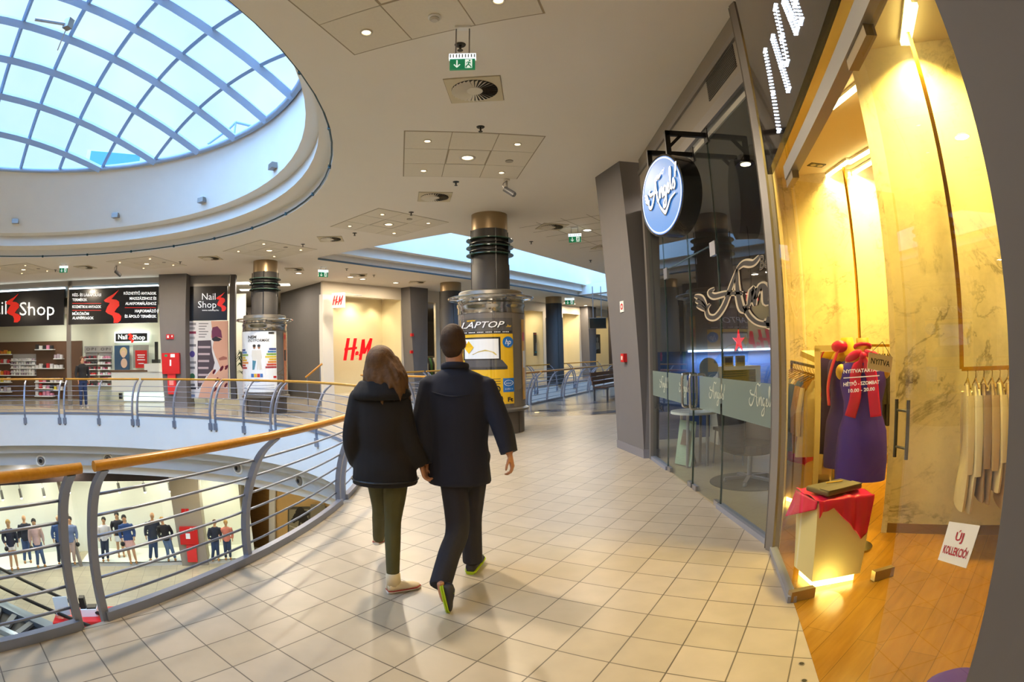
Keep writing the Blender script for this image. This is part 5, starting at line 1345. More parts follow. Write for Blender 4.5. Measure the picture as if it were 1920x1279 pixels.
oval_patch(fn, 392, 748, 28, 32, .012).build('round_logo', M_pblue, ps); ptext(fn, 'hp', 392, 748, 30, .018, 30, .3).build('logo_lettering', M_pwhite, ps)
patch(fn, 363, 421, 957, 1037, .006).build('blue_sticker', M_pblue, ps); oval_patch(fn, 392, 985, 24, 17, .010, hole=.86).build('sticker_ring', M_pwhite, ps); ptext(fn, 'intel', 392, 986, 11, .010, 28).build('sticker_lettering', M_pwhite, ps); ptext(fn, 'CORE i3', 392, 1020, 9, .010, 40).build('sticker_lettering', M_pwhite, ps)
ptext(fn, '0', 350, 1078, 34, .008, 24, 0, .06).build('price', M_pblack, ps); ptext(fn, 'Ft', 400, 1082, 24, .008, 28, 0, .05).build('price', M_pblack, ps)
ptext(fn, '89 90', 250, 1078, 34, .008, 120, 0, .06).build('price', M_pblack, ps)
oval_patch(fn, 334, 1018, 15, 20, .012, hole=.6).build('round_icon', M_pblack, ps)
m = MB()
for k in range(3): m.grid(lambda u, v, k=k: fn(180 + 170 * u, 962 + 14 * k - 5 * v, .006), 6, 1)
m.build('fine_print', mat('fine_print_grey', '#6a5a20', 0.5), ps)
sd = patch(fn, 470, 489, 612, 1090, 0.0, n=4).build('side_poster', mat('side_poster_orange', '#d9a52a', 0.4), k1)
patch(fn, 473, 486, 690, 740, .003, n=3).build('red_block', M_red, sd); patch(fn, 473, 486, 800, 900, .003, n=3).build('white_block', M_pwhite, sd); patch(fn, 474, 486, 1040, 1085, .003, n=3).build('yellow_block', M_yellow, sd)
MB().lathe([(.702, .55), (.702, 2.38)], (k1.location.x, k1.location.y, 0), 32, -150, 30).build('glazing', glass('column_glazing', (.98, .98, .98), .05), k1, True)
k2 = ad_column(-7.35, 15.2, 'second advertising column with a white poster of a couple, left across the atrium')
fn = wrap(k2, 848, 162, 540, 2.42, 1010, .58)
ps = patch(fn, 682, 930, 552, 998, 0.0, n=16).build('poster', M_pwhite, k2)
ptext(fn, 'NEM', 762, 595, 20, .005, 60, .1, .05).build('lettering', M_pblack, ps); ptext(fn, 'EGYFORMÁK', 808, 620, 20, .005, 150, .25, .02).build('lettering', M_pblack, ps)
patch(fn, 875, 915, 558, 574, .004, n=3).build('corner_logo', M_pblack, ps)
for k, c in enumerate(('#27407e', '#3f7fb8', '#7fa844', '#d9c22a', '#d9b21f', '#d98a2a', '#c8452a', '#a82a30')):
    mm = mat('stripe_%s' % c[1:], c, 0.5)
    patch(fn, 684, 684 + 28 + 10 * (k % 3), 680 + 19 * k, 694 + 19 * k, .004, n=3).build('colour_stripe', mm, ps); patch(fn, 928 - 50 - 9 * (k % 4), 928, 676 + 19 * k, 690 + 19 * k, .004, n=3).build('colour_stripe', mm, ps)
M_pskin = mat('poster_skin', '#a8744e', 0.6)
for x, s in ((776, -1), (808, 1)):
    m = MB(); m.add([fn(*p, .006) for p in ((x - 16, 690), (x + 14, 690), (x + 20, 745), (x + 10, 770), (x - 14, 765), (x - 20, 730))], [(5, 4, 3, 2, 1, 0)]); m.build('printed_shirt', mat('poster_cream', '#d8d4c8', 0.6), ps)
    m = MB(); m.add([fn(*p, .006) for p in ((x - 14, 764), (x + 12, 766), (x + 8 + 10 * s, 832), (x - 8 + 8 * s, 834), (x - 2, 790), (x - 6, 832), (x - 16, 832))], [(6, 5, 4, 3, 2, 1, 0)]); m.build('printed_trousers', mat('poster_teal', '#2f7d94', 0.6) if s < 0 else MATS['poster_cream'], ps)
    oval_patch(fn, x, 668, 9, 13, .007).build('printed_head', M_pskin, ps); oval_patch(fn, x, 658, 11, 10, .009).build('printed_hair', M_pblack, ps)
for k, c in enumerate(('poster_blue', 'poster_yellow', 'red_enamel', 'poster_blue')): patch(fn, 750 + 21 * k, 769 + 21 * k, 862, 888, .004, n=2).build('printed_box', MATS[c], ps)
oval_patch(fn, 788, 912, 36, 12, .004, hole=.75).build('blue_oval', M_pblue, ps); patch(fn, 905, 926, 880, 896, .004, n=2).build('red_mark', M_red, ps)
m = MB()
for k in range(2): m.grid(lambda u, v, k=k: fn(700 + 210 * u, 950 + 20 * k - 6 * v, .004), 8, 1)
m.build('fine_print', mat('fine_print_pale', '#b8bcc4', 0.5), ps)
sd = patch(fn, 982, 1004, 560, 990, 0, n=4).build('side_poster', mat('orange_face_poster', '#c87a4a', 0.5, noise=.3, nscale=12), k2)
patch(fn, 985, 1000, 575, 610, .004, n=2).build('red_block', M_red, sd); patch(fn, 985, 1000, 690, 770, .004, n=2).build('dark_block', M_pblack, sd)
MB().lathe([(.702, .55), (.702, 2.38)], (k2.location.x, k2.location.y, 0), 32, -150, 30).build('glazing', MATS['column_glazing'], k2, True)
for x, y, w in ((-2.42, 21.9, 'behind the man\'s head'), (2.20, 28.3, 'beyond the right railing')):
    t = thing('round_column', 'round dark column with bronze top band, ' + w, 'column', (x, y, 0), 0, 'plain round columns')
    shaft(t, .42, 0.0, rings=False)

# ================================================================== nail supplies shop across the atrium
NA, NB = Vector((-16.157, 15.215, 0)), Vector((-9.69, 17.25, 0)); nd_ = (NB - NA).normalized(); nn = Vector((-nd_.y, nd_.x, 0))     # nn points into the shop
def nplane(px, py, off=0.0): return at_plane(px, py, NA + nn * off, NB + nn * off)
def nbox(x0, y0, x1, y1, off=0.0, t0=0.0, t1=.03, xm=None):
    """slab on the shop plane whose face spans the given bearings; t0..t1 towards the atrium"""
    xm = xm if xm is not None else (x0 + x1) / 2
    a, b = nplane(x0, (y0 + y1) / 2, off), nplane(x1, (y0 + y1) / 2, off); zt, zb = nplane(xm, y0, off).z, nplane(xm, y1, off).z
    P = [a - nn * t1, b - nn * t1, b - nn * t0, a - nn * t0]
    return MB().prism([(p.x, p.y) for p in P], min(zb, zt), max(zb, zt))
def nfn(px0, py0, px1, py1, off=0.0, lift=.035):
    """maps picture bearings inside one panel to that panel's plane"""
    return lambda x, y: nplane(x, y, off) - nn * lift
sf = thing('shop_front', 'aluminium front frame of the nail supplies shop', 'shop front', nplane(130, 755), 0, kind='structure')
e0, e1 = NA - nd_ * 8, NB
nbox(126, 527, 133, 758, 0, -.02, .06).build('mullion', M_alu2, sf)
MB().wall(e0, nplane(300, 600), 4.30, 4.5, .12).build('top_beam', M_alu2, sf)
MB().wall(e0 + nn * .06, nplane(300, 600) + nn * .06, 3.9, 4.3, .03).build('clerestory', mat('grey_blue_glazing', '#6d7880', 0.2), sf)
m = MB()
for px in (38, 215): m.bar(nplane(px, 535) - nn * .02, nplane(px, 535) - nn * .02 - Vector((0, 0, .5)), .05, .05)
m.build('clerestory_post', M_alu2, sf)
def zy(px, py): return nplane(px, py).z
M_signblk = mat('sign_black', '#0e1420', 0.18, coat=.4); M_signred = mat('sign_red', '#d4241c', 0.4, emit='#e02a1c', estr=.35); M_signwht = mat('sign_white_letters', '#f4f6f8', 0.4, emit='#eef4fa', estr=.55)
E_tube = mat('cool_tube', '#ffffff', 0.4, emit='#e8fbff', estr=3)
def tri_flame(m, cx, cy, h, f):
    """the red brush swoosh of the shop: three stacked waves below a pointed tip"""
    P = [(.20, .50), (.02, .36), (-.14, .27), (-.26, .18), (-.22, .13), (-.08, .10), (-.16, -.02), (-.21, -.16), (-.14, -.22), (.0, -.28), (.04, -.38), (.03, -.5), (.16, -.5), (.25, -.42), (.27, -.30), (.20, -.22), (.06, -.17), (.12, -.08), (.21, .02), (.20, .14), (.12, .20), (-.03, .22), (.06, .32)]
    m.add([f(cx + x * h, cy - y * h) for x, y in P], [list(range(len(P)))[::-1]]); return m
b1 = thing('shop_sign', 'wide black shop sign with large white letters at the left picture edge', 'sign', nplane(60, 575))
MB().wall(e0 - nn * .06, nplane(122, 575) - nn * .06, zy(110, 610), zy(110, 543), .08).build('board', M_signblk, b1)
f = nfn(0, 0, 0, 0, 0, .108)
m = MB(); text_mesh(m, 'Nail', lambda x, y: f(-8 + x, 579 - y), 25, width=46); m.build('lettering', M_signwht, b1); m = MB(); text_mesh(m, 'Shop', lambda x, y: f(72 + x, 581 - y), 25, width=65); m.build('lettering', M_signwht, b1)
m = MB(); tri_flame(m, 27, 578, 54, nfn(0, 0, 0, 0, 0, .112)); m.build('swoosh', M_signred, b1)
MB().wall(e0 - nn * .07, nplane(122, 575) - nn * .07, zy(110, 542.5), zy(110, 540), .1).build('light_tube', E_tube, b1)
b2 = thing('shop_sign', 'black shop sign with red swoosh between two columns of white lettering', 'sign', nplane(215, 575))
MB().wall(nplane(131, 575) - nn * .06, nplane(297, 575) - nn * .06, zy(215, 607), zy(215, 540), .08).build('board', M_signblk, b2)
MB().wall(nplane(131, 575) - nn * .07, nplane(297, 575) - nn * .07, zy(215, 540), zy(215, 537.5), .1).build('light_tube', E_tube, b2)
m = MB()
for s_, x, y, w in (('KÉZ- ÉS LÁBÁPOLÁSI', 138, 554, 54), ('TERMÉKEK', 138, 563, 28), ('KOZMETIKAI ANYAGOK', 138, 576, 54), ('MŰKÖRÖM', 138, 589, 31), ('ALAPANYAGOK', 138, 597, 40)):
    m = MB(); text_mesh(m, s_, lambda a, b, x=x, y=y: f(x + a, y - b), 5.0, 'LEFT', bold=.03, width=w); m.build('lettering', M_signwht, b2)
for s_, x, y, w in (('KÖZVETÍTŐ ANYAGOK', 295, 551, 61), ('MASSZÁZSHOZ ÉS', 295, 560.5, 50), ('ALAKFORMÁLÁSHOZ', 295, 570, 58), ('HAJFORMÁZÓ', 295, 584, 40), ('ÉS ÁPOLÓ TERMÉKEK', 295, 594, 59)):
    m = MB(); text_mesh(m, s_, lambda a, b, x=x, y=y: f(x + a, y - b), 5.0, 'RIGHT', bold=.03, width=w); m.build('lettering', M_signwht, b2)
for x0, x1, y in ((138, 192, 569), (138, 192, 582), (236, 294, 577)): MB().quad(f(x0, y), f(x0, y + 1), f(x1, y + 1), f(x1, y)).build('red_rule', M_signred, b2)
m = MB(); tri_flame(m, 213, 575, 62, nfn(0, 0, 0, 0, 0, .112)); m.build('swoosh', M_signred, b2)
for x0, x1, w in ((-70, 126, 'left'), (133, 298, 'right')):
    tag(nbox(x0, 611, x1, 757, 0, 0, .01).build('glass_pane', M_farglass), w + ' shop window pane of the nail supplies shop', 'glass pane')
# room of the shop
M_shopwall = mat('pale_green_white_wall', '#dfe0cf', 0.7); off = 3.0
MB().wall(e0 + nn * off, NB + nn * off, 0, 4.2, .1).build('wall_nail_shop', M_shopwall, kind='structure')
MB().wall(e0 + nn * .1, NB + nn * .1 - nd_ * 1.2, 3.42, 3.46, 0.01)
c0, c1, c2, c3 = e0 + nn * .15, NB + nn * .15 - nd_ * .9, NB + nn * off - nd_ * .9, e0 + nn * off
MB().prism([(p.x, p.y) for p in (c0, c1, c2, c3)], 3.55, 3.6).build('ceiling_nail_shop', M_white, kind='structure')
q = nplane(306, 700); MB().wall(NB - nd_ * 1.0 + nn * .1, NB - nd_ * 1.0 + nn * off, 0, 3.6, .1).build('wall_nail_shop_side', M_shopwall, kind='structure')
for s_ in (1.0, 4.0, 7.5): 
    p = NB - nd_ * (s_ + 1.2) + nn * 1.6; lamp('shop_light', (p.x, p.y, 3.45), 48, (1.0, .97, .86), 1.0)
# wall units with goods
M_slat = wood('dark_brown_slats', '#6b4a34', '#4f3526', (40, 40, 4), .5)
tag(nbox(-60, 641, 155, 746, off - .06, 0, .04).build('slat_wall', M_slat), 'dark brown slatted wall panel behind the shop shelves', 'wall panel')
goods = [mat('goods_%d' % i, c, 0.5) for i, c in enumerate(('#d8d2d4', '#b9a6b4', '#c43038', '#e8e4e0', '#8a3040', '#d9c43a', '#e0861f', '#6a7aa0', '#2a2a30', '#d88aa8'))]
GN = ['pale grey', 'mauve', 'red', 'white', 'wine red', 'yellow', 'orange', 'blue', 'black', 'pink']
ORD = ['first', 'second', 'third', 'fourth', 'fifth', 'sixth', 'seventh', 'eighth', 'ninth']
M_shelfw = mat('white_shelf', '#e4e4e2', 0.4)
def shelf_bay(x0, x1, ys, label, pal, n, group, back=None, hpx=9):
    a, b = nplane(x0, ys[0], off - .1), nplane(x1, ys[0], off - .1); t = thing('shelf_unit', label, 'shelf', ((a + b) / 2).xy.to_3d())
    if back: nbox(x0, ys[0] - 12, x1, ys[-1] + 2, off - .10, 0, .02).build('back_panel', back, t)
    for i, y in enumerate(ys):
        nbox(x0, y, x1, y + 1.6, off - .12, 0, .26).build('shelf_board', M_shelfw, t)
        for k in range(n):
            w = (x1 - x0) / n; xa = x0 + w * (k + .12); xb = x0 + w * (k + .84); h = hpx * (.55 + .45 * random.random())
            mi = random.choice(pal)
            tag(nbox(xa, y - h, xb, y, off - .12, .06 + .05 * random.random(), .22).build('cosmetic_pack', goods[mi]), '%s pack, %s from the left on the %s shelf of the %s' % (GN[mi], ORD[k], 'topmost' if i == 0 else ORD[i], group), 'cosmetics', 'goods on the ' + group)
shelf_bay(-1, 23, [664, 681, 703, 716, 734], 'white shelves with cosmetics at the left picture edge', (0, 2, 3, 5, 6, 1), 4, 'leftmost white shelves')
t = shelf_bay(25, 68, [676, 683, 690, 697, 703], 'silver display rack with rows of small bottles in the nail shop', (0, 1, 3, 3), 9, 'silver bottle rack', mat('silver_rack', '#a8a6a6', .4, .3), 5)
shelf_bay(70, 104, [655, 690, 716, 728, 742], 'brown wall bay with white shelves and boxed goods', (0, 3, 8, 2, 9), 5, 'brown wall bay')
shelf_bay(105, 121, [672, 690, 716, 730], 'narrow bay of shelves left of the shop mullion', (0, 1, 5, 3), 3, 'narrow bay')
shelf_bay(161, 183, [672, 682, 692, 702, 712, 722], 'dark rack of red nail polishes behind the shop assistant', (2, 4, 8, 4), 5, 'dark polish rack', mat('grey_rack', '#8d8a88', .5), 5)
shelf_bay(187, 210, [672, 682, 692, 702, 712, 722], 'pale rack of nail polishes right of the shop assistant', (0, 3, 4, 9), 5, 'pale polish rack', MATS['grey_rack'], 5)
t = thing('rack_header', 'grey header board with spaced letters above the polish racks', 'sign', nplane(185, 655, off - .1)); nbox(159, 649, 211, 661, off - .1, 0, .05).build('board', MATS['silver_rack'], t)
m = MB(); g = nfn(0, 0, 0, 0, off - .1, .055); text_mesh(m, 'O·P·I', lambda a, b: g(172 + a, 655 - b), 5.0, width=18); m.build('lettering', M_black, t); m = MB(); text_mesh(m, 'O·P·I', lambda a, b: g(199 + a, 655 - b), 5.0, width=18); m.build('lettering', M_black, t)
# posters, lit sign, desk, screen
t = thing('poster', 'dark blue poster of a blonde woman in the nail shop', 'poster', nplane(229, 671, off - .3)); nbox(215, 648, 243, 695, off - .3, 0, .02).build('print', mat('blue_print', '#2a4a6a', .4, noise=.3, nscale=6), t)
g = nfn(0, 0, 0, 0, off - .3, .024)
def blob(m, cx, cy, rx, ry, f, n=18): m.add([f(cx + rx * math.cos(2 * math.pi * k / n), cy + ry * math.sin(2 * math.pi * k / n)) for k in range(n)], [list(range(n))[::-1]]); return m
blob(MB(), 232, 660, 7, 9, g).build('printed_hair', mat('print_blonde', '#c9b084', .5), t); g2 = nfn(0, 0, 0, 0, off - .3, .028)
m = MB(); blob(m, 232, 664, 4.6, 7, g2); blob(m, 233, 681, 6, 9, g2); m.build('printed_skin', mat('print_skin', '#d8b49c', .5), t)
t = thing('poster', 'poster with a red panel beside the blonde woman poster', 'poster', nplane(265, 667, off - .3)); nbox(250, 647, 279, 690, off - .3, 0, .02).build('print', mat('grey_print', '#8a8680', .4, noise=.3, nscale=6), t)
nbox(254, 657, 276, 690, off - .3, .02, .024).build('red_panel', M_red, t); m = MB(); g = nfn(0, 0, 0, 0, off - .3, .028)
for y, w in ((665, 14), (669, 12), (674, 15), (681, 10)): m.quad(g(265 - w / 2, y), g(265 - w / 2, y + 1.6), g(265 + w / 2, y + 1.6), g(265 + w / 2, y))
m.build('text_lines', M_pwhite, t)
t = thing('lit_sign', 'small lit black sign with white letters inside the nail supplies shop', 'sign', nplane(246, 632, off - .25)); nbox(215, 622, 279, 642, off - .25, -.02, .01).build('halo_box', mat('halo_white', '#ffffff', .5, emit='#eafcff', estr=1.6), t); nbox(217.5, 625, 276.5, 640, off - .25, .01, .05).build('board', M_signblk, t)
g = nfn(0, 0, 0, 0, off - .25, .055); m = MB(); text_mesh(m, 'Nail', lambda a, b: g(231 + a, 632.5 - b), 8.5, width=17, bold=.03); m.build('lettering', M_signwht, t); m = MB(); text_mesh(m, 'Shop', lambda a, b: g(261 + a, 633 - b), 8.5, width=24, bold=.03); m.build('lettering', M_signwht, t)
m = MB(); tri_flame(m, 246, 632, 22, nfn(0, 0, 0, 0, off - .25, .06)); m.build('swoosh', M_signred, t)
t = thing('reception_desk', 'white reception desk with a lit foot in the nail shop', 'desk', nplane(260, 745, 1.4).xy.to_3d()); nbox(211, 697, 306, 735, 1.4, -.5, .1).build('body', M_whitepl, t); nbox(209, 694, 278, 697.5, 1.4, -.5, .14).build('worktop', mat('brown_worktop', '#6b4f3c', .4), t); nbox(272, 682, 300, 700, 1.4, -.5, .1).build('raised_counter', M_whitepl, t)
nbox(232, 735, 306, 752, 1.4, -.4, .0).build('lit_foot', mat('lit_foot', '#eef6f2', .5, emit='#dff4ee', estr=.7), t); nbox(225, 737, 230, 748, 1.4, -.0, .12).build('speaker', M_black, t)
t = thing('computer_screen', 'dark flat screen on the raised counter of the nail shop desk', 'screen', nplane(293, 680, 1.6)); nbox(290, 641, 296, 676, 1.6, -.05, .0).build('panel', M_black, t); nbox(286, 674, 299, 681, 1.6, -.15, .1).build('foot', M_black, t)
# grey pillar with the red fire cabinet
tilted_pillar('tilted_pillar', [(-11.72, 15.88), (-10.93, 16.14), (-11.15, 16.95), (-11.95, 16.7)], [(-11.98, 15.86), (-10.95, 16.16), (-11.2, 17.0), (-12.2, 16.75)], 'grey pillar with a red fire cabinet between the two parts of the nail shop', True)
FA, FB = Vector((-11.85, 15.85, 0)), Vector((-10.94, 16.13, 0)); fd = (FB - FA).normalized(); fnn = Vector((-fd.y, fd.x, 0))
def fbox(x0, y0, x1, y1, t0, t1):
    a, b = at_plane(x0, (y0 + y1) / 2, FA, FB), at_plane(x1, (y0 + y1) / 2, FA, FB); zt, zb = at_plane((x0 + x1) / 2, y0, FA, FB).z, at_plane((x0 + x1) / 2, y1, FA, FB).z
    return MB().prism([((p - fnn * s_).x, (p - fnn * s_).y) for p, s_ in ((a, t1), (b, t1), (b, t0), (a, t0))], zb, zt)
t = thing('fire_cabinet', 'red fire hose cabinet on the grey pillar beside the nail shop', 'fire cabinet', at_plane(322, 700, FA, FB)); fbox(306, 662, 338, 701, -.05, .14).build('hose_box', M_red, t)
fbox(316, 701, 331, 739, -.05, .1).build('extinguisher_box', mat('red_enamel_light', '#d83030', .35), t)
fbox(322, 664, 330, 670, .14, .146).build('white_label', M_pwhite, t); fbox(311, 665, 316, 669, .14, .146).build('green_label', M_green, t)
m = MB(); text_mesh(m, '1', lambda a, b: at_plane(322 + a, 681 - b, FA, FB) - fnn * .15, 10, bold=.08); m.build('numeral', M_pwhite, t)
m = MB(); m2 = at_plane(323, 718, FA, FB)
fbox(319, 713, 327, 722, .1, .104).build('pictogram', mat('pale_red', '#e89088', .5), t)
t = thing('fire_sign', 'small red and white fire pictogram sign on the grey pillar beside the nail shop', 'sign', at_plane(319, 631, FA, FB)); fbox(312, 627, 319, 636, -.05, .03).build('plate', M_red, t); fbox(320, 627, 326, 636, -.05, .03).build('plate', M_red, t); fbox(314, 629, 317, 634, .03, .034).build('symbol', M_pwhite, t); fbox(322, 629, 324, 632, .03, .034).build('symbol', M_pwhite, t)
# narrow panel with the woman's face
QA, QB = Vector((-10.92, 16.72, 0)), Vector((-9.66, 17.15, 0)); qd = (QB - QA).normalized(); qn = Vector((-qd.y, qd.x, 0))
def qp(x, y, o=0.0): return at_plane(x, y, QA, QB) - qn * o
def qbox(x0, y0, x1, y1, t0, t1):
    a, b = qp(x0, (y0 + y1) / 2), qp(x1, (y0 + y1) / 2); zt, zb = qp((x0 + x1) / 2, y0).z, qp((x0 + x1) / 2, y1).z
    return MB().prism([((p - qn * s_).x, (p - qn * s_).y) for p, s_ in ((a, t1), (b, t1), (b, t0), (a, t0))], zb, zt)
t = thing('advertising_board', 'narrow shop board with a woman\'s face, painted nails and a black logo sign above', 'sign', qp(390, 745))
qbox(350, 517, 430, 534, -.1, .02).build('top_panel', M_grey, t); qbox(350, 532, 430, 537, -.1, .06).build('top_rail', M_alu2, t)
bk = qbox(352, 537, 426, 601, -.06, .04).build('logo_board', mat('logo_black', '#131012', .3), t)
m = MB(); text_mesh(m, 'Nail', lambda a, b: qp(392 + a, 557 - b, .05), 12.5, width=25, bold=-.01); m.build('lettering', M_signwht, bk); m = MB(); text_mesh(m, 'Shop', lambda a, b: qp(389 + a, 572 - b, .05), 12.5, width=34, bold=-.01); m.build('lettering', M_signwht, bk); m = MB(); text_mesh(m, 'www.nailshop.hu', lambda a, b: qp(395 + a, 582 - b, .05), 3, width=31); m.build('lettering', M_signwht, bk)
m = MB(); tri_flame(m, 415, 566, 36, lambda x, y: qp(x, y, .055)); m.build('swoosh', M_signred, bk)
po = qbox(351, 602, 428, 747, -.06, .03).build('poster', mat('poster_pale', '#d9d8dc', .4), t)
P = lambda m, pts, o: m.add([qp(x, y, o) for x, y in pts], [list(range(len(pts)))[::-1]])
M_fskin = mat('printed_face', '#d0a088', .4)
m = MB(); P(m, [(396, 602), (428, 602), (428, 700), (414, 692), (408, 676), (404, 668), (399, 652), (401, 640), (396, 632), (398, 618)], .034); m.build('printed_face', M_fskin, po)
m = MB(); P(m, [(397, 622), (399, 614), (408, 612), (415, 620), (417, 634), (408, 632), (398, 636)], .037); m.build('eye_shadow', mat('plum', '#6a2448', .4), po)
m = MB(); P(m, [(397, 636), (405, 631), (417, 636), (411, 640), (401, 640)], .040); m.build('printed_eye', mat('eye_dark', '#241a1c', .4), po)
m = MB(); P(m, [(410, 672), (419, 668), (426, 670), (426, 674), (412, 676)], .038); m.build('nostril_shade', mat('skin_shade', '#9a5f50', .4), po)
m = MB(); P(m, [(414, 690), (428, 684), (428, 700), (418, 700)], .038); m.build('printed_lips', mat('lip_red', '#a02a3c', .4), po)
m = MB(); P(m, [(372, 747), (379, 722), (394, 700), (400, 692), (404, 694), (402, 704), (414, 690), (420, 686), (424, 690), (428, 688), (428, 747)], .041); m.build('printed_hand', mat('hand_skin', '#d8a890', .4), po)
for x, y, r in ((402, 697, 5), (416, 691, 6), (425, 689, 5), (407, 712, 5), (418, 714, 5), (424, 722, 5), (404, 730, 5)):
    m = MB(); c_, s_ = math.cos(R(60)), math.sin(R(60)); m.add([qp(x + r * math.cos(a) * c_ - r * .45 * math.sin(a) * s_, y - r * math.cos(a) * s_ - r * .45 * math.sin(a) * c_, .044) for a in [2 * math.pi * k / 12 for k in range(12)]], [list(range(12))]); m.build('painted_nail', mat('nail_wine', '#5a1428', .25), po)
m = MB(); P(m, [(371, 639), (396, 638), (398, 660), (403, 680), (400, 692), (388, 704), (376, 726), (371, 730)], .034); sh = m.build('printed_shelves', mat('printed_shelf_dark', '#4a4048', .4), po)
m = MB()
for k in range(6): m.quad(qp(372, 649 + 13 * k, .037), qp(372, 653 + 13 * k, .037), qp(395 - 1.2 * k, 653 + 13 * k, .037), qp(395 - 1.2 * k, 649 + 13 * k, .037))
m.build('printed_bottles', mat('printed_bottle', '#b8a8b0', .4), po)
for k, (y, c) in enumerate(((608, '#8a8890'), (616, '#a0a0a8'), (624, '#8a2848'), (634, '#a8a8b0'), (648, '#70707a'), (664, '#5a4a9a'), (680, '#8a8a92'), (690, '#707078'), (706, '#2f6a4a'), (722, '#6a6a72'), (728, '#2a2a30'), (742, '#7a8ab0'))):
    m = MB()
    if k in (5, 8): blob(m, 361, y, 5, 6, lambda x, y: qp(x, y, .037))
    else: m.quad(qp(353 + k % 3, y - 2.5, .037), qp(353 + k % 3, y + 2, .037), qp(368 - k % 2 * 2, y + 2, .037), qp(368 - k % 2 * 2, y - 2.5, .037))
    m.build('printed_logo', mat('logo_%s' % c[1:], c, .5), po)
m = MB()
for k in range(6): m.quad(qp(373, 606 + 5 * k, .037), qp(373, 608 + 5 * k, .037), qp(391 - 3 * (k % 3), 608 + 5 * k, .037), qp(391 - 3 * (k % 3), 606 + 5 * k, .037))
m.build('printed_lines', mat('grey_type', '#8a8a90', .5), po)
t_ = qbox(431, 515, 441, 748, -.2, .1).build('end_post', mat('dark_post', '#4f4a48', .5), t)

# ================================================================== passage with escalator and potted plant
p, q = at_z(545, 533, CEIL), at_z(608, 527, CEIL)
DWA = Vector((q.x - 3.2, q.y + 3.0, 0)); DWB = Vector((q.x, q.y, 0))
MB().wall(DWA, DWB, 0, CEIL, .15, .08).build('wall_dark', M_darkgrey, kind='structure')
MB().wall((-13.5, 27), (-6, 27), 0, CEIL, .1).build('wall_passage', mat('pale_passage_wall', '#cfcac2', .6), kind='structure')
es = thing('escalator', 'upward escalator with pale side panel in the passage behind the second advertising column', 'escalator', (-11.6, 22.5, 0))
a, b = Vector((-12.6, 24.2, 3.9)), Vector((-9.9, 21.6, .3))
MB().bar(a, b, .9, .45).build('truss', mat('escalator_panel', '#b8b2ac', .4, .3), es); MB().bar(a + Vector((.3, .3, .75)), b + Vector((.3, .3, .75)), .07, .09).build('handrail', M_black, es); MB().bar(a + Vector((-.3, -.35, .75)), b + Vector((-.3, -.35, .75)), .07, .09).build('handrail', M_black, es)
MB().bar(a + Vector((-.3, -.35, .45)), b + Vector((-.3, -.35, .45)), .02, .55).build('glass_side', M_farglass, es)
pc = at_z(450, 754, 0) * .93; pc = Vector((pc.x + .25, pc.y + .1, 0))
t = thing('potted_plant', 'leafy green plant in a tall white pot beside the second advertising column', 'plant', pc)
MB().prism([(pc.x - .2, pc.y - .2), (pc.x + .2, pc.y - .2), (pc.x + .2, pc.y + .2), (pc.x - .2, pc.y + .2)], 0, .85, [(pc.x - .28, pc.y - .28), (pc.x + .28, pc.y - .28), (pc.x + .28, pc.y + .28), (pc.x - .28, pc.y + .28)]).build('pot', mat('pale_grey_pot', '#c4c6ca', .4), t)
m = MB(); rr = random.Random(3)
for k in range(46):
    a = rr.uniform(0, 6.28); r = rr.uniform(.12, .42); h = rr.uniform(.35, 1.15); d = Vector((math.cos(a), math.sin(a), 0)); s_ = Vector((-d.y, d.x, 0)); o = pc + Vector((0, 0, .8))
    p1, p2, p3 = o + d * r * .3 + Vector((0, 0, h * .6)), o + d * r * .8 + Vector((0, 0, h)), o + d * r * 1.3 + Vector((0, 0, h * .8))
    m.add([o, p1 - s_ * .05, p2 - s_ * .06, p3, p2 + s_ * .06, p1 + s_ * .05], [(0, 1, 5), (1, 2, 4, 5), (2, 3, 4)])
m.build('leaves', mat('leaf_green', '#33492a', .5, noise=.3, nscale=5), t)
t = thing('stair_handrail', 'sloping wooden handrail in front of the dark grey wall', 'handrail', at_y(592, 697, 18)); MB().tube([at_y(573, 708, 17.6), at_y(604, 682, 17.6)], .035, 8).build('rail', M_handrail, t); MB().tube([at_y(576, 706, 17.6), Vector((at_y(576, 706, 17.6).x, 17.6, 0))], .02, 6).build('post', M_rail, t); MB().tube([at_y(600, 686, 17.6), Vector((at_y(600, 686, 17.6).x, 17.6, 0))], .02, 6).build('post', M_rail, t)

# ================================================================== clothes shop with red letters
HA = Vector((-7.07, 19.9, 0)); hd = Vector((.613, .79, 0)).normalized(); hn = Vector((-hd.y, hd.x, 0)); HB = HA + hd * 26
def hs(px, py=640, off=0.0): return (at_plane(px, py, HA + hn * off, HB + hn * off) - HA).dot(hd)
def hz(px, py, off=0.0): return at_plane(px, py, HA + hn * off, HB + hn * off).z
def hbox(s0, s1, z0, z1, t0, t1):
    P = [HA + hd * s0 - hn * t1, HA + hd * s1 - hn * t1, HA + hd * s1 - hn * t0, HA + hd * s0 - hn * t0]; return MB().prism([(p.x, p.y) for p in P], z0, z1)
hf = thing('shop_front', 'pale front of the clothes shop with lit windows and red letters', 'shop front', HA, 0, kind='structure')
M_hpale = mat('pale_shop_front', '#d6cbb8', .6); ztop = hz(690, 558)
hbox(-.1, 26, ztop, CEIL, -.1, .02).build('bulkhead', M_hpale, hf); hbox(-.1, hs(624), 0, ztop, -.2, .04).build('jamb', mat('white_jamb', '#dcd8d0', .5), hf)
M_hback = mat('cream_display_wall', '#e6d8b4', .7)
wins = [(624, 753, 'with large red letters'), (788, 818, 'at the shop entrance'), (984, 1019, 'left of the far round column'), (1056, 1087, 'right of the far round column'), (1104, 1146, 'behind the hanging screen')]
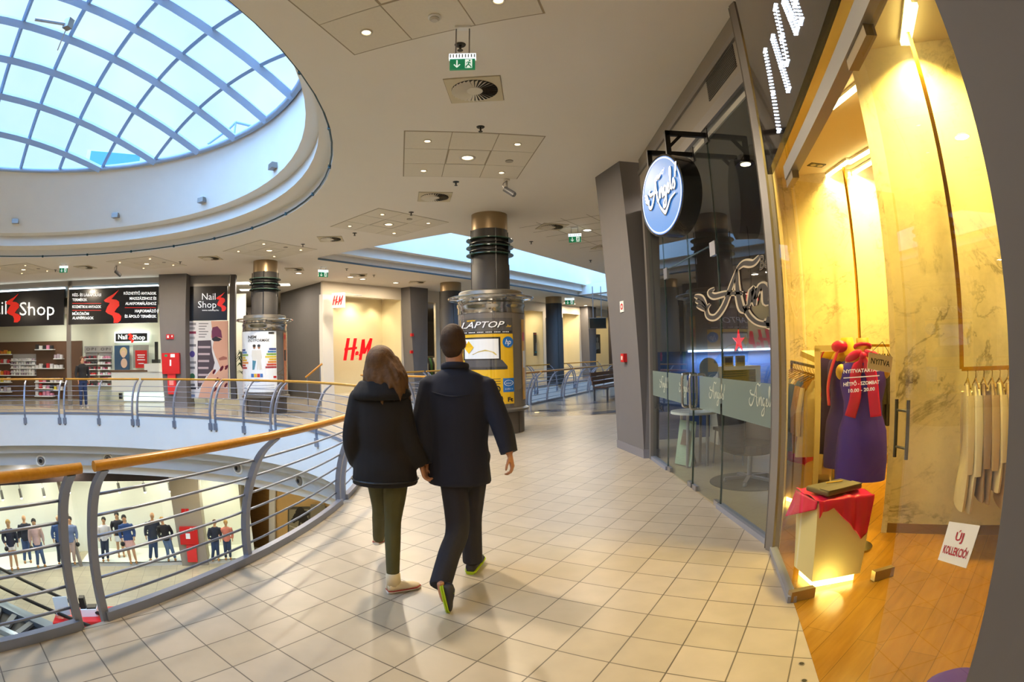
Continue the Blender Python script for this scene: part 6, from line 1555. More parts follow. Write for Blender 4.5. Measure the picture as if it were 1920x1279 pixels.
for i, (x0, x1, w) in enumerate(wins):
    s0, s1 = hs(x0), hs(x1)
    tag(hbox(s0, s1, .12, ztop, 0, .012).build('glass_pane', M_farglass), 'lit display window of the clothes shop ' + w, 'glass pane')
    if i != 1: hbox(s0 - .02, s1 + .02, 0, ztop + .2, -1.35, -1.3).build('display_wall', M_hback, hf)
    m = (HA + hd * (s0 + s1) / 2 + hn * .65)
    n_ = 3 if i == 0 else 1
    for k in range(n_):
        p = HA + hd * (s0 + (s1 - s0) * (k + .5) / n_) + hn * .9; lamp('display_spot', (p.x, p.y, ztop + .05), 55 if i != 1 else 45, (1, .84, .55), .12, kind='SPOT', target=(p.x + hn.x * .25, p.y + hn.y * .25, 0), spread=R(95))
    lamp('display_light', (m.x, m.y, ztop - .05), 26, (1, .84, .56), .8)
    if i != 1: hbox(s1 - .02, s1 + .03, 0, ztop + .2, -1.35, -.02).build('display_side', M_hback, hf)
    hbox(s0, s1, ztop + .12, ztop + .16, -1.35, 0).build('display_ceiling', M_white, hf)
    hbox(s0, s1, 0.0, .12, -1.35, 0).build('display_floor', M_hpale, hf)
for a, b in ((753, 788), (818, 984), (1019, 1056), (1087, 1104), (1146, 1180)): hbox(hs(a) - .01, min(26, hs(b) + .01), 0, ztop, -.12, -.0).build('wall_pier', M_hpale, hf)
# pillars of that front
def front_pillar(x0, x1, y, label):
    s0, s1 = hs(x0), hs(x1); P = lambda s, t_: ((HA + hd * s - hn * t_).x, (HA + hd * s - hn * t_).y)
    tilted_pillar('tilted_pillar', [P(s0 + .25, .55), P(s1 - .02, .5), P(s1, -.1), P(s0 + .2, -.1)], [P(s0, .6), P(s1, .6), P(s1, -.1), P(s0, -.1)], label, True)
front_pillar(752, 786, 0, 'tilted grey pillar of the clothes shop front with two red alarm dots'); front_pillar(1088, 1104, 0, 'distant tilted grey pillar of the clothes shop front left of the hanging screen')
for (px, py, w) in ((773, 628, 'upper'), (772, 660, 'lower')):
    p = at_plane(px, py, HA - hn * .585, HB - hn * .585); t = tag(MB().box(-.06, .06, -.03, .06, -.06, .06, Matrix.Translation(p) @ Matrix.Rotation(math.atan2(hd.y, hd.x), 4, 'Z')).build('alarm_button', M_red), w + ' small red alarm on the pillar of the clothes shop', 'alarm', 'red alarms on the clothes shop pillar')
# red letters standing in the window, and the blade sign
def big_letters(O, X, h, w, depth, parent, name):
    m = MB()
    for d in (0, depth):
        f_ = lambda x, y, d=d: O + X * (x + .22 * y) + Vector((0, 0, y)) - hn * d
        for pts, ww in (([(-.50, -.50), (-.50, .5)], .15), ([(-.18, -.50), (-.18, .5)], .15), ([(-.58, .0), (-.05, .06)], .12), ([(.20, -.5), (.20, .45)], .14), ([(.20, .45), (.34, -.2)], .13), ([(.34, -.2), (.56, .5)], .11), ([(.56, .5), (.52, -.5)], .14)):
            m.ribbon([(x * w, y * h) for x, y in pts], ww * w * .75, f_)
    m.build(name, M_hred, parent)
    m = MB(); f_ = lambda x, y: O + X * (x + .22 * y) + Vector((0, 0, y)) - hn * (depth * .9); text_mesh(m, '&', lambda x, y: f_(x + .0 * w, y - .28 * h), h * .32, bold=.08); m.build('ampersand', M_hred, parent)
M_hred = mat('letter_red', '#e2121a', .4, emit='#f01018', estr=.45)
a, b = hs(645, 655), hs(692, 655); zc = hz(668, 655); hh = hz(668, 635) - hz(668, 676)
t = thing('letter_display', 'large red slanted letters standing in the lit window', 'lettering', HA + hd * (a + b) / 2 + Vector((0, 0, zc)))
big_letters(HA + hd * (a + b) / 2 - hn * .03 + Vector((0, 0, zc)), hd, hh, (b - a) * .86, .05, t, 'letter')
t = thing('blade_sign', 'small white projecting sign with red letters beside the dark grey wall', 'sign', at_plane(634, 563, HA - hn * .4, HB - hn * .4))
p, q = at_y(622, 563, 19.6), at_y(645, 563, 19.6); zt, zb = at_y(634, 549, 19.6).z, at_y(634, 577, 19.6).z
MB().box(p.x, q.x, 19.6, 19.75, zb, zt).build('box', mat('lit_white_box', '#e8e4dc', .5, emit='#f4ece0', estr=.25), t)
hn_keep = hn; hn = Vector((0, 1, 0)); big_letters(Vector(((p.x + q.x) / 2, 19.59, (zt + zb) / 2)), Vector((1, 0, 0)), (zt - zb) * .62, (q.x - p.x) * .62, .02, t, 'letter'); hn = hn_keep
MB().bar((q.x, 19.7, zt - .05), (q.x + .5, 20.3, zt - .05), .05, .05).build('arm', M_alu2, t)
# posters, entrance goods, hanging screen
for x0, x1, y0, y1, w in ((1000, 1015, 624, 667, 'black and white poster with a red line, left of the far round column'), (1114, 1125, 627, 663, 'narrow black and white poster below the hanging screen'), (1135, 1143, 628, 661, 'narrow poster partly behind the tilted pillar')):
    s0, s1 = hs(x0, 645, .5), hs(x1, 645, .5); z0, z1 = hz((x0 + x1) / 2, y1, .5), hz((x0 + x1) / 2, y0, .5); P_ = lambda s, z, o: HA + hd * s + hn * (.5 - o) + Vector((0, 0, z))
    t = thing('poster', w, 'poster', P_((s0 + s1) / 2, z0, 0)); m = MB(); m.add([P_(s0, z0, 0), P_(s1, z0, 0), P_(s1, z1, 0), P_(s0, z1, 0)] + [P_(s0, z0, .03), P_(s1, z0, .03), P_(s1, z1, .03), P_(s0, z1, .03)], [(0, 1, 2, 3), (7, 6, 5, 4), (0, 4, 5, 1), (1, 5, 6, 2), (2, 6, 7, 3), (3, 7, 4, 0)]); m.build('print', mat('dark_photo_print', '#3a3836', .5, noise=.6, nscale=3), t)
    sc_, zc_ = (s0 + s1) / 2, (z0 + z1) / 2; w_, h_ = s1 - s0, z1 - z0
    m = MB(); blob(m, 0, .22, .16, .13, lambda x, y: P_(sc_ + x * w_, zc_ + y * h_, .034)); m.add([P_(sc_ + x * w_, zc_ + y * h_, .034) for x, y in ((-.3, -.3), (.3, -.25), (.25, .05), (0, .1), (-.25, .05))], [(0, 1, 2, 3, 4)]); m.build('printed_person', mat('photo_grey', '#a8a49e', .5), t)
    if x0 == 1000:
        m = MB(); m.add([P_(sc_ + x * w_, zc_ + y * h_, .034) for x, y in ((-.45, .42), (.3, .42), (.3, .46), (-.45, .46))], [(0, 1, 2, 3)]); m.build('red_line', M_red, t); m = MB(); m.add([P_(sc_ + x * w_, zc_ + y * h_, .034) for x, y in ((-.4, -.38), (.4, -.38), (.4, -.31), (-.4, -.31))], [(0, 1, 2, 3)]); m.build('teal_line', mat('teal_print', '#2a8a98', .5), t)
ent = HA + hd * hs(803) + hn * 2.2
MB().wall(HA + hd * 3.5 + hn * 4, HA + hd * 8 + hn * 4, 0, CEIL, .1).build('wall_clothes_shop', M_hback, kind='structure'); lamp('shop_light', (ent.x, ent.y, 3.9), 120, (1, .84, .55), 1.2)
M_ec = [mat('rack_' + n, c, .8) for n, c in (('green', '#3a6a3a'), ('dark', '#2e2c2c'), ('white', '#d8d4cc'), ('black', '#1d1c1e'))]
for k in range(9):
    px = 789 + k * 4.0; p = at_plane(px, 690, HA + hn * 1.4, HB + hn * 1.4); L_ = 1.0; t = thing('hanging_garment', ['green', 'dark grey', 'white', 'black'][k % 4] + ' garment in the far shop entrance, ' + ORD[k] + ' from the left on the floor rack', 'clothes', (p.x, p.y, 1.55), 0, 'clothes in the far shop entrance')
    m = MB(); m.loft([((p.x, p.y, 1.5 - L_ * v), hd * (.03 + .03 * v), hn * (.10 + .12 * min(1, v * 4))) for v in (0, .1, .3, .6, 1)], 10); m.build('cloth', M_ec[k % 4], t, smooth='auto')
    MB().tube([(p.x, p.y, 1.49), (p.x, p.y, 1.56)], .01, 5).build('hanger', M_alu2, t)
a, b = at_plane(787, 690, HA + hn * 1.4, HB + hn * 1.4), at_plane(825, 690, HA + hn * 1.4, HB + hn * 1.4); t = thing('clothes_rail', 'floor rack for clothes in the far shop entrance', 'clothes rail', (a.x, a.y, 0)); MB().bar((a.x, a.y, 1.57), (b.x, b.y, 1.57), .03, .03).build('rail', M_alu2, t); MB().bar((a.x, a.y, 0), (a.x, a.y, 1.57), .03, .03).build('upright', M_alu2, t); MB().bar((b.x, b.y, 0), (b.x, b.y, 1.57), .03, .03).build('upright', M_alu2, t)
yy = 24.0; p, q = at_y(1105, 606, yy), at_y(1136, 606, yy); zt, zb = at_y(1120, 597, yy).z, at_y(1120, 615, yy).z
t = thing('hanging_screen', 'flat dark screen hanging on two rods from the ceiling beyond the railing', 'screen', ((p.x + q.x) / 2, yy, zb)); MB().box(p.x, q.x, yy - .06, yy + .06, zb, zt).build('panel', mat('screen_dark', '#1c211e', .15), t)
for s_ in (.25, .75): MB().tube([(p.x + (q.x - p.x) * s_, yy, zt), (p.x + (q.x - p.x) * s_, yy, CEIL)], .02, 6).build('rod', M_alu2, t)
MB().box(p.x - .03, q.x + .03, yy - .03, yy + .05, zb - .03, zb).build('lower_frame', M_alu2, t); MB().box(p.x - .03, q.x + .03, yy - .03, yy + .05, zt, zt + .03).build('upper_frame', M_alu2, t)
# end of the concourse on the right
MB().wall((9.6, 40), (9.6, 46), 0, CEIL, .1).build('wall_concourse_end', M_hpale, kind='structure')
t = thing('round_column', 'slim dark pillar at the edge of the tilted grey pillar, far back', 'column', at_z(1149, 575, CEIL).xy.to_3d()); c = t.location; MB().cyl((c.x, c.y, 0), .35, 0, CEIL, 24).build('shaft', mat('brown_dark_pillar', '#4a4038', .5), t, True); MB().lathe([(.36, CEIL - .3), (.36, CEIL)], (c.x, c.y, 0), 24).build('top_band', M_colcap, t)
# bench by the railing
bp = at_z(1112, 752, 0); bd = Vector((.50, .86, 0)).normalized(); bn_ = Vector((bd.y, -bd.x, 0)); bp = Vector((bp.x + .05, bp.y, 0))
t = thing('bench', 'dark metal and wood bench along the railing, half hidden by the tilted pillar', 'bench', bp)
M_bw = wood('brown_bench_wood', '#6a4a36', '#503626', (4, 30, 30), .45); M_bm = mat('bench_steel', '#5c5f68', .4, .6)
for s_ in (0, 2.3):
    o = bp + bd * s_; MB().bar(o + bn_ * .0, o + bn_ * .0 + Vector((0, 0, .42)), .06, .06).build('leg', M_bm, t); MB().bar(o + bn_ * .45, o + bn_ * .45 + Vector((0, 0, .42)), .06, .06).build('leg', M_bm, t)
    MB().bar(o - bn_ * .05 + Vector((0, 0, .40)), o + bn_ * .5 + Vector((0, 0, .40)), .05, .05).build('arm_frame', M_bm, t); MB().bar(o + Vector((0, 0, .4)), o - bn_ * .14 + Vector((0, 0, .95)), .05, .05).build('back_post', M_bm, t)
for k in range(4): MB().bar(bp - bd * .1 + bn_ * (.04 + .13 * k) + Vector((0, 0, .45)), bp + bd * 2.4 + bn_ * (.04 + .13 * k) + Vector((0, 0, .45)), .11, .035).build('seat_slat', M_bw, t)
for k in range(3): MB().bar(bp - bd * .1 - bn_ * (.03 + .035 * k) + Vector((0, 0, .58 + .14 * k)), bp + bd * 2.4 - bn_ * (.03 + .035 * k) + Vector((0, 0, .58 + .14 * k)), .03, .12).build('back_slat', M_bw, t)
t = thing('floor_lamp_spot', 'small floor spot light in the concourse floor', 'floor light', (.62, 14.6, 0)); MB().cyl((.62, 14.6, 0), .08, 0, .012, 16).build('ring', M_alu, t); MB().cyl((.62, 14.6, 0), .06, .012, .02, 16).build('lens', mat('warm_floor_lens', '#ffe0a0', .4, emit='#ffd890', estr=1.5), t)

# ================================================================== lower mall level
lamp('lower_mall_light', (-3, 20, -2.05), 130, (1, .90, .68), 1.2)
for a in range(20, 190, 34):
    p = vp(a, 1.9, -2.0); lamp('lower_mall_light', p, 62, (1, .90, .66), .8)
L0, L1, L2 = Vector((-19.5, 9.0, 0)), Vector((-15.2, 13.95, 0)), Vector((-9.3, 17.1, 0))
M_lowwhite = mat('bright_display_white', '#eef0e2', .6)
lf = thing('lower_shop_front', 'white display window front of the fashion shop on the lower level', 'shop front', (L1.x, L1.y, LOW), 0, kind='structure')
TOPZ = -2.5
for A_, B_ in ((L0, L1), (L1, L2)):
    d = (B_ - A_).normalized(); n = Vector((-d.y, d.x, 0))
    MB().wall(A_, B_, TOPZ, -1.95, .1, .0).build('header', mat('dark_header', '#2e2428', .5, noise=.5, nscale=3), lf)
    MB().wall(A_, B_, LOW, LOW + .12, .08, .04).build('sill', M_white, lf)
    MB().wall(A_ - d * .8 + n * 1.7, B_ + d * .8 + n * 1.7, LOW, -1.95, .1).build('display_wall', M_lowwhite, lf)
    q = [A_, B_, B_ + n * 1.7, A_ + n * 1.7]; MB().prism([(p.x, p.y) for p in q], LOW + .02, LOW + .12).build('display_floor', M_lowwhite, lf)
    MB().prism([(p.x, p.y) for p in q], -2.3, -2.26).build('display_ceiling', M_white, lf)
    for s0, s1, w in (((.08, (B_ - A_).length - .4, 'left'),) if A_ is L0 else ((.08, 3.55, 'middle'), (4.75, (B_ - A_).length - .05, 'right'))):
        tag(MB().wall(A_ + d * s0, A_ + d * s1, LOW + .12, TOPZ, .012).build('glass_pane', M_farglass), w + ' display window pane on the lower level', 'glass pane')
    MB().bar(A_ + n * .7 + Vector((0, 0, -2.55)), B_ + n * .7 + Vector((0, 0, -2.55)), .05, .05).build('light_track', M_whitepl, lf)
    L_ = (B_ - A_).length
    for k in range(3): 
        p = A_.lerp(B_, (k + .5) / 3) + n * .6; lamp('window_light', (p.x, p.y, -2.45), 42, (1, .97, .82), .5)
MB().wall(L2, L2 + Vector((-.93, 1.7, 0)), LOW, -1.95, .1).build('side_wall', M_lowwhite, lf)
a, b = at_plane(153, 895, L0, L1), at_plane(168, 1062, L0, L1)
MB().bar((L1.x - .35, L1.y - .15, TOPZ), (L1.x, L1.y, LOW), .12, .12).build('slanted_mullion', mat('warm_grey_mullion', '#8f8578', .5), lf)
def low_spot(px, py, A_, B_, w):
    d = (B_ - A_).normalized(); n = Vector((-d.y, d.x, 0)); p = at_plane(px, py, A_ + n * .7, B_ + n * .7)
    t = thing('track_spotlight', 'small track spotlight in the lower display window, ' + w, 'spotlight', p, 0, 'track spotlights of the lower window')
    MB().tube([p + Vector((0, 0, .2)), p + Vector((.02, .02, -.12))], .06, 10).build('lamp_body', mat('spot_grey', '#7d7d78', .4, .4), t); MB().bar(p + Vector((0, 0, .18)), Vector((p.x, p.y, -2.53)), .02, .02).build('arm', M_alu2, t); MB().ball(p + Vector((.02, .02, -.13)), .05, 10, 6).build('bulb', E_white, t)
for px, py, w in ((3, 930, 'leftmost one'), (38, 927, 'second from the left'), (81, 924, 'third from the left'), (128, 917, 'fourth from the left, beside the railing post')): low_spot(px, py, L0, L1, w)
for px, py, w in ((222, 916, 'fifth from the left'), (270, 916, 'sixth from the left'), (317, 914, 'last before the grey pillar')): low_spot(px, py, L1, L2, w)
# tilted pillar with red cabinet, below
pb0, pb1 = at_z(342, 1061, LOW), at_z(391, 1060, LOW); pd = (pb1 - pb0).normalized(); pn = Vector((-pd.y, pd.x, 0))
pt0, pt1 = at_plane(316, 896, pb0, pb1), at_plane(370, 899, pb0, pb1)
lt = thing('tilted_pillar', 'tilted grey pillar with a red cabinet on the lower level', 'pillar', pb0, 0, kind='structure')
f_ = lambda a, b: [(a.x, a.y), (b.x, b.y), ((b + pn * .7).x, (b + pn * .7).y), ((a + pn * .7).x, (a + pn * .7).y)]
e_ = lambda a, b, z: a + (b - a) * ((z - a.z) / (b.z - a.z))
MB().prism(f_(pb0, pb1), LOW, -1.95, f_(e_(pb0, pt0, -1.95), e_(pb1, pt1, -1.95))).build('shaft', mat('lower_pillar_grey', '#948b7c', .6), lt)
def pbox(x0, y0, x1, y1, t0, t1, sk=0):
    P = [at_plane(x, y, pb0, pb1) for x, y in ((x0, y1), (x1, y1), (x1 - sk, y0), (x0 - sk, y0))]
    return MB().add([p - pn * t1 for p in P] + [p - pn * t0 for p in P], [(0, 1, 2, 3), (7, 6, 5, 4), (0, 4, 5, 1), (1, 5, 6, 2), (2, 6, 7, 3), (3, 7, 4, 0)])
t = thing('fire_cabinet', 'red fire cabinet on the tilted pillar of the lower level', 'fire cabinet', at_plane(356, 1020, pb0, pb1)); pbox(340, 987, 373, 1019, -.05, .15, 3).build('hose_box', M_red, t); pbox(353, 1020, 371, 1052, -.05, .12, 3).build('extinguisher_box', MATS['red_enamel_light'], t); pbox(350, 998, 358, 1008, .15, .155, 1).build('white_label', M_pwhite, t); pbox(357, 988, 364, 993, .15, .155, 0).build('white_label', M_pwhite, t)
t = thing('fire_sign', 'small red sign on the tilted pillar of the lower level', 'sign', at_plane(347, 958, pb0, pb1)); pbox(340, 954, 347, 963, -.02, .02).build('plate', M_red, t); pbox(348, 954, 354, 963, -.02, .02).build('plate', M_red, t)
# brown planked wall, white strip, ochre wall and window at the right
RA, RB = Vector((-9.2, 18.3, 0)), Vector((-2.0, 15.6, 0)); rdv = (RB - RA).normalized(); rn = Vector((-rdv.y, rdv.x, 0))
def rbox(x0, y0, x1, y1, t0, t1):
    P = [at_plane(x, y, RA, RB) for x, y in ((x0, y1), (x1, y1), (x1, y0), (x0, y0))]
    return MB().add([p - rn * t1 for p in P] + [p - rn * t0 for p in P], [(0, 1, 2, 3), (7, 6, 5, 4), (0, 4, 5, 1), (1, 5, 6, 2), (2, 6, 7, 3), (3, 7, 4, 0)])
MB().wall(RA - rdv * 4, RB + rdv * 8, LOW, -1.95, .1, .1).build('wall_lower_ochre', mat('ochre_wall', '#c9a468', .6, noise=.05), kind='structure')
tag(rbox(463, 918, 507, 1075, 0, .05).build('plank_wall', wood('brown_planks', '#8a6430', '#5c3d18', (2, 2, 40), .4)), 'brown planked panel beside the lower display window', 'wall panel')
tag(rbox(452, 905, 463, 1075, .0, .3).build('corner_pillar', mat('brown_grey_post', '#5c5040', .5)), 'slim dark post at the right end of the lower display window', 'post')
tag(rbox(507, 915, 518, 1075, 0, .06).build('white_panel', mat('cool_white_panel', '#d4d2cc', .5)), 'white wall strip between the planked panel and the ochre wall', 'wall panel')
t = thing('lower_window', 'window with a dark tree print in the ochre wall of the lower level', 'window', at_plane(575, 1000, RA, RB)); rbox(541, 950, 613, 1030, 0, .04).build('frame', mat('olive_frame', '#4d4636', .5), t); rbox(544, 955, 580, 1030, .04, .05).build('pane', mat('dim_pane', '#8a8168', .3), t); rbox(584, 945, 611, 1030, .04, .05).build('pane', mat('dim_pane2', '#7d735c', .3), t)
m = MB(); g = lambda x, y: at_plane(x, y, RA, RB) - rn * .055; m.ribbon([(563, 1030), (561, 1000), (565, 970)], [5, 4, 3], g)
for (x, y, r) in ((560, 968, 9), (570, 972, 10), (565, 958, 9), (575, 963, 7), (553, 975, 6)): m.add([g(x + r * (1 + .2 * math.sin(5 * a)) * math.cos(a), y + r * .8 * (1 + .2 * math.cos(4 * a)) * math.sin(a)) for a in [2 * math.pi * k / 14 for k in range(14)]], [list(range(14))])
m.build('tree_print', mat('tree_dark', '#201a12', .6), t); MB().bar(g(545, 985) - rn * .01, g(610, 1008) - rn * .01, .05, .02).build('glazing_bar', mat('pale_bar', '#b8b09a', .5), t)
t = thing('waste_bin', 'slim grey bin against the white strip on the lower level', 'bin', at_plane(520, 1040, RA, RB)); rbox(519, 1022, 525, 1045, .05, .35).build('body', M_alu2, t); rbox(519, 1020, 525, 1023, .04, .37).build('lid', M_black, t)
# escalator pit with black handrails, red counter
es = thing('escalator', 'escalator with black handrails and steel skirts on the lower level', 'escalator', at_z(60, 1140, LOW))
ha, hb = at_z(-40, 1045, LOW + 1.0), at_z(205, 1158, LOW + 1.0); MB().tube([ha, hb], .05, 8).build('handrail', M_black, es)
hc, hd2 = at_z(-40, 1080, LOW + 1.0), at_z(168, 1174, LOW + 1.0); MB().tube([hc, hd2], .05, 8).build('handrail', M_black, es)
for a, b in ((ha, hb), (hc, hd2)): MB().quad(a - Vector((0, 0, .05)), b - Vector((0, 0, .05)), b - Vector((0, 0, .98)), a - Vector((0, 0, .98))).build('glass_side', M_farglass, es)
M_skirt = mat('blue_steel_skirt', '#9aa8b8', .3, .7)
sa, sb = at_z(-40, 1113, LOW + .1), at_z(122, 1188, LOW + .1); MB().bar(sa, sb, .35, .16).build('skirt', M_skirt, es)
sc2, sd2 = at_z(-40, 1160, LOW + .1), at_z(60, 1208, LOW + .1); MB().bar(sc2, sd2, .2, .16).build('skirt', M_skirt, es)
MB().add([sa + Vector((0, 0, -.08)), sb + Vector((0, 0, -.08)), sd2 + Vector((0, 0, -.08)), sc2 + Vector((0, 0, -.08))], [(0, 1, 2, 3)]).build('step_band', mat('step_dark', '#2a2826', .5), es)
for k in range(5):
    a, b = sa.lerp(sb, .1 + .2 * k), sc2.lerp(sd2, .1 + .2 * k); MB().bar(a.lerp(b, .15), a.lerp(b, .85), .22, .08).build('step', mat('step_grey', '#6a6e72', .4, .4), es)
c = at_z(172, 1152, LOW + .9); t = thing('counter', 'red counter stand on the lower level behind the front railing', 'counter', (c.x, c.y, LOW)); Mx = Matrix.Translation((c.x, c.y, 0)) @ Matrix.Rotation(R(35), 4, 'Z')
MB().box(-1.0, .8, -.4, .4, LOW, LOW + .86, Mx).build('body', M_red, t); MB().box(-1.05, .85, -.45, .45, LOW + .86, LOW + .9, Mx).build('top', mat('bright_red_top', '#d01c20', .3), t)
t2 = thing('counter_display', 'small black and white machine standing on the red counter', 'machine', (c.x, c.y, LOW + .9)); MB().box(-.25, .2, -.15, .15, LOW + .9, LOW + 1.1, Mx).build('base', M_pwhite, t2); MB().box(-.25, -.1, -.1, .1, LOW + 1.1, LOW + 1.4, Mx).build('head', M_black, t2); MB().box(-.08, .18, -.12, .12, LOW + 1.1, LOW + 1.14, Mx).build('tray', M_black, t2)
c = at_z(119, 1150, LOW + 1.0); t = thing('menu_stand', 'pale sheet on a stand left of the red counter', 'sign', (c.x, c.y, LOW)); MB().tube([(c.x, c.y, LOW), (c.x, c.y, LOW + 1.1)], .02, 6).build('post', M_alu2, t); MB().box(-.2, .2, -.02, .02, LOW + .95, LOW + 1.45, Matrix.Translation((c.x, c.y, 0)) @ Matrix.Rotation(R(40), 4, 'Z')).build('sheet', mat('pale_sheet', '#c8d4d8', .5), t)
# ball nozzles in the blue-grey cove
def on_ring(px, py, dr):
    d = ray(px, py); s = 4.0
    while s < 40:
        p = Vector((d.x * s, d.y * s, EYE + d.z * s)); rr = math.hypot(p.x - VC[0], p.y - VC[1]); a = math.degrees(math.atan2(p.y - VC[1], p.x - VC[0]))
        if p.y > 5 and rr > void_r(a) + dr: return p, a
        s += .01
for px, py, w in ((77, 864, 'leftmost'), (203, 861, 'second from the left'), (447, 877, 'third from the left'), (564, 901, 'fourth from the left')):
    p, a = on_ring(px, py, .62); inw = Vector((-math.cos(R(a)), -math.sin(R(a)), 0)); t = thing('air_nozzle', 'round white air nozzle in the cove below the gallery floor, ' + w, 'air nozzle', p, 0, 'air nozzles below the gallery')
    q = inw.to_track_quat('Z', 'Y').to_matrix().to_4x4(); q.translation = p
    for nm, prof, mm in (('ring', [(.19, 0), (.19, .03), (.14, .05), (.13, .02)], M_whitepl), ('ball', [(.13, .02), (.12, .07), (.07, .11), (.07, .06)], M_alu2), ('throat', [(.07, .06), (.001, .05)], M_black)):
        m = MB(); m.lathe(prof, n=20); m.v = [tuple(q @ Vector(v)) for v in m.v]; m.build(nm, mm, t, True)
p, a = on_ring(42, 889, .86); t = thing('floodlight', 'glaring lamp below the gallery cove at the left', 'floodlight', p); inw = Vector((-math.cos(R(a)), -math.sin(R(a)), 0))
MB().ball(p + inw * .12 + Vector((0, 0, -.02)), .1, 12, 8).build('bulb', mat('glaring_bulb', '#ffffff', .4, emit='#ffffff', estr=12), t); MB().bar(p, p + inw * .1, .1, .1).build('housing', M_alu2, t)

# ================================================================== people and shop-window figures
def limb(m, pts, rad, n=10): m.tube(smooth_path(pts, 4), [r for r in _interp(rad, (len(pts) - 1) * 4 + 1)], n)
def _interp(rad, n):
    out = []; k = len(rad) - 1
    for i in range(n):
        t = i / (n - 1) * k; j = min(int(t), k - 1); f = t - j; out.append(rad[j] * (1 - f) + rad[j + 1] * f)
    return out
def remesh(o, v, sm=4):
    md = o.modifiers.new('union', 'REMESH'); md.mode = 'VOXEL'; md.voxel_size = v; md.use_smooth_shade = True
    s_ = o.modifiers.new('smooth', 'SMOOTH'); s_.iterations = sm; s_.factor = .5; return o
M_mskin = mat('mannequin_skin', '#c99a72', .5); M_hairs = {k: mat('hair_' + k, c, .7) for k, c in (('black', '#17120f'), ('brown', '#4a2f1a'), ('blond', '#b08a4a'), ('bald', '#c99a72'))}
def cloth_mat(c): return mat('cloth_' + c[1:], c, .85, noise=.12, nscale=10)
def mannequin(fx, fy, hx, hy, label, top, bottom, hair, legs='trousers', bag=None, sway=0.0, arm=(0, 0)):
    base = at_z(fx, fy, LOW + .12); h = max(1.45, at_r(hx, hy, math.hypot(base.x, base.y)).z - base.z) / 1.0
    f = Vector((-base.x, -base.y, 0)).normalized(); r = Vector((-f.y, f.x, 0))      # f looks at the walkway, r is the picture's right
    hxo = (at_r(hx, hy, math.hypot(base.x, base.y)) - base).dot(r)
    t = thing('mannequin', label, 'mannequin', base, 0, 'mannequins in the lower display window')
    P = lambda x, y, z: base + r * ((x + hxo / h * z) * h) + f * (y * h) + Vector((0, 0, z * h))
    m = MB(); m.ball(P(0, 0, .935), (.048 * h, .052 * h, .066 * h), 12, 8); limb(m, [P(0, 0, .80), P(0, 0, .90)], [.035 * h, .03 * h])
    el = lambda c, rx, ry: (c, r * rx * h, f * ry * h)
    m.loft([el(P(0, 0, z), rx, ry) for z, rx, ry in ((.47, .085, .06), (.53, .095, .065), (.62, .075, .05), (.72, .09, .06), (.80, .10, .05), (.835, .05, .035))], 14)
    J = {}
    for s_ in (-1, 1):
        a = arm[0 if s_ < 0 else 1]
        sh_, el_, wr = P(s_ * .11, 0, .80), P(s_ * (.15 + .02 * a), .0 - .03 * a, .64), P(s_ * (.15 - .06 * a), .03 + .09 * a, .50 + .08 * a)
        limb(m, [sh_, el_, wr], [.032 * h, .026 * h, .018 * h]); m.ball(wr + Vector((0, 0, -.03 * h)), (.016 * h, .02 * h, .035 * h), 8, 6)
        hp_, kn, an = P(s_ * .05, 0, .50), P(s_ * .055 + sway * .5, .03, .27), P(s_ * .06 + sway * s_, 0, .045)
        limb(m, [hp_, kn, an], [.052 * h, .037 * h, .024 * h]); m.ball(an + f * .035 * h + Vector((0, 0, -.025 * h)), (.022 * h, .022 * h, .02 * h), 8, 6); m.ball(an + f * .08 * h + Vector((0, 0, -.03 * h)), (.022 * h, .022 * h, .014 * h), 8, 6)
        J[s_] = (sh_, el_, wr, hp_, kn, an)
    remesh(m.build('body', M_mskin, t), .022, 2)
    m = MB()
    m.loft([el(P(0, 0, z), rx, ry) for z, rx, ry in ((.47, .105, .08), (.56, .10, .075), (.63, .09, .065), (.72, .105, .075), (.80, .115, .065), (.835, .06, .045))], 14)
    for s_ in (-1, 1): limb(m, [J[s_][0], J[s_][1], J[s_][1].lerp(J[s_][2], .8)], [.045 * h, .037 * h, .030 * h])
    remesh(m.build('jacket', cloth_mat(top), t), .022, 2)
    m = MB()
    if legs == 'skirt': m.loft([el(P(0, 0, z), rx, ry) for z, rx, ry in ((.36, .13, .11), (.46, .11, .085), (.54, .09, .07))], 16)
    else:
        zk = {'trousers': 1.0, 'shorts': .35}[legs]
        m.loft([el(P(0, 0, z), rx, ry) for z, rx, ry in ((.45, .098, .07), (.50, .105, .075), (.56, .09, .065))], 14)
        for s_ in (-1, 1):
            hp_, kn, an = J[s_][3:]
            pts = [hp_, kn, an] if zk == 1 else [hp_, hp_.lerp(kn, .45)]
            limb(m, pts, [.062 * h, .045 * h, .034 * h] if zk == 1 else [.062 * h, .058 * h])
    o = m.build('skirt' if legs == 'skirt' else legs, cloth_mat(bottom), t)
    remesh(o, .022, 2)
    if hair != 'bald':
        m = MB(); m.ball(P(0, -.012, .95), (.056 * h, .058 * h, .062 * h), 12, 8)
        if hair in ('black', 'blond') and legs != 'trousers' or top in ('#c8a69a', '#b8b0b0'): m.ball(P(0, -.03, .88), (.05 * h, .035 * h, .09 * h), 10, 8)
        m.build('hair', M_hairs[hair], t, smooth=True)
    for s_ in (-1, 1):
        an = J[s_][5]; m = MB(); m.ball(an + f * .04 * h + Vector((0, 0, -.022 * h)), (.03 * h, .03 * h, .024 * h), 8, 6); m.ball(an + f * .085 * h + Vector((0, 0, -.028 * h)), (.026 * h, .026 * h, .018 * h), 8, 6); m.build('shoe', mat('tan_shoe', '#a8763e', .5), t, smooth=True)
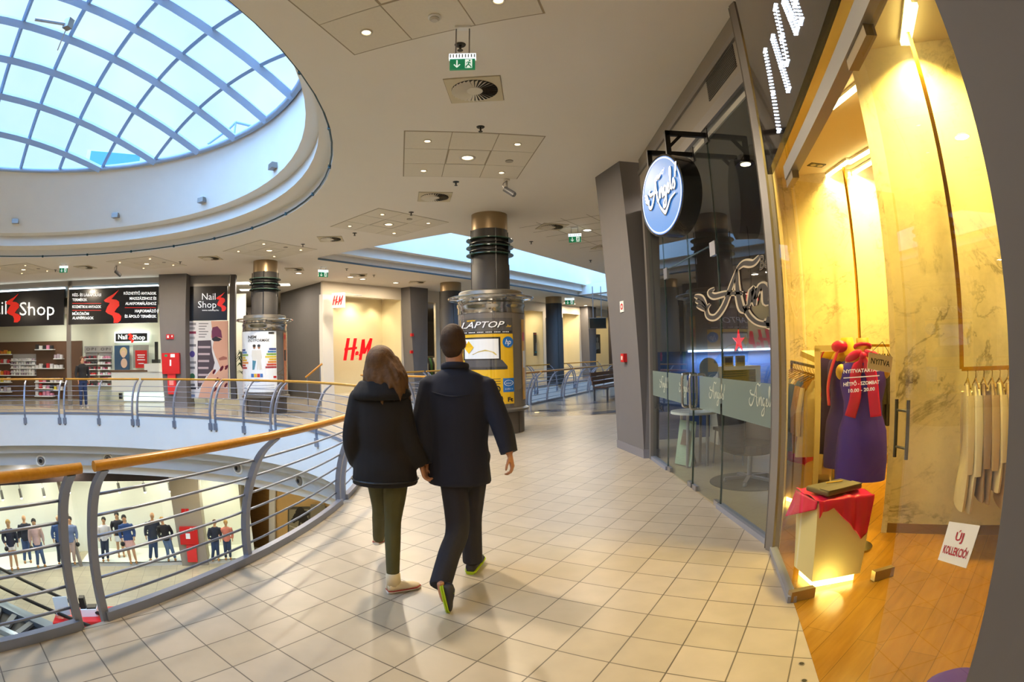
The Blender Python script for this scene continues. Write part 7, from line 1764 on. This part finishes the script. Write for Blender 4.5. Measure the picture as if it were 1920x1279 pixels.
    if bag:
        m = MB(); q = J[bag][2] + Vector((0, 0, -.09 * h)); m.ball(q, (.05 * h, .05 * h, .05 * h), 10, 8); m.build('handbag', M_black, t, smooth=True)
MQ = [(28, 1067, 14, 975, 'dark top and white shorts, leftmost figure', '#2a2c3a', '#e4e0d8', 'blond', 'shorts', -1, .01, (.5, 0)), (52, 1054, 44, 966, 'dark jacket and jeans, second from the left', '#20222e', '#3a5078', 'bald', 'trousers', None, .01, (0, .2)),
      (78, 1062, 62, 973, 'pinkish top and jeans with long black hair, third from the left', '#c8a69a', '#4a5e80', 'black', 'trousers', -1, .02, (0, 0)), (117, 1057, 108, 966, 'blue denim jacket and dark trousers, left of the front railing posts', '#34507e', '#1c2436', 'bald', 'trousers', None, .01, (.2, .6)),
      (135, 1057, 130, 969, 'grey-blue top and pale trousers, behind the left railing post', '#6a7894', '#b8a090', 'black', 'trousers', 1, .0, (0, 0)), (198, 1051, 194, 970, 'white top and dark trousers, behind the right railing post', '#e0d8d4', '#26304a', 'black', 'trousers', None, .0, (.3, 0)),
      (228, 1043, 218, 961, 'black waistcoat and white skirt, right of the front railing posts', '#24222a', '#e6e2da', 'black', 'skirt', None, .0, (.7, .2)), (251, 1055, 231, 966, 'blue denim waistcoat and pink skirt, right of the front railing posts', '#2f4a78', '#d8a898', 'black', 'skirt', -1, .0, (.2, .4)),
      (288, 1050, 285, 961, 'open dark jacket and blue jeans, bald, left of the lower grey pillar', '#2c3446', '#2e4468', 'bald', 'trousers', None, .01, (.1, .2)), (323, 1050, 302, 970, 'black jacket and pale jeans leaning, next to the lower grey pillar', '#1e1e24', '#5d7494', 'blond', 'trousers', None, .02, (.4, .5)),
      (404, 1050, 402, 975, 'dark jacket and jeans, left one right of the lower grey pillar', '#262c3c', '#2f4262', 'brown', 'trousers', None, .015, (.3, .2)), (428, 1048, 423, 979, 'pink top and dark jeans, right one right of the lower grey pillar', '#c87868', '#2a3a58', 'blond', 'trousers', None, .0, (.7, .1))]
for a in MQ: mannequin(a[0], a[1], a[2], a[3], 'mannequin in ' + a[4], *a[5:9], bag=a[9], sway=a[10], arm=a[11])

# ------------------------------------------------------------------ the two walkers and the far shop assistant
def hand(m, w, d, side, s=1.0, curl=.6):
    """palm, four bent fingers and a thumb; w wrist, d pointing direction, side towards the thumb"""
    d = d.normalized(); side = (side - d * side.dot(d)).normalized(); n = d.cross(side)
    m.loft([(w, side * .024 * s, n * .018 * s), (w + d * .035 * s, side * .036 * s, n * .016 * s), (w + d * .085 * s, side * .040 * s, n * .014 * s)], 12)
    for k, (L_, o) in enumerate(((.070, .028), (.078, .010), (.073, -.009), (.058, -.027))):
        b = w + d * .083 * s + side * o * s; c1 = b + (d * math.cos(curl * .6) + n * math.sin(curl * .6)) * L_ * .45 * s; c2 = c1 + (d * math.cos(curl * 1.7) + n * math.sin(curl * 1.7)) * L_ * .33 * s; c3 = c2 + (d * math.cos(curl * 2.6) + n * math.sin(curl * 2.6)) * L_ * .25 * s
        m.tube([b - d * .012 * s, b, c1, c2, c3], [.0095 * s, .0095 * s, .009 * s, .008 * s, .0065 * s], 8)
    b = w + d * .025 * s + side * .030 * s; m.tube([b - side * .008 * s, b + (side * .8 + d * .7 + n * .3) * .03 * s, b + (side * .9 + d * 1.5 + n * .7) * .034 * s, b + (side * .75 + d * 2.2 + n * 1.0) * .036 * s], [.012 * s, .0115 * s, .010 * s, .008 * s], 8)
def head(m, c, f, s=1.0, tilt=0.0):
    r = Vector((f.y, -f.x, 0)); u = Vector((0, 0, 1)); B = Matrix((r, f, u)).transposed()
    m.ball(c + f * -.008 * s + u * .018 * s, (.077 * s, .097 * s, .098 * s), 18, 12, B); m.ball(c + f * .022 * s - u * .055 * s, (.060 * s, .070 * s, .066 * s), 14, 10, B)
    m.ball(c + f * .060 * s - u * .098 * s, (.030 * s, .030 * s, .022 * s), 10, 8, B); m.tube([c + f * .085 * s + u * .015 * s, c + f * .112 * s - u * .022 * s], [.010 * s, .016 * s], 8); m.ball(c + f * .082 * s - u * .060 * s, (.026 * s, .014 * s, .010 * s), 8, 6, B)
    m.ball(c + f * .080 * s + u * .028 * s, (.05 * s, .018 * s, .012 * s), 8, 6, B)
    for q in (-1, 1): m.ball(c + r * q * .078 * s - f * .004 * s - u * .008 * s, (.010 * s, .022 * s, .033 * s), 10, 8, B)
def eyes(t, c, f, s=1.0):
    r = Vector((f.y, -f.x, 0))
    for q in (-1, 1):
        m = MB(); m.ball(c + f * .086 * s + r * q * .030 * s + Vector((0, 0, .004 * s)), .011 * s, 10, 8); m.build('eye', mat('eye_white', '#e4e0da', .3), t, smooth=True)
def shoe(name, t, heel, toe, s, mats_, z=None, hi=False):
    """heel and toe points of the sole; upper, sole and laces"""
    d = (toe - heel); L_ = d.length; d.normalize(); r = Vector((d.y, -d.x, 0)).normalized(); n = r.cross(d)
    if n.z < 0: n = -n
    m = MB(); rg = []
    for k, (x, w, h) in enumerate(((-.02, .022, .050), (.06, .036, .062), (.25, .040, .066), (.45, .044, .056), (.65, .050, .042), (.85, .046, .034), (.98, .026, .024), (1.03, .008, .012))): rg.append((heel + d * L_ * x + n * (h * .5 * s + .012), r * w * s, n * h * .58 * s))
    m.loft(rg, 14)
    if hi: m.loft([(heel + d * .045 + Vector((0, 0, z_)), r * a, d * b) for z_, a, b in ((.03, .036, .052), (.09, .036, .050), (.135, .040, .050))], 14)
    o = m.build(name, mats_[0], t, smooth=True)
    m = MB(); rg = []
    for x, w in ((-.03, .026), (.06, .040), (.3, .041), (.6, .050), (.85, .049), (1.0, .030), (1.05, .01)): rg.append((heel + d * L_ * x + n * .011, r * w * s, n * .013))
    m.loft(rg, 12); m.build('sole', mats_[1], o, smooth='auto')
    m = MB()
    for k in range(5): c = heel + d * L_ * (.32 + .08 * k) + n * ((.066 - .008 * k) * s + .006); m.bar(c - r * .022 * s, c + r * .022 * s, .008, .006, n)
    m.build('laces', mats_[2], o)
    if len(mats_) > 3:
        m = MB(); pts = []
        m.tube([heel + d * L_ * x + r * w * s * q + n * .022 for q, seq_ in ((1, (0, 1, 2, 3, 4)), (-1, (4, 3, 2, 1, 0))) for x, w in [((-.02, .03), (.1, .042), (.5, .048), (.85, .050), (1.02, .02))[i] for i in seq_]], .004, 6, closed=True); m.build('side_stripe', mats_[3], o)
    return o
M_psk = mat('skin', '#b5805f', .5, noise=.05); M_navy = mat('navy_jacket', '#181b2a', .9, noise=.10, nscale=9); M_trs = mat('charcoal_trousers', '#22212a', .85, noise=.1, nscale=9)
W = lambda px, py, Y: at_y(px, py, Y)
# ---- man in the navy jacket
F = Vector((.10, .995, 0)).normalized(); RT = Vector((F.y, -F.x, 0))
man = thing('person', 'man in navy jacket and dark trousers walking away, hand in hand with a woman', 'person', Vector((-.38, 3.5, 0)))
hc_ = W(850, 643, 3.60); nk = W(853, 684, 3.58); sL, sR = W(806, 716, 3.58), W(909, 718, 3.57)
eL, wL = W(791, 800, 3.52), W(799, 868, 3.54); eR, wR = W(941, 800, 3.47), W(955, 850, 3.42)
hip = W(868, 852, 3.58); hL, hR = hip - RT * .085, hip + RT * .085
kR, aR = W(884, 965, 3.80), W(886, 1052, 3.76); kL, aL = W(858, 985, 3.50), W(828, 1088, 3.19)
heelR, toeR = Vector((-.335, 3.72, 0.0)), Vector((-.275, 3.98, .03))
toeL = at_z(836, 1146, 0.004); heelL = W(824, 1098, 3.10)
def el(c, rx, ry): return (c, RT * rx, F * ry)
m = MB(); head(m, hc_, F); limb(m, [nk - Vector((0, 0, .05)), nk, hc_ - Vector((0, 0, .06))], [.066, .060, .058])
chest = sL.lerp(sR, .5)
m.loft([el(hip - Vector((0, 0, .06)), .14, .10), el(hip + Vector((0, 0, .08)), .16, .11), el(hip.lerp(chest, .45), .145, .10), el(hip.lerp(chest, .8), .175, .115), el(chest, .17, .09), el(nk - Vector((0, 0, .02)), .07, .06)], 18)
for s_, e_, w_ in ((sL, eL, wL), (sR, eR, wR)): limb(m, [s_, e_, w_], [.05, .042, .028])
for h_, k_, a_ in ((hL, kL, aL), (hR, kR, aR)): limb(m, [h_, k_, a_], [.08, .055, .038])
hand(m, wR, (wR - eR) + Vector((0, 0, -.05)), -F, 1.05, .75)
hdL = Vector((-.05, .0, -1)); hand(m, wL, hdL, F, 1.05, .85)
for h_, t_ in ((heelR, toeR), (heelL, toeL)): limb(m, [h_.lerp(t_, .2) + Vector((0, 0, .06)), h_.lerp(t_, .5) + Vector((0, 0, .035)), h_.lerp(t_, .8) + Vector((0, 0, .03))], [.024, .024, .016])
remesh(m.build('body', M_psk, man), .009, 2); eyes(man, hc_, F)
m = MB(); B = Matrix((RT, F, Vector((0, 0, 1)))).transposed()
m.ball(hc_ + F * -.016 + Vector((0, 0, .028)), (.084, .100, .100), 18, 12, B); m.ball(hc_ + F * -.045 - Vector((0, 0, .03)), (.070, .055, .075), 14, 10, B)
for q in (-1, 1): m.ball(hc_ + RT * q * .068 - F * .02 + Vector((0, 0, -.005)), (.018, .045, .04), 10, 8, B)
remesh(m.build('hair', mat('short_brown_hair', '#3a2818', .8, noise=.3, nscale=40, bump=.4), man), .010, 2)
hem = W(862, 905, 3.58)
m = MB()
m.loft([el(hem, .215, .165), el(hem + Vector((0, 0, .12)), .205, .16), el(hem.lerp(chest, .4), .195, .15), el(hem.lerp(chest, .7), .215, .155), el(hem.lerp(chest, .9), .225, .14), el(chest - Vector((0, 0, .0)), .205, .115), el(chest + Vector((0, 0, .05)), .16, .10), el(nk - Vector((0, 0, .03)), .09, .08), el(nk - Vector((0, 0, .01)), .07, .068)], 24)
for s_, e_, w_ in ((sL, eL, wL), (sR, eR, wR)): limb(m, [s_ - Vector((0, 0, .0)), e_, w_.lerp(e_, .08)], [.070, .072, .058]); m.ball(s_ + Vector((0, 0, -.02)), .066, 12, 8)
jk = remesh(m.build('jacket', M_navy, man), .012, 5)
m = MB(); m.tube([nk + RT * .083 * math.cos(2 * math.pi * k / 16) + F * .078 * math.sin(2 * math.pi * k / 16) + Vector((0, 0, -.012 - .012 * math.sin(2 * math.pi * k / 16))) for k in range(16)], [(.012, .022)] * 16, 8, closed=True); m.build('collar', M_navy, jk, smooth=True)
for w_, e_ in ((wR, eR), (wL, eL)):
    d = (w_ - e_).normalized(); m = MB(); m.tube([w_ - d * .035, w_ - d * .005], [.060, .056], 14); m.build('cuff', mat('navy_cuff', '#181b28', .85), jk, smooth='auto')
m = MB(); m.tube(smooth_path([sL + RT * .04 - F * .11 - Vector((0, 0, .06)), chest - F * .165 - Vector((0, 0, .08)), sR - RT * .04 - F * .11 - Vector((0, 0, .06))], 6), .004, 6); m.build('yoke_seam', MATS['navy_cuff'], jk)
m = MB(); m.loft([el(hip - Vector((0, 0, .10)), .165, .125), el(hip + Vector((0, 0, .02)), .175, .135), el(hip + Vector((0, 0, .12)), .165, .125)], 20)
limb(m, [hR, kR, kR.lerp(aR, .55), aR - Vector((0, 0, .015))], [.105, .080, .075, .075]); limb(m, [hL, kL, kL.lerp(aL, .55), aL + (aL - kL).normalized() * .05], [.105, .082, .075, .072])
remesh(m.build('trousers', M_trs, man), .012, 4)
SH = (mat('dark_trainer', '#2b2a30', .6), mat('lime_sole', '#a8c412', .5), mat('lime_lace', '#9ab414', .5), mat('lime_stripe', '#b4cc1c', .5))
shoe('shoe', man, heelR, toeR, 1.05, SH); shoe('shoe', man, heelL, toeL, 1.05, SH)
# ---- woman in the black coat
F = Vector((.16, .987, 0)).normalized(); RT = Vector((F.y, -F.x, 0))
wom = thing('person', 'woman in short black coat and olive trousers walking away, hand in hand with a man', 'person', Vector((-.86, 3.45, 0)))
hc_ = W(716, 687, 3.46); nk = W(714, 722, 3.45); sL, sR = W(675, 748, 3.45), W(748, 745, 3.45)
eL, wL = W(661, 820, 3.40), W(672, 868, 3.52); eR, wR = W(765, 822, 3.42), W(790, 872, 3.48)
hip = W(725, 868, 3.45); hL, hR = hip - RT * .075, hip + RT * .075
kR, aR = W(737, 975, 3.48), W(736, 1068, 3.40); kL, aL = W(712, 948, 3.66), W(710, 1005, 3.92)
heelR = at_z(728, 1112, 0.0); toeR = heelR + Vector((.19, .12, .0)); heelL = W(706, 1022, 3.92); toeL = heelL + Vector((.03, .22, -.03))
m = MB(); head(m, hc_, F, .96); limb(m, [nk - Vector((0, 0, .05)), nk, hc_ - Vector((0, 0, .06))], [.052, .046, .046]); chest = sL.lerp(sR, .5)
m.loft([el(hip - Vector((0, 0, .06)), .14, .10), el(hip + Vector((0, 0, .05)), .15, .105), el(hip.lerp(chest, .5), .115, .085), el(hip.lerp(chest, .8), .14, .10), el(chest, .14, .08), el(nk - Vector((0, 0, .02)), .055, .05)], 18)
for s_, e_, w_ in ((sL, eL, wL), (sR, eR, wR)): limb(m, [s_, e_, w_], [.042, .035, .024])
for h_, k_, a_ in ((hL, kL, aL), (hR, kR, aR)): limb(m, [h_, k_, a_], [.07, .048, .034])
hand(m, wR, Vector((.25, .0, -1)), F, .92, .8); hand(m, wL, Vector((.1, .1, -1)), F, .92, .6)
for h_, t_ in ((heelR, toeR), (heelL, toeL)): limb(m, [h_.lerp(t_, .2) + Vector((0, 0, .06)), h_.lerp(t_, .5) + Vector((0, 0, .035)), h_.lerp(t_, .8) + Vector((0, 0, .03))], [.022, .022, .014])
remesh(m.build('body', mat('skin_fair', '#c08c6c', .5, noise=.05), wom), .009, 2); eyes(wom, hc_, F, .96)
B = Matrix((RT, F, Vector((0, 0, 1)))).transposed(); m = MB()
m.ball(hc_ - F * .018 + Vector((0, 0, .03)), (.098, .112, .108), 18, 12, B); m.ball(hc_ - F * .05 - Vector((0, 0, .05)), (.100, .078, .11), 16, 10, B); m.ball(hc_ - F * .06 + RT * .03 - Vector((0, 0, .10)), (.105, .06, .085), 14, 10, B)
rr = random.Random(5)
for k in range(44):
    a = rr.uniform(-2.0, 2.0); p = hc_ + RT * .092 * math.sin(a) - F * (.100 * math.cos(a)) + Vector((0, 0, rr.uniform(-.02, .06))); q = p + RT * (.035 * math.sin(a) + rr.uniform(.0, .06)) - F * .025 + Vector((0, 0, -.10)); e_ = q + RT * rr.uniform(-.02, .05) + Vector((0, 0, -rr.uniform(.05, .14)))
    m.tube(smooth_path([p, q, e_], 4), [.016, .015, .014, .013, .012, .011, .010, .008, .004], 6)
remesh(m.build('hair', mat('long_blond_brown_hair', '#5c3f20', .7, noise=.55, nscale=30, bump=.5), wom), .011, 1)
hem = W(722, 906, 3.44); M_coat = mat('black_wool_coat', '#161416', .9, noise=.15, nscale=12); m = MB()
m.loft([el(hem - Vector((.0, 0, .0)), .225, .17), el(hem + Vector((0, 0, .12)), .21, .16), el(hem.lerp(chest, .42), .175, .135), el(hem.lerp(chest, .7), .185, .14), el(hem.lerp(chest, .93), .18, .125), el(chest + Vector((0, 0, .03)), .15, .10), el(nk - Vector((0, 0, .01)), .085, .08), el(nk + Vector((0, 0, .035)), .08, .075)], 24)
for s_, e_, w_ in ((sL, eL, wL), (sR, eR, wR)): limb(m, [s_, e_, w_.lerp(e_, .05)], [.078, .070, .066]); m.ball(s_, .076, 12, 8)
ct = remesh(m.build('coat', M_coat, wom), .012, 5)
m = MB()
for z, rx in ((.0, .125), (-.03, .15), (-.06, .17)): m.tube([nk + RT * rx * math.cos(2 * math.pi * k / 18) + F * (rx * .8) * math.sin(2 * math.pi * k / 18) + Vector((0, 0, z)) for k in range(18)], .034, 8, closed=True)
remesh(m.build('hood', M_coat, ct), .012, 4)
m = MB(); m.tube([hem + RT * .225 * math.cos(2 * math.pi * k / 24) + F * .17 * math.sin(2 * math.pi * k / 24) + Vector((0, 0, .035)) for k in range(24)], .006, 6, closed=True); m.build('hem_seam', MATS['black'], ct)
m = MB(); m.loft([el(hip - Vector((0, 0, .09)), .155, .115), el(hip + Vector((0, 0, .03)), .16, .12), el(hip + Vector((0, 0, .10)), .14, .11)], 20)
limb(m, [hR, hR.lerp(kR, .55), kR, kR.lerp(aR, .4), aR - Vector((0, 0, .035))], [.092, .078, .058, .056, .045]); limb(m, [hL, kL, kL.lerp(aL, .4), aL + (aL - kL).normalized() * .04], [.092, .058, .054, .045])
remesh(m.build('trousers', mat('olive_trousers', '#4d4a2a', .85, noise=.12, nscale=10), wom), .010, 3)
SH = (mat('cream_canvas', '#d8c7a4', .8), mat('rubber_white', '#e4dccc', .6), mat('lace_white', '#e8e4da', .7), mat('red_foxing', '#9c2a22', .6))
shoe('shoe', wom, heelR, toeR, .95, SH, hi=True); shoe('shoe', wom, heelL, toeL, .95, SH, hi=True)
# ---- shop assistant across the atrium
base = at_z(157, 764, 0); k_ = 1.0; fa = Vector((.9, -.45, 0)).normalized(); ra = Vector((-fa.y, fa.x, 0)); k_ = (at_r(157, 668, base.length).z) / 1.66
far = thing('person', 'shop assistant in black top and jeans standing across the atrium', 'person', base)
P = lambda x, y, z: base + ra * (x * k_) + fa * (y * k_) + Vector((0, 0, z * k_))
def e3(x, y, z, a, b): return (P(x, y, z), ra * a * k_, fa * b * k_)
m = MB(); head(m, P(0, 0, 1.53), fa, .95 * k_); limb(m, [P(0, 0, 1.3), P(0, 0, 1.47)], [.06 * k_, .048 * k_])
m.loft([e3(0, 0, .84, .14, .1), e3(0, 0, .95, .15, .11), e3(0, 0, 1.1, .12, .09), e3(0, 0, 1.28, .15, .1), e3(0, 0, 1.36, .13, .08), e3(0, 0, 1.40, .06, .05)], 16)
JJ = {}
for q in (-1, 1):
    s_, e_, w_ = P(q * .17, 0, 1.34), P(q * .24, -.02, 1.08), P(q * .20, .12, .88); h_, n_, a_ = P(q * .08, 0, .88), P(q * .09, .02, .47), P(q * .1, 0, .08); JJ[q] = (s_, e_, w_, h_, n_, a_)
    limb(m, [s_, e_, w_], [.05 * k_, .04 * k_, .026 * k_]); limb(m, [h_, n_, a_], [.08 * k_, .055 * k_, .036 * k_]); hand(m, w_, fa * .4 - Vector((0, 0, 1)), fa, k_, .5); limb(m, [a_ + Vector((0, 0, -.04)), a_ + fa * .14 * k_ + Vector((0, 0, -.05))], [.035 * k_, .025 * k_])
remesh(m.build('body', MATS['skin_fair'], far), .016, 2)
m = MB(); m.loft([e3(0, 0, .86, .175, .13), e3(0, 0, 1.0, .165, .125), e3(0, 0, 1.15, .145, .11), e3(0, 0, 1.3, .175, .12), e3(0, 0, 1.38, .14, .09), e3(0, 0, 1.42, .07, .06)], 18)
for q in (-1, 1): limb(m, list(JJ[q][:2]) + [JJ[q][1].lerp(JJ[q][2], .9)], [.068 * k_, .056 * k_, .045 * k_])
remesh(m.build('black_top', M_blackm, far), .016, 3)
m = MB(); m.loft([e3(0, 0, .78, .155, .12), e3(0, 0, .88, .165, .125), e3(0, 0, .95, .15, .115)], 16)
for q in (-1, 1): limb(m, JJ[q][3:], [.095 * k_, .07 * k_, .05 * k_])
remesh(m.build('jeans', mat('blue_jeans', '#26375c', .85), far), .016, 3)
m = MB(); m.ball(P(0, -.02, 1.56), (.095 * k_, .095 * k_, .10 * k_), 14, 10); m.ball(P(0, -.05, 1.42), (.085 * k_, .06 * k_, .14 * k_), 12, 8); m.build('hair', mat('brown_hair', '#5a3d22', .8), far, smooth=True)
for q in (-1, 1):
    a_ = JJ[q][5]; shoe('shoe', far, Vector((a_.x, a_.y, 0)) - fa * .05, Vector((a_.x, a_.y, 0)) + fa * .2, k_, (mat('grey_shoe', '#6a6a70', .6), MATS['rubber_white'], MATS['lace_white']))
